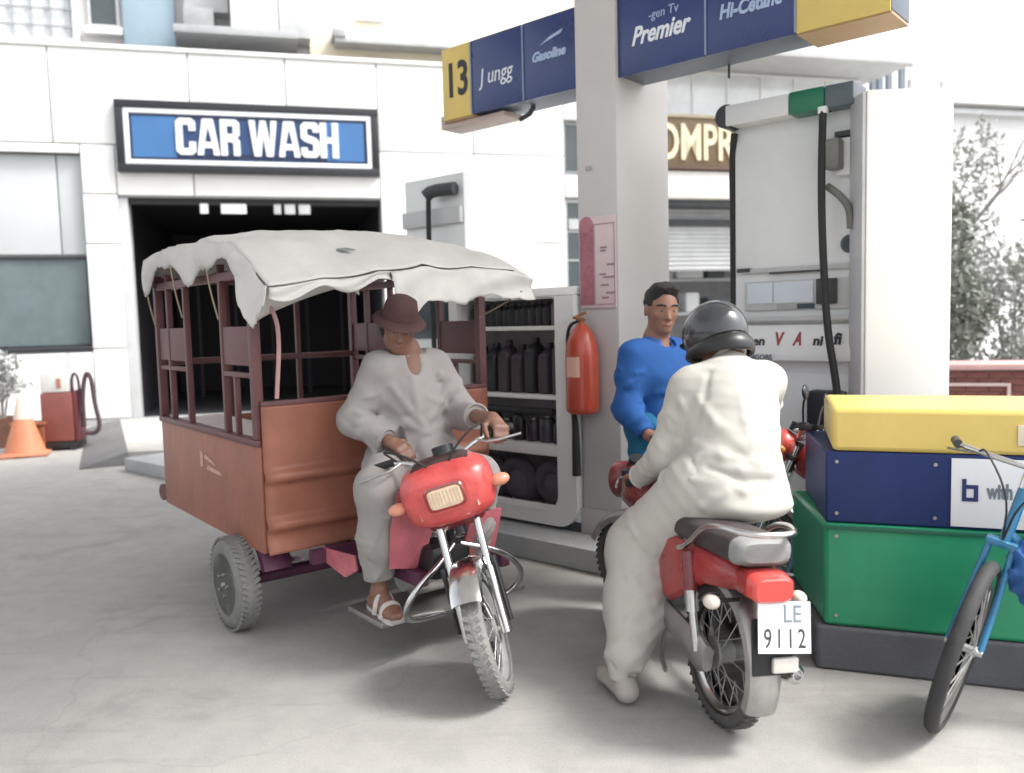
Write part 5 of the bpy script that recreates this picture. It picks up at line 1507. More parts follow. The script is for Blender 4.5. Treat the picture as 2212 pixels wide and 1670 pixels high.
MB().bx(0.60, 0.80, -0.22, 0.0, 0.40, 0.56, 0.03).build('battery_box', BLACKP, T)
# steered front end
hp = Vector((0.90, -0.20, 0.93)); ax = Vector((-0.40, 0, 0.92)).normalized()
SM = Matrix.Translation(hp) @ Matrix.Rotation(R(-44), 4, ax) @ Matrix.Translation(-hp)
def sbt(m, name, mat, par=None):
    o = m.build(name, mat, par or T)
    if par is None:
        o.matrix_local = SM
    return o
TRIKE_SM = SM
fx, fy, fr_ = 1.19, -0.20, 0.275
wheel(T, 'front_wheel', SM @ Matrix.Translation((fx, fy, fr_)), fr_, 0.085, RIMGREY, GREYTYRE, 18, 0.06, 0.05)
for s_ in (-1, 1):
    k = MB(); k.cyl((fx + 0.01, fy + s_ * 0.085, fr_ - 0.02), (fx - 0.09, fy + s_ * 0.085, 0.52), 0.024, n=14)
    k.cyl((fx - 0.085, fy + s_ * 0.085, 0.51), (0.905, fy + s_ * 0.085, 0.93), 0.018, n=12)
    sbt(k, 'fork_leg', CHROME)
    k = MB(); k.cyl((fx - 0.005, fy + s_ * 0.115, fr_ + 0.02), (fx - 0.10, fy + s_ * 0.115, 0.56), 0.012, n=8)
    sbt(k, 'fork_damper', BLACKP)
sbt(arc_fender(fx, fr_, 0.325, 0.135, R(48), R(150)), 'front_fender', CHROME).matrix_local = SM @ Matrix.Translation((0, fy, 0))
k = MB(); k.box((0.965, fy, 0.735), (0.10, 0.30, 0.03), 0.008, Euler((0, R(-22), 0)))
sbt(k, 'fork_crown', STEEL)
k = MB(); k.cyl((1.0, fy, 0.66), (0.89, fy, 0.93), 0.026, n=12)
sbt(k, 'steering_head', BLACKP)
# fairing with rectangular lamp
secs = []
for (xx, cz, wy, hz) in ((0.83, 0.875, 0.10, 0.08), (0.87, 0.87, 0.165, 0.115), (0.95, 0.865, 0.21, 0.142), (1.02, 0.86, 0.205, 0.137), (1.07, 0.855, 0.165, 0.11), (1.085, 0.855, 0.135, 0.082)):
    secs.append(ring(xx, fy, cz, wy, hz, 32, 3.2))
fa = sbt(MB().loft(secs), 'fairing', TRIKERED)
lo = MB(); lo.loft([ring(1.083, fy, 0.868, 0.078, 0.046, 24, 6), ring(1.10, fy, 0.868, 0.073, 0.042, 24, 6), ring(1.103, fy, 0.868, 0.05, 0.025, 24, 6)])
lo.build('headlight_lens', M('warm_lamp_glass', (0.72, 0.56, 0.40), 0.2, var=0.18, scale=25, coat=0.4), fa)
rb_ = MB()
for i in range(9):
    rb_.bx(1.1005, 1.1038, fy - 0.064 + 0.016 * i - 0.003, fy - 0.064 + 0.016 * i + 0.003, 0.834, 0.902)
kind(rb_.build('lens_ribs', M('warm_lamp_rib', (0.60, 0.46, 0.33), 0.2, coat=0.4), fa), 'stuff')
cb_ = MB(); cb_.loft([ring(1.086, fy, 0.868, 0.090, 0.057, 24, 6), ring(1.098, fy, 0.868, 0.084, 0.051, 24, 6)], caps=False)
cb_.build('lens_trim', CHROME, fa)
bz = MB(); bz.loft([ring(1.074, fy, 0.868, 0.108, 0.072, 24, 5), ring(1.089, fy, 0.868, 0.104, 0.068, 24, 5)])
bz.build('headlight_bezel', TRIKERED, fa)
sk = MB(); sk.loft([ring(0.90, fy, 0.745, 0.12, 0.05, 24, 3), ring(1.0, fy, 0.735, 0.13, 0.04, 24, 3), ring(1.06, fy, 0.765, 0.10, 0.02, 24, 3)])
sk.build('fairing_chin', M('dark_red_chin', (0.26, 0.02, 0.03), 0.3, var=0.15, coat=0.3), fa)
vz = MB(); vz.loft([ring(0.93, fy, 0.99, 0.13, 0.03, 24, 3), ring(1.0, fy, 0.975, 0.14, 0.025, 24, 3), ring(1.045, fy, 0.95, 0.12, 0.012, 24, 3)])
vz.build('visor', M('smoked_visor', (0.05, 0.025, 0.025), 0.2, var=0.2, coat=0.5), fa)
for s_ in (-1, 1):
    dc = MB(); dc.loft([[(1.035, fy + s_ * 0.17, 0.80), (1.04, fy + s_ * 0.17, 0.80), (1.04, fy + s_ * 0.175, 0.92), (1.035, fy + s_ * 0.175, 0.92)], [(1.083, fy + s_ * 0.125, 0.79), (1.088, fy + s_ * 0.125, 0.79), (1.088, fy + s_ * 0.128, 0.815), (1.083, fy + s_ * 0.128, 0.815)]])
    dc.build('fairing_decal', M('decal_pink', (0.66, 0.30, 0.24), 0.4, var=0.3, scale=40), fa)
gl_ = MB()
for i in range(4):
    gl_.bx(1.058 - 0.012 * i, 1.075 - 0.012 * i, fy - 0.10, fy + 0.10, 0.768 - 0.014 * i, 0.775 - 0.014 * i)
kind(gl_.build('grille_bars', BLACKP, fa), 'stuff')
for s_ in (-1, 1):
    i_ = MB(); i_.ell((1.0, fy + s_ * 0.235, 0.85), (0.035, 0.045, 0.028))
    i_.build('indicator_lens', M('indicator_peach', (0.66, 0.28, 0.18), 0.3, var=0.1), fa)
hb = MB(); hb.tube([(0.83, fy + 0.33, 1.02), (0.87, fy + 0.2, 1.03), (0.92, fy + 0.07, 0.98), (0.92, fy - 0.07, 0.98), (0.87, fy - 0.2, 1.03), (0.83, fy - 0.33, 1.02)], 0.011, 10, smooth=2)
ho = sbt(hb, 'handlebar', CHROME)
for s_ in (-1, 1):
    q = MB(); q.tube([(0.865, fy + s_ * 0.215, 1.03), (0.825, fy + s_ * 0.345, 1.02)], 0.018, 12)
    q.build('grip', BLACK, ho)
    q = MB(); q.tube([(0.88, fy + s_ * 0.18, 1.02), (0.95, fy + s_ * 0.24, 1.01), (0.92, fy + s_ * 0.38, 1.0)], 0.006, 8, smooth=1)
    q.build('lever', STEEL, ho)
    q = MB(); q.tube([(0.87, fy + s_ * 0.2, 1.03), (0.95, fy + s_ * 0.24, 1.12), (1.02, fy + s_ * 0.10, 1.06), (1.0, fy, 0.93)], 0.005, 8, smooth=2)
    q.build('cable', BLACK, ho)
MB().cyl((0.90, fy + 0.02, 0.995), (0.885, fy + 0.02, 1.04), 0.05, n=20).build('speedometer', BLACKP, ho)

# ---------------------------------------------------------------- bicycle leaning on the block
T = thing('bicycle', 'blue bicycle leaning on the painted block with its front wheel turned to the camera', 'bicycle', (1.68, 3.0, 0), 0)
T.rotation_euler = Euler((R(7), 0, R(174)), 'XYZ')
BLUE = M('bicycle_blue', (0.02, 0.17, 0.33), 0.3, var=0.2, scale=8, grime=0.2, coat=0.4)
BTYRE = M('bicycle_tyre', (0.035, 0.035, 0.037), 0.75, var=0.3, scale=10, bump=0.2, bscale=120)
br = 0.34
bp_ = Vector((-0.17, 0, 0.80)); ax = Vector((-0.36, 0, 0.93)).normalized()
SM = Matrix.Translation(bp_) @ Matrix.Rotation(R(60), 4, ax) @ Matrix.Translation(-bp_)
wheel(T, 'front_wheel', SM @ Matrix.Translation((0.03, 0, br)), br, 0.054, CHROME, BTYRE, 18, 0.022, 0.045, knobs=False)
wheel(T, 'rear_wheel', Matrix.Translation((-1.06, 0, br)), br, 0.054, CHROME, BTYRE, 18, 0.022, 0.055, knobs=False)
f = MB()
f.tube([(-0.225, 0, 0.92), (-0.145, 0, 0.72)], 0.021, 12)
f.tube([(-0.21, 0, 0.885), (-0.66, 0, 0.87)], 0.018, 12)
f.tube([(-0.16, 0, 0.76), (-0.58, 0, 0.30)], 0.019, 12)
f.tube([(-0.58, 0, 0.30), (-0.70, 0, 0.95)], 0.018, 12)
for s_ in (-1, 1):
    f.tube([(-0.58, s_ * 0.035, 0.30), (-1.06, s_ * 0.065, br)], 0.011, 8)
    f.tube([(-0.68, s_ * 0.02, 0.86), (-1.06, s_ * 0.065, br)], 0.010, 8)
f.build('frame', BLUE, T)
for s_ in (-1, 1):
    k = MB(); k.tube([(-0.14, s_ * 0.04, 0.715), (-0.06, s_ * 0.05, 0.50), (0.03, s_ * 0.055, br)], 0.013, 10, smooth=1)
    k.build('fork_blade', BLUE, T).matrix_local = SM
k = MB(); k.box((-0.14, 0, 0.72), (0.05, 0.11, 0.03), 0.01); k.build('fork_crown', BLUE, T).matrix_local = SM
arc_fender(-1.06, br, br + 0.028, 0.06, R(20), R(190), 0.004).build('rear_mudguard', BLUE, T)
k = MB(); k.tube([(-0.225, 0, 0.90), (-0.25, 0, 1.0)], 0.014, 10)
k.build('stem', CHROME, T).matrix_local = SM
k = MB(); k.tube([(-0.40, 0.29, 0.98), (-0.28, 0.25, 1.0), (-0.25, 0.08, 1.0), (-0.25, -0.08, 1.0), (-0.28, -0.25, 1.0), (-0.40, -0.29, 0.98)], 0.011, 10, smooth=2)
ho = k.build('handlebar', CHROME, T); ho.matrix_local = SM
for s_ in (-1, 1):
    q = MB(); q.tube([(-0.30, s_ * 0.262, 0.997), (-0.42, s_ * 0.295, 0.978)], 0.018, 12); q.build('grip', DGREY, ho)
    q = MB(); q.tube([(-0.27, s_ * 0.2, 0.99), (-0.33, s_ * 0.30, 0.96), (-0.42, s_ * 0.31, 0.94)], 0.005, 8, smooth=1); q.build('brake_lever', STEEL, ho)
    q = MB(); q.tube([(-0.27, s_ * 0.18, 1.0), (-0.12, s_ * 0.14, 1.06), (-0.08, s_ * 0.02, 0.92), (-0.12, 0, 0.74)], 0.004, 6, smooth=2); q.build('brake_cable', BLACK, ho)
sd = MB(); sd.loft([ring(-0.62, 0, 0.985, 0.02, 0.018, 16, 2.4), ring(-0.70, 0, 0.99, 0.045, 0.025, 16, 2.4), ring(-0.80, 0, 0.995, 0.09, 0.035, 16, 2.4), ring(-0.88, 0, 1.0, 0.07, 0.03, 16, 2.4)])
sd.build('saddle', SEATBLK, T)
ck = MB(); ck.cyl((-0.58, -0.05, 0.30), (-0.58, -0.042, 0.30), 0.085, n=28); ck.tube([(-0.58, -0.055, 0.30), (-0.52, -0.06, 0.14)], 0.009, 8); ck.tube([(-0.58, 0.055, 0.30), (-0.64, 0.06, 0.46)], 0.009, 8); ck.box((-0.52, -0.10, 0.135), (0.09, 0.07, 0.02), 0.005); ck.box((-0.64, 0.10, 0.465), (0.09, 0.07, 0.02), 0.005)
ck.build('crankset', STEEL, T)
MB().tube([(-0.58, -0.046, 0.385), (-1.06, -0.05, br + 0.03), (-1.095, -0.05, br), (-1.06, -0.05, br - 0.03), (-0.58, -0.046, 0.215)], 0.005, 6).build('chain', STEEL, T)

# ================================================================== people
SKIN = M('brown_skin', (0.25, 0.125, 0.085), 0.5, var=0.12, scale=14, bump=0.05, bscale=200)
SKIND = M('shaded_brown_skin', (0.19, 0.095, 0.065), 0.5, var=0.12, scale=14, bump=0.05, bscale=200)  # brown skin darkened in the colour for the shade under the hat
HAIR = M('black_hair', (0.010, 0.009, 0.009), 0.55, var=0.4, scale=60, bump=0.5, bscale=220)
CLOTH1 = M('cream_kameez', (0.47, 0.455, 0.42), 0.9, var=0.05, scale=5, bump=0.15, bscale=320, spec=0.2)
CLOTH2 = M('grey_beige_kameez', (0.30, 0.283, 0.273), 0.9, var=0.07, scale=5, bump=0.15, bscale=320, spec=0.2)
SHIRT = M('royal_blue_shirt', (0.022, 0.09, 0.29), 0.85, var=0.12, scale=6, bump=0.15, bscale=320, spec=0.25)
TROUS = M('teal_trousers', (0.02, 0.13, 0.24), 0.85, var=0.15, scale=6, bump=0.15, bscale=320, spec=0.25)
SHOEW = M('off_white_shoe', (0.36, 0.33, 0.30), 0.6, var=0.12, scale=10)
SANDAL = M('pale_sandal', (0.48, 0.45, 0.43), 0.6, var=0.15, scale=10)
EYEW = M('eye_white', (0.26, 0.22, 0.19), 0.3, var=0.03)
LIP = M('lips', (0.26, 0.10, 0.085), 0.5)

def face_parts(T, P, Rm, k, base, brow=True):
    base = np.array(base)
    Mh = Matrix([list(Rm[i]) + [0] for i in range(3)] + [[0, 0, 0, 1]])
    for s_ in (-1, 1):
        c = P(0.074, s_ * 0.031, 0.004) - base
        MB().ell(tuple(c), (0.011 * k, 0.014 * k, 0.0062 * k), 12, 8, Mh).build('eye', EYEW, T)
        c = P(0.0825, s_ * 0.031, 0.004) - base
        MB().ell(tuple(c), (0.004 * k, 0.0066 * k, 0.0052 * k), 12, 8, Mh).build('iris', INK, T)
        if brow:
            a, b, d = [tuple(P(*q) - base) for q in ((0.088, s_ * 0.013, 0.028), (0.085, s_ * 0.032, 0.034), (0.070, s_ * 0.052, 0.028))]
            MB().tube([a, b, d], 0.0052 * k, 8, smooth=2).build('eyebrow', HAIR, T)
    a, b, d = [tuple(P(*q) - base) for q in ((0.080, -0.024, -0.063), (0.0915, 0, -0.0625), (0.080, 0.024, -0.063))]
    MB().tube([a, b, d], [0.003 * k, 0.0065 * k, 0.003 * k], 8, smooth=2).build('mouth', LIP, T)

def foot(S, ankle, d, ln=0.25, r=0.038, k=0.02):
    a = np.array(ankle, float); d = np.array(d, float); d[2] = 0; d /= np.linalg.norm(d)
    heel = a - d * 0.05; heel[2] = a[2] - 0.06
    ball = heel + d * ln * 0.72; ball[2] = heel[2] - 0.008
    toe = heel + d * ln * 0.95; toe[2] = heel[2] - 0.014
    s_ = np.array([-d[1], d[0], 0])
    S.cone(a, heel, r, r * 0.95, k)
    S.cone(a + d * 0.01, ball, r, r * 0.72, k)
    for o in (-0.018, 0.018):
        S.cone(heel + s_ * o * 0.5, ball + s_ * o, r * 0.8, r * 0.72, k)
        S.cone(ball + s_ * o, toe + s_ * o * 0.8, r * 0.72, r * 0.48, k)
    return heel, ball, toe

# ---------------------------------------------------------------- helmeted rider on the motorcycle
bw = (0.88, 3.5, 0.0)
bmx = Matrix.Translation(BK.location) @ BK.rotation_euler.to_matrix().to_4x4()
gl = np.array(bmx @ T_GRIP[0] @ Vector((0.86, 0.295 * 0.74, 0.958)))
grr = np.array(bmx @ T_GRIP[0] @ Vector((0.86, -0.295 * 0.74, 0.958)))
u2 = np.array([-0.28, 0.96, 0.0]); l2 = np.array([-0.96, -0.28, 0.0])
pel = np.array([0.89, 3.47, 0.90]); chest = np.array([0.925, 3.56, 1.18]); neck = np.array([0.955, 3.64, 1.385])
hc = np.array([0.915, 3.735, 1.49])
shl = np.array([0.755, 3.58, 1.285]); shr = np.array([1.125, 3.66, 1.295])
ell_ = np.array([0.665, 3.60, 1.00]); elr = np.array([1.14, 3.86, 1.06])
wl = gl - u2 * 0.06 + np.array([0.02, 0, 0.03]); wr = grr - u2 * 0.06 + np.array([0, 0, 0.03])
hpl = pel + l2 * 0.10 + [0, 0, -0.02]; hpr = pel - l2 * 0.10 + [0, 0, -0.02]
knl = np.array([0.565, 3.72, 0.56]); knr = pel - l2 * 0.20 + u2 * 0.42 + [0, 0, -0.22]
anl = np.array([0.43, 3.38, 0.115]); anr = pel - l2 * 0.19 + u2 * 0.20 + [0, 0, -0.56]
PR = thing('person', 'person in pale cream shalwar kameez and dark helmet sitting on the motorcycle, seen from behind', 'person', bw)
S = SDF((0.2, 3.1, 0.0), (1.45, 4.45, 1.75), 0.0065)
S.chain([pel, chest, neck], [0.13, 0.13, 0.075], 0.05)
S.ell(chest + [0, 0, 0.04], (0.19, 0.12, 0.16), None, 0.05)
S.cone(neck, hc + [0.01, -0.02, -0.04], 0.056, 0.056, 0.03)
P, Rm, kk = head(S, hc, (-0.45, 0.75, -0.48), (-0.12, 0.42, 0.9), 0.235)
for (s0, e0, w0) in ((shl, ell_, wl), (shr, elr, wr)):
    S.chain([s0, e0], [0.055, 0.043], 0.03); S.chain([e0, w0], [0.042, 0.028], 0.02)
hand(S, wl, u2 + [0, 0, -0.25], (0, -0.25, 0.95), -l2, 1.05)
hand(S, wr, u2 + [0, 0, -0.25], (0, -0.25, 0.95), l2, 1.05)
for (h0, k0, a0) in ((hpl, knl, anl), (hpr, knr, anr)):
    S.chain([h0, k0], [0.09, 0.058], 0.04); S.chain([k0, a0], [0.056, 0.036], 0.03)
foot(S, anl, (-0.15, 0.55, 0)); foot(S, anr, u2)
put('body', S.mesh('body', SKIN, bw), PR)
# kameez
S = SDF((0.25, 3.0, 0.25), (1.5, 4.4, 1.6), 0.007)
S.chain([pel + [0.01, 0, 0.0], pel + [0.022, 0.03, 0.14], chest, neck + [0, -0.015, -0.06]], [0.178, 0.18, 0.168, 0.10], 0.09)
S.ell(chest + [0.0, -0.01, 0.03], (0.20, 0.135, 0.20), None, 0.06)
S.cone(neck + [-0.13, -0.02, -0.085], neck + [0.14, 0.0, -0.08], 0.075, 0.075, 0.08)
S.cone(neck + [0, -0.005, -0.05], neck + [0, 0.01, 0.015], 0.082, 0.07, 0.03)
S.chain([shl, ell_ + [0, 0, 0.0], wl + [0.01, -0.03, 0.0]], [0.084, 0.070, 0.054], 0.06)
S.chain([shr, elr, wr + [0, -0.03, 0.0]], [0.084, 0.070, 0.054], 0.06)
S.ell(pel - u2 * 0.10 - l2 * 0.02 + [0, 0, -0.075], (0.20, 0.17, 0.07), None, 0.06)
S.cone(pel + l2 * 0.08 - u2 * 0.06 + [0, 0, 0.0], pel - l2 * 0.075 - u2 * 0.08 + [0, 0, 0.0], 0.13, 0.13, 0.08)
S.cone(pel + l2 * 0.12 - u2 * 0.05 + [0, 0, -0.0], pel + l2 * 0.18 - u2 * 0.07 + [0, 0, -0.22], 0.09, 0.05, 0.06)
S.cone(pel - l2 * 0.13 - u2 * 0.06 + [0, 0, 0.0], pel - l2 * 0.17 - u2 * 0.09 + [0, 0, -0.10], 0.085, 0.05, 0.06)
S.cone(hpl, knl * 0.6 + hpl * 0.4 + [0, 0, 0.02], 0.125, 0.105, 0.06)
S.cone(hpr, knr * 0.7 + hpr * 0.3, 0.125, 0.10, 0.06)
S.disp(folds([(10, 3, 16, 0.0014), (-9, 4, 30, 0.0012), (12, 8, 62, 0.0008)], 3))
for a_, b_, am_, w_ in (((0.79, 3.46, 1.24), (0.93, 3.41, 1.02), 0.009, 0.02), ((1.09, 3.52, 1.24), (0.99, 3.42, 1.00), 0.009, 0.02), ((0.77, 3.41, 1.07), (0.95, 3.36, 0.97), 0.010, 0.018), ((1.09, 3.45, 1.12), (0.95, 3.38, 0.96), 0.008, 0.018), ((0.76, 3.36, 0.99), (1.03, 3.33, 0.95), 0.010, 0.016), ((0.75, 3.35, 0.92), (1.05, 3.32, 0.885), 0.011, 0.016), ((0.80, 3.34, 0.955), (1.0, 3.31, 0.92), -0.008, 0.014), ((0.84, 3.50, 1.33), (0.80, 3.45, 1.14), -0.008, 0.014), ((1.09, 3.55, 1.33), (1.11, 3.52, 1.13), -0.008, 0.014), ((0.86, 3.52, 1.37), (1.06, 3.56, 1.37), -0.006, 0.012), ((0.70, 3.40, 0.90), (0.86, 3.33, 0.83), 0.010, 0.016), ((0.93, 3.40, 1.28), (0.94, 3.37, 1.05), 0.005, 0.02)):
    S.crease([a_, (np.array(a_) + np.array(b_)) / 2 + [0, -0.012, -0.012], b_], am_ * 1.15, w_)
S.limb(shl, ell_, 0.088, 0.074, 14, 5, 0.0106, 0.0133, 0.3, 0.25, 1.05); S.limb(ell_, wl, 0.072, 0.056, 14, 6, 0.0106, 0.0114, 0.3, -0.05, 0.9)
S.limb(shr, elr, 0.095, 0.08, 12, 7, 0.0094, 0.0133, 0.3, 0.2, 1.05)
S.limb(pel, chest, 0.18, 0.17, 16, 8, 0.0071, 0.0171, 0.3, -0.1, 0.7)
S.cut(wl + [0.01, -0.02, 0.0], wl - ell_, 0.09); S.cut(wr, wr - elr, 0.09)
S.cut(neck + [0, 0.012, 0.035], hc - neck, 0.10)
put('kameez', S.mesh('kameez', CLOTH1, bw), PR)
def ring_tube(c, ax, r, tr, name, mat, par, base, sq=1.0):
    x_, y_ = basis(ax)
    pts = [Vector(c) - Vector(base) + x_ * (r * math.cos(q * 0.3142)) + y_ * (r * sq * math.sin(q * 0.3142)) for q in range(20)]
    return MB().tube(pts, tr, 8, closed=True).build(name, mat, par)
ring_tube(neck + [0, 0.012, 0.028], hc - neck, 0.072, 0.011, 'collar_band', CLOTH1, PR, bw)
ring_tube(wl + [0.01, -0.028, 0.0], wl - ell_, 0.054, 0.007, 'cuff', CLOTH1, PR, bw)
# shalwar
S = SDF((0.15, 2.95, 0.0), (1.5, 4.3, 1.1), 0.007)
kb = knl + [-0.005, -0.03, 0.0]
S.chain([hpl, kb], [0.16, 0.145], 0.08)
S.chain([kb, kb * 0.5 + anl * 0.5 + [0.03, 0.03, 0.0], anl + [0.025, 0.015, 0.085]], [0.146, 0.142, 0.088], 0.06)
S.cone(anl + [0.005, 0.01, 0.05], anl + [0.0, 0.0, -0.012], 0.066, 0.057, 0.03)
S.chain([hpr, knr], [0.15, 0.12], 0.08); S.chain([knr, anr + [0, 0, 0.03]], [0.12, 0.075], 0.06)
S.cone(hpl, hpr, 0.15, 0.15, 0.06)
S.disp(folds([(30, -8, 30, 0.0018), (-28, 10, 18, 0.0014)], 11))
S.limb(hpl, kb, 0.15, 0.128, 14, 12, 0.0118, 0.0171, 0.5, 0.2, 1.0)
S.limb(kb, anl, 0.145, 0.10, 26, 13, 0.0130, 0.0152, 0.45, 0.0, 0.85)
for a_, b_, am_, w_ in (((0.71, 3.60, 0.60), (0.50, 3.52, 0.46), 0.014, 0.018), ((0.70, 3.58, 0.54), (0.50, 3.46, 0.38), 0.014, 0.018), ((0.66, 3.58, 0.47), (0.47, 3.42, 0.31), 0.013, 0.017), ((0.60, 3.52, 0.36), (0.44, 3.38, 0.24), 0.011, 0.015), ((0.56, 3.46, 0.22), (0.36, 3.38, 0.20), 0.012, 0.014), ((0.54, 3.44, 0.17), (0.36, 3.34, 0.165), -0.010, 0.012)):
    S.crease([a_, (np.array(a_) + np.array(b_)) / 2 + [0.0, -0.03, -0.012], b_], am_ * 1.2, w_)
S.cut(anl + [0, 0, -0.02], (0, 0, -1), 0.085)
S.cut(anr + [0, 0, -0.0], (0, 0, -1), 0.085)
put('shalwar', S.mesh('shalwar', CLOTH1, bw), PR)
# shoes
for (a0, dd) in ((anl, (-0.15, 0.55, 0)), (anr, u2)):
    S = SDF(np.array(a0) - 0.3, np.array(a0) + 0.3, 0.007)
    foot(S, a0, dd, 0.27, 0.047, 0.02)
    S.cut(a0 + np.array([0, 0, 0.0]), (0, 0, 1), 0.07)
    S.cut(np.array([a0[0], a0[1] + 0.08, a0[2] - 0.107]), (0, 0, -1), 0.28)
    put('shoe', S.mesh('shoe', SHOEW, bw), PR)
# helmet
hu = np.array([-0.12, 0.42, 0.9]); hf = np.array([-0.45, 0.75, -0.48]); hf /= np.linalg.norm(hf); hu -= hf * (hu @ hf); hu /= np.linalg.norm(hu); hl_ = np.cross(hu, hf)
HM = Matrix([[hf[i], hl_[i], hu[i], (hc + hu * 0.025)[i] - bw[i]] for i in range(3)] + [[0, 0, 0, 1]])
HELM = M('helmet_graphite', (0.035, 0.038, 0.044), 0.16, var=0.2, scale=4, coat=0.5, grime=0.15)
m = MB(); prof = []
for i in range(15):
    a = math.pi / 2 * (1 - i / 14 * 1.28)
    prof.append((0.142 * math.cos(a), 0.142 * math.sin(a)))
m.lathe(prof, (0, 0, 0), (0, 0, 1), 40)
for i, v in enumerate(m.V):
    x, y, z = v
    m.V[i] = (x * 1.12 - 0.005, y * 0.96, z * 1.02)
ho = m.build('helmet', HELM, PR, ang=60); ho.matrix_local = HM
ho.modifiers.new('thickness', 'SOLIDIFY').thickness = 0.02
m = MB()
def rimf(u, v):
    a = 2 * math.pi * u
    back = 0.5 - 0.5 * math.cos(a)
    r0 = 0.134 + 0.012 * math.sin(v * math.pi)
    z = -0.052 - 0.02 * back - (0.030 + 0.055 * back) * v
    return (math.cos(a) * r0 * 1.12 - 0.005, math.sin(a) * r0 * 0.97, z)
m.grid(rimf, 48, 8)
rb = m.build('neck_roll', BLACKP, ho, ang=60)
rb.modifiers.new('thickness', 'SOLIDIFY').thickness = 0.018
m = MB(); m.tube([(-0.13, 0.02, 0.055), (-0.05, 0.025, 0.135), (0.05, 0.025, 0.132), (0.12, 0.02, 0.06)], 0.004, 6, smooth=2); m.tube([(-0.13, -0.03, 0.055), (-0.05, -0.035, 0.132), (0.05, -0.035, 0.13), (0.12, -0.03, 0.06)], 0.004, 6, smooth=2)
m.build('helmet_ridge', BLACKP, ho)
m = MB(); m.lathe([(0.12, 0), (0.158, -0.01), (0.162, -0.016), (0.12, -0.012)], (0, 0, 0.01), (0, 0, 1), 20, a0=R(50), a1=R(130))
m.build('peak', BLACKP, ho)

# ---------------------------------------------------------------- tricycle driver (tricycle frame: x forward, y left)
DR = thing('person', 'person in grey beige kameez and dark brimmed hat sitting on the cargo tricycle', 'person', TR_LOC, TR_ROT)
A = np.array
pel = A([0.28, -0.02, 0.90]); chest = A([0.33, -0.03, 1.20]); neck = A([0.35, -0.06, 1.455]); hc = A([0.39, -0.115, 1.575])
shl = A([0.34, 0.135, 1.375]); shr = A([0.33, -0.21, 1.375])
gl = A(TRIKE_SM @ Vector((0.845, -0.20 + 0.28, 1.026)))
elr = A([0.26, -0.315, 1.12]); wr = A([0.46, -0.24, 1.03])
elw = A([0.50, 0.19, 1.12]); wl = gl + A([-0.07, 0.02, 0.045])
hpr = A([0.28, -0.12, 0.89]); hpl = A([0.28, 0.08, 0.89])
knr = A([0.63, -0.39, 0.84]); anr = A([0.54, -0.36, 0.33])
knl = A([0.66, 0.15, 0.82]); anl = A([0.55, 0.17, 0.33])
S = SDF((0.0, -0.65, 0.1), (1.25, 0.65, 1.85), 0.0065)
S.chain([pel, chest, neck], [0.13, 0.13, 0.08], 0.05); S.ell(chest + [0, 0, 0.06], (0.11, 0.18, 0.17), None, 0.05)
S.cone(neck, hc + [-0.02, 0, -0.05], 0.058, 0.056, 0.03)
P, Rm, kk = head(S, hc, (0.84, -0.38, -0.40), (0.3, 0, 0.95), 0.235)
S.chain([shr, elr], [0.056, 0.044], 0.03); S.chain([elr, wr], [0.043, 0.029], 0.02)
S.chain([shl, elw], [0.056, 0.044], 0.03); S.chain([elw, wl], [0.043, 0.029], 0.02)
hand(S, wr, (0.95, 0.30, -0.32), (0.1, -0.35, 0.93), (0, 1, 0), 0.35)
hand(S, wl, gl - wl + A([0.06, -0.01, 0.0]), (0.25, 0.1, 0.95), (0.1, -1, 0), 1.05, 1.08)
for (h0, k0, a0) in ((hpr, knr, anr), (hpl, knl, anl)):
    S.chain([h0, k0], [0.09, 0.058], 0.04); S.chain([k0, a0], [0.056, 0.036], 0.03)
    foot(S, a0, (1, -0.1 if a0[1] < 0 else 0.1, 0))
put('body', S.mesh('body', SKIND), DR)
face_parts(DR, P, Rm, kk, (0, 0, 0))
S = SDF((0.0, -0.7, 0.45), (1.25, 0.7, 1.65), 0.007)
S.chain([pel + [0.02, 0, 0.02], pel + [0.05, 0, 0.14], chest, neck + [-0.01, 0, -0.09]], [0.165, 0.155, 0.145, 0.09], 0.07)
S.ell(chest + [0.005, 0, 0.02], (0.135, 0.175, 0.24), None, 0.06)
S.cone(neck + [-0.01, -0.13, -0.075], neck + [-0.01, 0.13, -0.075], 0.075, 0.075, 0.07)
S.cone(neck + [-0.005, 0, -0.06], neck + [0.0, 0, -0.005], 0.085, 0.075, 0.03)
S.chain([shr, elr, wr + [-0.03, 0.0, 0.0]], [0.078, 0.072, 0.060], 0.06)
S.chain([shl, elw, wl * 0.45 + elw * 0.55], [0.078, 0.070, 0.060], 0.06)
S.cone(hpr + [0.04, 0, 0.02], knr * 0.75 + hpr * 0.25 + [0, 0.02, 0.03], 0.125, 0.085, 0.07)
S.cone(hpl + [0.04, 0, 0.02], knl * 0.75 + hpl * 0.25 + [0, -0.02, 0.03], 0.125, 0.085, 0.07)
S.cone(chest + [0, -0.13, 0.06], elr * 0.45 + shr * 0.55 + [0.02, 0.05, -0.05], 0.08, 0.055, 0.05); S.cone(chest + [0, 0.10, 0.06], elw * 0.4 + shl * 0.6 + [0.0, -0.04, -0.04], 0.08, 0.055, 0.05)
S.cone(A([0.42, 0, 0.95]), A([0.55, -0.02, 0.90]), 0.13, 0.10, 0.08)
S.cone(hpr + [0.15, -0.04, 0.0], hpr + [0.17, -0.16, -0.20], 0.09, 0.05, 0.06)
S.disp(folds([(20, 8, 20, 0.0014), (-12, 16, 26, 0.0012)], 21))
S.limb(shr, elr, 0.08, 0.074, 14, 22, 0.0106, 0.0133, 0.3, 0.2, 1.05); S.limb(elr, wr, 0.073, 0.06, 12, 23, 0.0106, 0.0114, 0.3, 0.0, 0.9)
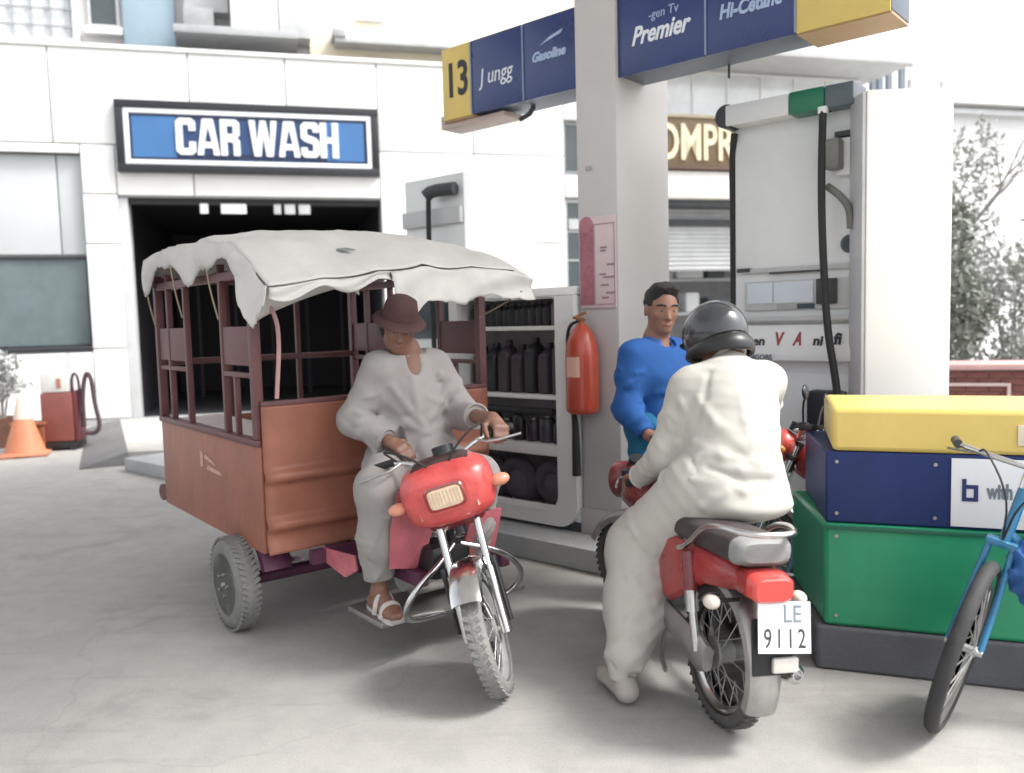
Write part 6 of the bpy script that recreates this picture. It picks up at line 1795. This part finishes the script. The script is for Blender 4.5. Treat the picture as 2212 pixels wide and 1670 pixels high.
S.limb(shl, elw, 0.08, 0.072, 14, 24, 0.0106, 0.0133, 0.3, 0.2, 1.1)
S.limb(pel, neck, 0.19, 0.15, 26, 25, 0.0094, 0.0171, 0.25, 0.0, 0.75)
for a_, b_ in (((0.46, -0.20, 1.28), (0.50, -0.05, 1.08)), ((0.47, 0.14, 1.30), (0.50, -0.02, 1.12)), ((0.48, -0.16, 1.12), (0.50, 0.05, 1.0)), ((0.50, -0.10, 1.34), (0.50, -0.08, 1.12))):
    S.crease([a_, (np.array(a_) + np.array(b_)) / 2 + [0.01, 0, -0.012], b_], 0.012, 0.017)
S.ell(neck + [0.085, 0, -0.045], (0.05, 0.035, 0.075), None, 0.02, sub=True)
S.cut(wr + [-0.01, 0, 0], wr - elr, 0.10); S.cut(wl * 0.45 + elw * 0.55, wl - elw, 0.10); S.cut(neck + [0, 0, 0.0], (0.25, 0, 1), 0.11)
put('kameez', S.mesh('kameez', CLOTH2), DR)
S = SDF((0.0, -0.75, 0.2), (1.1, 0.75, 1.15), 0.007)
for (h0, k0, a0) in ((hpr, knr, anr), (hpl, knl, anl)):
    S.chain([h0, k0], [0.13, 0.105], 0.06); S.chain([k0, k0 * 0.5 + a0 * 0.5, a0 + [0.0, 0, 0.07]], [0.106, 0.094, 0.072], 0.05)
S.cone(hpr, hpl, 0.13, 0.13, 0.05)
S.disp(folds([(10, 18, 24, 0.0015)], 31))
for q_, (h0, k0, a0) in enumerate(((hpr, knr, anr), (hpl, knl, anl))):
    S.limb(h0, k0, 0.12, 0.105, 10, 32 + q_, 0.008, 0.015, 0.4, 0.3, 1.05); S.limb(k0, a0, 0.104, 0.075, 22, 35 + q_, 0.009, 0.014, 0.4, 0.0, 0.85)
for a0 in (anr, anl):
    S.cut(a0 + [0, 0, 0.055], (0.1, 0, -1), 0.10)
put('shalwar', S.mesh('shalwar', CLOTH2), DR)
for a0 in (anr, anl):
    sg = -0.1 if a0[1] < 0 else 0.1
    m = MB(); m.loft([[(x, a0[1] + sg * (x - a0[0]) + w_ * q, a0[2] - 0.104 + z) for q, z in ((-1, 0), (1, 0), (1, 0.02), (-1, 0.02))] for (x, w_) in ((a0[0] - 0.10, 0.028), (a0[0] - 0.06, 0.04), (a0[0] + 0.06, 0.042), (a0[0] + 0.14, 0.05), (a0[0] + 0.20, 0.036))])
    so = m.build('sandal_sole', SANDAL, DR)
    m = MB()
    for xo, hh in ((0.12, 0.06), (0.05, 0.085)):
        yc = a0[1] + sg * xo
        m.tube([(a0[0] + xo, yc - 0.05, a0[2] - 0.09), (a0[0] + xo, yc - 0.035, a0[2] - 0.09 + hh), (a0[0] + xo, yc + 0.035, a0[2] - 0.09 + hh), (a0[0] + xo, yc + 0.05, a0[2] - 0.09)], 0.014, 8, smooth=2)
    m.build('sandal_strap', SANDAL, so)
ring_tube(wr + [-0.014, -0.004, 0.0], wr - elr, 0.060, 0.007, 'cuff', CLOTH2, DR, (0, 0, 0))
ring_tube(wl * 0.45 + elw * 0.55, wl - elw, 0.060, 0.007, 'cuff', CLOTH2, DR, (0, 0, 0))
ring_tube(neck + [0.0, 0.0, -0.004], (0.25, 0, 1), 0.074, 0.010, 'collar_band', CLOTH2, DR, (0, 0, 0))
fwd = A(Rm)[:, 0]; lef = A(Rm)[:, 1]; upv = A(Rm)[:, 2]
HATM = M('dark_maroon_hat', (0.06, 0.026, 0.024), 0.8, var=0.3, scale=10, bump=0.2, bscale=150)
m = MB(); m.lathe([(0.0, 0.115), (0.05, 0.112), (0.082, 0.095), (0.094, 0.05), (0.098, 0.005), (0.13, -0.003), (0.146, -0.016), (0.150, -0.022), (0.145, -0.025), (0.12, -0.012), (0.092, -0.006)], (0, 0, 0), (0, 0, 1), 40)
for i, v in enumerate(m.V):
    m.V[i] = (v[0] * 0.97, v[1] * 0.9, v[2] * 0.95)
hat = m.build('brimmed_hat', HATM, DR, ang=50)
hcc = hc + upv * 0.055
hat.matrix_local = Matrix([[fwd[i], lef[i], upv[i], hcc[i]] for i in range(3)] + [[0, 0, 0, 1]])
m = MB(); m.ell(tuple(hc + A([-0.03, 0, 0.0])), (0.075, 0.083, 0.075), 24, 14)
m.build('hair', HAIR, DR)

# ---------------------------------------------------------------- pump attendant
bw = (0.78, 4.62, 0.0)
AT = thing('person', 'person in royal blue shirt with short black hair standing between pillar and motorcycle', 'person', bw)
fa_ = A([0.72, -0.69, 0.0]); la_ = A([0.69, 0.72, 0.0])
pel = A([0.80, 4.64, 0.97]); chest = A([0.79, 4.64, 1.25]); neck = A([0.805, 4.63, 1.475]); hc = A([0.832, 4.60, 1.632])
shr = chest - la_ * 0.205 + [0, 0, 0.145]; shl = chest + la_ * 0.205 + [0, 0, 0.145]
elr = A([0.615, 4.46, 1.10]); wr = A([0.71, 4.33, 0.975])
elL = shl + fa_ * 0.05 + la_ * 0.06 + [0, 0, -0.30]; wl = elL + fa_ * 0.20 - la_ * 0.08 + [0, 0, -0.10]
hpr = pel - la_ * 0.095; hpl = pel + la_ * 0.095
knr = hpr + fa_ * 0.03 + [0, 0, -0.44]; knl = hpl + fa_ * 0.03 + [0, 0, -0.44]
anr = knr - fa_ * 0.02 + [0, 0, -0.445]; anl = knl - fa_ * 0.02 + [0, 0, -0.445]
S = SDF((0.35, 4.1, 0.0), (1.35, 5.1, 1.9), 0.0065)
S.chain([pel, chest, neck], [0.12, 0.125, 0.07], 0.05); S.cone(neck, hc + [-0.005, 0.01, -0.05], 0.057, 0.056, 0.03)
fh = A([0.20, -0.96, -0.14])
P, Rm, kk = head(S, hc, fh, (0.06, -0.1, 1), 0.262)
for (s0, e0, w0) in ((shr, elr, wr), (shl, elL, wl)):
    S.chain([s0, e0], [0.054, 0.042], 0.03); S.chain([e0, w0], [0.041, 0.027], 0.02)
hand(S, wr, fa_ + [0, -0.1, -0.15], -la_ * 0.6 + A([0, 0, 0.7]), la_ + A([0, 0, 0.4]), 0.6)
hand(S, wl, fa_ + [0, 0, -0.2], la_ * 0.8 + A([0, 0, 0.5]), A([0, 0, 1.0]), 0.5)
for (h0, k0, a0) in ((hpr, knr, anr), (hpl, knl, anl)):
    S.chain([h0, k0], [0.085, 0.056], 0.04); S.chain([k0, a0], [0.055, 0.036], 0.03); foot(S, a0, fa_)
put('body', S.mesh('body', SKIN, bw), AT)
face_parts(AT, P, Rm, kk, bw)
# hair: cap with a higher quiff
S = SDF(hc - 0.2, hc + 0.2, 0.006)
f0, l0, u0 = Rm[:, 0], Rm[:, 1], Rm[:, 2]
S.ell(P(-0.014, 0, 0.042), np.array([0.10, 0.082, 0.088]) * kk, Rm, 0.02)
S.ell(P(0.03, 0, 0.104), np.array([0.062, 0.07, 0.034]) * kk, Rm, 0.03)
S.cut(P(0.055, 0, 0.058), f0 * 0.9 - u0 * 0.45, 0.14)
S.cut(P(-0.02, 0, -0.02), -u0 + f0 * 0.25, 0.16)
S.disp(lambda X, Y, Z: 0.003 * np.sin(150 * X + 40 * Z) * np.sin(130 * Y) + 0.002 * np.sin(90 * Z + 70 * X))
put('hair', S.mesh('hair', HAIR, bw), AT)
# shirt
S = SDF((0.3, 4.05, 0.7), (1.4, 5.1, 1.65), 0.008)
S.chain([pel + [0, 0, -0.06], pel + [0, 0, 0.12], chest + [0, 0, 0.05], neck + [0, 0, -0.10]], [0.155, 0.145, 0.15, 0.095], 0.08)
S.cone(chest - la_ * 0.08 + [0, 0, 0.03], chest + la_ * 0.08 + [0, 0, 0.03], 0.142, 0.142, 0.06)
S.cone(neck - la_ * 0.13 + [0, 0, -0.075], neck + la_ * 0.13 + [0, 0, -0.075], 0.07, 0.07, 0.08)
S.chain([shr, elr, wr + [-0.02, 0.02, 0.02]], [0.074, 0.064, 0.050], 0.07); S.chain([shl, elL, wl], [0.08, 0.072, 0.054], 0.05)
S.disp(folds([(16, 10, 20, 0.0012)], 41))
S.limb(shr, elr, 0.074, 0.064, 14, 42, 0.0141, 0.0123, 0.3, 0.25, 1.1); S.limb(elr, wr, 0.075, 0.056, 10, 43, 0.0141, 0.0114, 0.3, 0.0, 0.9)
S.limb(pel, chest, 0.15, 0.15, 18, 44, 0.0141, 0.0162, 0.35, 0.0, 1.1)
S.cut(wr + [-0.012, 0.012, 0.012], wr - elr, 0.08); S.cut(wl, wl - elL, 0.08); S.cut(pel + [0, 0, -0.10], (0, 0, -1), 0.3); S.cut(neck + [0, 0, -0.02], fa_ * 0.35 + A([0, 0, 1]), 0.11)
put('shirt', S.mesh('shirt', SHIRT, bw), AT)
# collar
m = MB()
def colf(u, v):
    a = R(35) + R(290) * u
    c_, s_ = math.cos(a), math.sin(a)
    r = 0.068 + 0.022 * v
    p = neck + fa_ * (c_ * r * 1.05 + 0.005) + la_ * (s_ * r) + A([0, 0, 0.022 - 0.048 * v - 0.035 * (c_ > 0) * c_])
    return tuple(p - A(bw))
m.grid(colf, 40, 5)
cl = m.build('collar', M('collar_blue', (0.05, 0.13, 0.36), 0.85), AT, ang=70)
cl.modifiers.new('thickness', 'SOLIDIFY').thickness = 0.005
m = MB()
for i in range(2):
    p = chest + fa_ * (0.150 - 0.012 * (1 - i)) + A([0, 0, 0.115 - 0.08 * i]) - A(bw)
    m.ell(tuple(p), (0.007, 0.007, 0.007), 10, 6)
m.build('buttons', PAPER, AT)
S = SDF((0.35, 4.2, 0.0), (1.35, 5.1, 1.1), 0.0085)
for (h0, k0, a0) in ((hpr, knr, anr), (hpl, knl, anl)):
    S.chain([h0, k0, a0 + A([0, 0, 0.02])], [0.115, 0.085, 0.068], 0.05)
S.cone(hpr + [0, 0, 0.03], hpl + [0, 0, 0.03], 0.115, 0.115, 0.04)
S.disp(folds([(14, 8, 24, 0.005), (-12, 16, 30, 0.004)], 51))
for a0 in (anr, anl):
    S.cut(a0 + A([0, 0, -0.02]), (0, 0, -1), 0.09)
put('trousers', S.mesh('trousers', TROUS, bw), AT)
for a0 in (anr, anl):
    S = SDF(a0 - 0.3, a0 + 0.3, 0.009)
    foot(S, a0, fa_, 0.27, 0.046, 0.02); S.cut(a0, (0, 0, 1), 0.07)
    put('shoe', S.mesh('shoe', BLACKP, bw), AT)
T = thing('card_terminal', 'small dark handheld device in the hand of the person in blue', 'device', tuple(wr + fa_ * 0.11 + A([0, 0, -0.005])), math.atan2(fa_[1], fa_[0]))
MB().box((0, 0, 0), (0.16, 0.085, 0.03), 0.01).build('case', M('device_slate', (0.03, 0.06, 0.08), 0.4), T)
MB().box((0.03, 0, 0.0165), (0.07, 0.065, 0.004), 0.001).build('screen', GLASSD, T)

# ================================================================== clutter at the left
def cone_(loc, label):
    T = thing('traffic_cone', label, 'cone', loc, 0.4)
    MB().lathe([(0.30, 0.03), (0.24, 0.06), (0.15, 0.35), (0.11, 0.48), (0.105, 0.48), (0.0, 0.02)], n=28).build('skirt', M('cone_orange', (0.52, 0.19, 0.10), 0.55, var=0.15, scale=5, grime=0.2), T)
    MB().lathe([(0.1115, 0.481), (0.085, 0.62), (0.055, 0.76), (0.045, 0.775), (0, 0.775)], n=28).build('sleeve', M('cone_sleeve', (0.66, 0.52, 0.43), 0.5, var=0.1), T)
    MB().bx(-0.28, 0.28, -0.28, 0.28, 0, 0.032, 0.012).build('foot', M('cone_foot', (0.34, 0.15, 0.10), 0.6, var=0.2), T)
cone_((-6.35, 10.75, 0), 'faded orange traffic cone with pale sleeve at the left edge')
T = thing('oil_drain_trolley', 'red and white service trolley with dark hoses beside the cone', 'trolley', (-6.1, 11.3, 0), R(12))
RT = M('trolley_red', (0.21, 0.065, 0.055), 0.45, var=0.2, scale=4, grime=0.25)
MB().bx(-0.24, 0.16, -0.2, 0.2, 0.12, 0.78, 0.03).build('lower_tank', RT, T)
MB().bx(-0.23, 0.12, -0.19, 0.19, 0.785, 1.06, 0.02).build('upper_tank', M('trolley_white', (0.60, 0.60, 0.58), 0.45, var=0.1), T)
MB().bx(-0.25, 0.20, -0.21, 0.21, 0.03, 0.115, 0.01).build('base', BLACKP, T)
MB().bx(-0.02, 0.03, -0.2, -0.19, 0.84, 0.97).build('gauge', M('gauge_red', (0.4, 0.16, 0.12), 0.5), T)
MB().bx(0.165, 0.21, -0.19, 0.19, 0.12, 0.80, 0.01).build('side_post', M('trolley_dark_red', (0.12, 0.025, 0.03), 0.4), T)
MB().tube([(0.14, -0.1, 0.78), (0.15, -0.12, 1.0), (0.2, -0.14, 1.04), (0.24, -0.14, 0.95), (0.24, -0.14, 0.5)], 0.018, 8, smooth=2).build('hose', M('hose_maroon', (0.06, 0.03, 0.04), 0.5), T)
MB().tube([(0.26, -0.1, 0.3), (0.27, -0.14, 0.7), (0.33, -0.16, 1.04), (0.40, -0.16, 1.0), (0.42, -0.14, 0.6), (0.48, -0.14, 0.30), (0.40, -0.14, 0.2), (0.28, -0.12, 0.22)], 0.03, 8, smooth=3).build('hose', M('hose_maroon2', (0.07, 0.04, 0.05), 0.5), T)
for x in (-0.18, 0.14):
    MB().cyl((x, -0.22, 0.05), (x, -0.17, 0.05), 0.05, n=18).build('caster', BLACK, T)
T = thing('wooden_crate', 'small brown crate between the cone and the red trolley', 'crate', (-6.32, 11.15, 0), R(8))
MB().bx(-0.35, 0.05, -0.12, 0.12, 0.0, 0.36, 0.01).build('side_board', M('crate_brown', (0.26, 0.09, 0.045), 0.7, var=0.3, scale=5), T)
MB().bx(-0.37, 0.07, -0.14, 0.14, 0.362, 0.40, 0.008).build('top_board', M('crate_brown2', (0.30, 0.11, 0.06), 0.7, var=0.3, scale=5), T)
MB().bx(-0.12, -0.04, -0.135, -0.121, 0.04, 0.3).build('batten', M('crate_batten', (0.42, 0.24, 0.15), 0.7, var=0.2), T)

# wash bay ramp
RM = thing('wash_bay_ramp', 'low pale concrete ramp with dark sloped edge in front of the wash bay', 'ramp', (0, 0, 0), 0)
m = MB()
Z0 = 0.16
top = [(-4.55, 9.75), (-3.0, 9.95), (-3.4, 13.9), (-6.35, 13.4)]
m.prism(top, 0.012, Z0)
m.build('ramp_top', concrete('ramp_concrete', (0.48, 0.47, 0.45), 7.0), RM)
m = MB(); m.loft([[(-5.02, 9.52, 0.003), (-4.552, 9.747, 0.003), (-4.552, 9.747, Z0 - 0.002), (-5.0, 9.53, 0.02)], [(-6.95, 13.5, 0.003), (-6.352, 13.4, 0.003), (-6.352, 13.4, Z0 - 0.002), (-6.93, 13.5, 0.02)]])
m.build('ramp_slope', concrete('ramp_dark', (0.2, 0.2, 0.2), 8.0), RM)
m = MB(); m.loft([[(-4.55, 9.745, 0.0), (-4.5, 9.60, 0.0), (-4.55, 9.745, 0.012)], [(-3.0, 9.945, 0), (-2.95, 9.80, 0), (-3.0, 9.945, 0.012)]])
m.build('ramp_lip', M('ramp_lip_dark', (0.06, 0.06, 0.065), 0.7), RM)

# ================================================================== foliage
def leaves(n, c, rad, size, seed, squash=1.0, inner=0.35):
    rs = np.random.RandomState(seed)
    V, F = [], []
    while len(F) < n:
        p = rs.uniform(-1, 1, 3)
        d = np.linalg.norm(p)
        lump = 0.72 + 0.28 * math.sin(4.1 * p[0] + seed) * math.sin(3.7 * p[1] + 1.3 * seed) + 0.16 * math.sin(7 * p[2] + seed)
        if d > lump or d < inner * rs.rand():
            continue
        q = np.array(c) + p * np.array(rad)
        a = rs.normal(size=3); a /= np.linalg.norm(a)
        b = np.cross(a, rs.normal(size=3)); b /= np.linalg.norm(b)
        s_ = size * rs.uniform(0.6, 1.3)
        k = len(V)
        V += [tuple(q - a * s_), tuple(q + b * s_ * 0.42), tuple(q + a * s_), tuple(q - b * s_ * 0.42)]
        F.append((k, k + 1, k + 2, k + 3))
    m = MB(); m.V, m.F = V, F
    return m
LEAFP = M('hazy_pale_leaf', (0.36, 0.375, 0.345), 0.7, var=0.35, scale=3)  # leaf colour paled to carry the background haze
LEAFD = M('grey_green_leaf', (0.23, 0.25, 0.215), 0.7, var=0.4, scale=3)  # grey-green lightened in the colour for background haze
BARK = M('grey_bark', (0.27, 0.26, 0.25), 0.85, var=0.3, scale=8, bump=0.4, bscale=40)  # bark paled in the colour for the haze over the tree
# dusty potted shrub far left
T = thing('potted_shrub', 'pale dusty shrub in a brown pot behind the cone at the left edge', 'shrub', (-7.15, 11.6, 0), 0)
MB().lathe([(0.0, 0.0), (0.17, 0.0), (0.24, 0.40), (0.25, 0.42), (0.21, 0.42), (0.2, 0.36), (0.0, 0.36)], n=28).build('pot', M('brown_pot', (0.20, 0.10, 0.07), 0.7, var=0.25), T)
m = MB()
for i in range(7):
    a = i * 0.9
    m.tube([(0.03 * math.cos(a), 0.03 * math.sin(a), 0.35), (0.1 * math.cos(a), 0.1 * math.sin(a), 0.7), (0.25 * math.cos(a + 0.4), 0.25 * math.sin(a + 0.4), 1.15)], [0.015, 0.01, 0.004], 6, smooth=1)
m.build('stems', BARK, T)
leaves(900, (0, 0, 0.98), (0.40, 0.40, 0.44), 0.05, 4).build('foliage', M('dusty_silver_leaf', (0.40, 0.41, 0.40), 0.7, var=0.3, scale=4), T, ang=180)

# ---- right background: brick counter, bushes, bare tree
T = thing('brick_planter', 'low red brick planter with pinkish slab top beyond the white cabinet', 'planter', (4.95, 9.1, 0), R(-20))
BRK = M('brick_red', (0.19, 0.07, 0.06), 0.8, var=0.25, scale=6, grime=0.2)
MB().bx(-0.30, 0.98, 0.02, 0.62, 0, 0.92).build('mortar_core', M('mortar', (0.30, 0.22, 0.20), 0.9, var=0.15), T)
bmesh_ = MB().bx(-0.105, 0.105, -0.012, 0.012, -0.032, 0.032, 0.004).mesh('brick')
bmesh_.materials.append(BRK)
for j in range(12):
    for i in range(6):
        xx = -0.20 + 0.222 * i + (0.11 if j % 2 else 0)
        if xx < 0.92:
            put('brick', bmesh_, T, (xx, 0.012 + random.uniform(-0.002, 0.002), 0.055 + 0.074 * j))
MB().bx(-0.36, 1.05, -0.08, 0.70, 0.925, 0.985, 0.012).build('slab_top', M('pink_slab', (0.55, 0.33, 0.32), 0.6, var=0.12), T)
frame_rect(MB(), -0.25, 0.45, 0.45, 0.78, 0.035, -0.035, -0.014).build('panel_frame', M('planter_frame_pink', (0.62, 0.47, 0.45), 0.6), T)
MB().bx(0.99, 1.7, 0.03, 0.62, 0, 0.96, 0.01).build('brown_side', M('planter_brown', (0.13, 0.075, 0.06), 0.7, var=0.3), T)
def bush(loc, label, n, rad, h, mat, seed, size=0.06):
    T = thing('bush', label, 'bush', loc, 0, 'bushes behind the planter')
    m = MB()
    for i in range(6):
        a = i * 1.05 + seed
        m.tube([(0, 0, 0), (0.15 * math.cos(a), 0.15 * math.sin(a), h * 0.4), (rad * 0.6 * math.cos(a + 0.3), rad * 0.6 * math.sin(a + 0.3), h * 0.85)], [0.02, 0.014, 0.005], 6, smooth=1)
    m.build('stems', BARK, T)
    leaves(n, (0, 0, h * 0.55), (rad, rad, h * 0.5), size, seed).build('foliage', mat, T, ang=180)
bush((5.75, 10.9, 0), 'dark grey green bush against the white cabinet edge', 3000, 0.66, 2.9, LEAFD, 2)
bush((7.0, 11.6, 0), 'pale thin bush at the right edge behind the planter', 2000, 0.68, 2.7, LEAFP, 5)
bush((6.9, 13.2, 0), 'tall pale bush in front of the annex wall', 3000, 0.95, 4.4, LEAFP, 9)
T = thing('bare_tree', 'bare grey tree with crooked branches in front of the annex wall', 'tree', (6.75, 12.4, 0), 0)
rs = random.Random(5)
m = MB()
m.tube([(0, 0, 0), (0.04, 0, 1.0), (-0.05, 0.03, 2.0), (0.03, 0, 2.9)], [0.075, 0.06, 0.05, 0.042], 10, smooth=2)
m.build('trunk', BARK, T)
def branch(p, d, ln, r, lev):
    pts, rr = [p], [r]
    q, dd = Vector(p), Vector(d)
    for i in range(4):
        dd = (dd + Vector((rs.uniform(-0.35, 0.35), rs.uniform(-0.25, 0.25), rs.uniform(-0.12, 0.3)))).normalized()
        q = q + dd * ln / 4
        pts.append(tuple(q)); rr.append(r * (1 - 0.19 * (i + 1)))
        if lev > 0 and i > 0:
            s_ = rs.choice((-1, 1))
            branch(tuple(q), (dd + Vector((s_ * rs.uniform(0.5, 1.0), rs.uniform(-0.5, 0.5), rs.uniform(-0.1, 0.5)))).normalized(), ln * 0.55, r * 0.5, lev - 1)
    BR.tube(pts, rr, 7, smooth=1)
BR = MB()
for d in ((-0.6, 0.1, 0.8), (0.55, 0, 0.75), (0.1, 0.3, 1), (-0.9, -0.2, 0.35), (0.85, 0.1, 0.3)):
    branch((0.02, 0, 2.75), d, 1.15, 0.03, 2)
BR.build('crown', BARK, T)
lv = leaves(110, (0, 0, 3.7), (1.4, 0.8, 1.2), 0.05, 12)
lv.build('sparse_leaves', LEAFP, T, ang=180)

# ================================================================== unseen canopy, inferred from the pillar; its extent set to shade the foreground
m = MB()
CX = MB()
CX.bx(-3.8, 3.6, -6.0, 2.2, 5.6, 6.1, 0.02)
kind(CX.build('canopy', WHITE2, None, IS, (0, 0, IROT)), 'structure')

# ---- blue cloth bag slung on the bicycle's head tube
bw = (1.93, 3.03, 0.55)
T = thing('cloth_bag', 'crumpled blue cloth bag hanging on the front of the bicycle', 'bag', bw)
S = SDF(np.array(bw) - 0.3, np.array(bw) + 0.35, 0.007)
bo = np.array(bw)
S.ell(bo + [0, 0, 0.06], (0.10, 0.075, 0.13), None, 0.04); S.ell(bo + [0.05, 0.01, -0.02], (0.09, 0.07, 0.10), None, 0.04)
S.cone(bo + [0, 0, 0.12], bo + [0.02, 0.0, 0.26], 0.05, 0.02, 0.04)
S.disp(folds([(40, 12, 30, 0.010), (-30, 24, 46, 0.008), (55, -30, 10, 0.006)], 61))
put('bag_body', S.mesh('bag_body', M('bag_blue', (0.03, 0.12, 0.36), 0.7, var=0.25, scale=9), bw), T)
MB().tube([(0.02, 0, 0.24), (0.03, 0.02, 0.34), (0.0, 0.03, 0.42)], 0.008, 8, smooth=2).build('bag_cord', M('bag_cord', (0.03, 0.10, 0.28), 0.7), T)
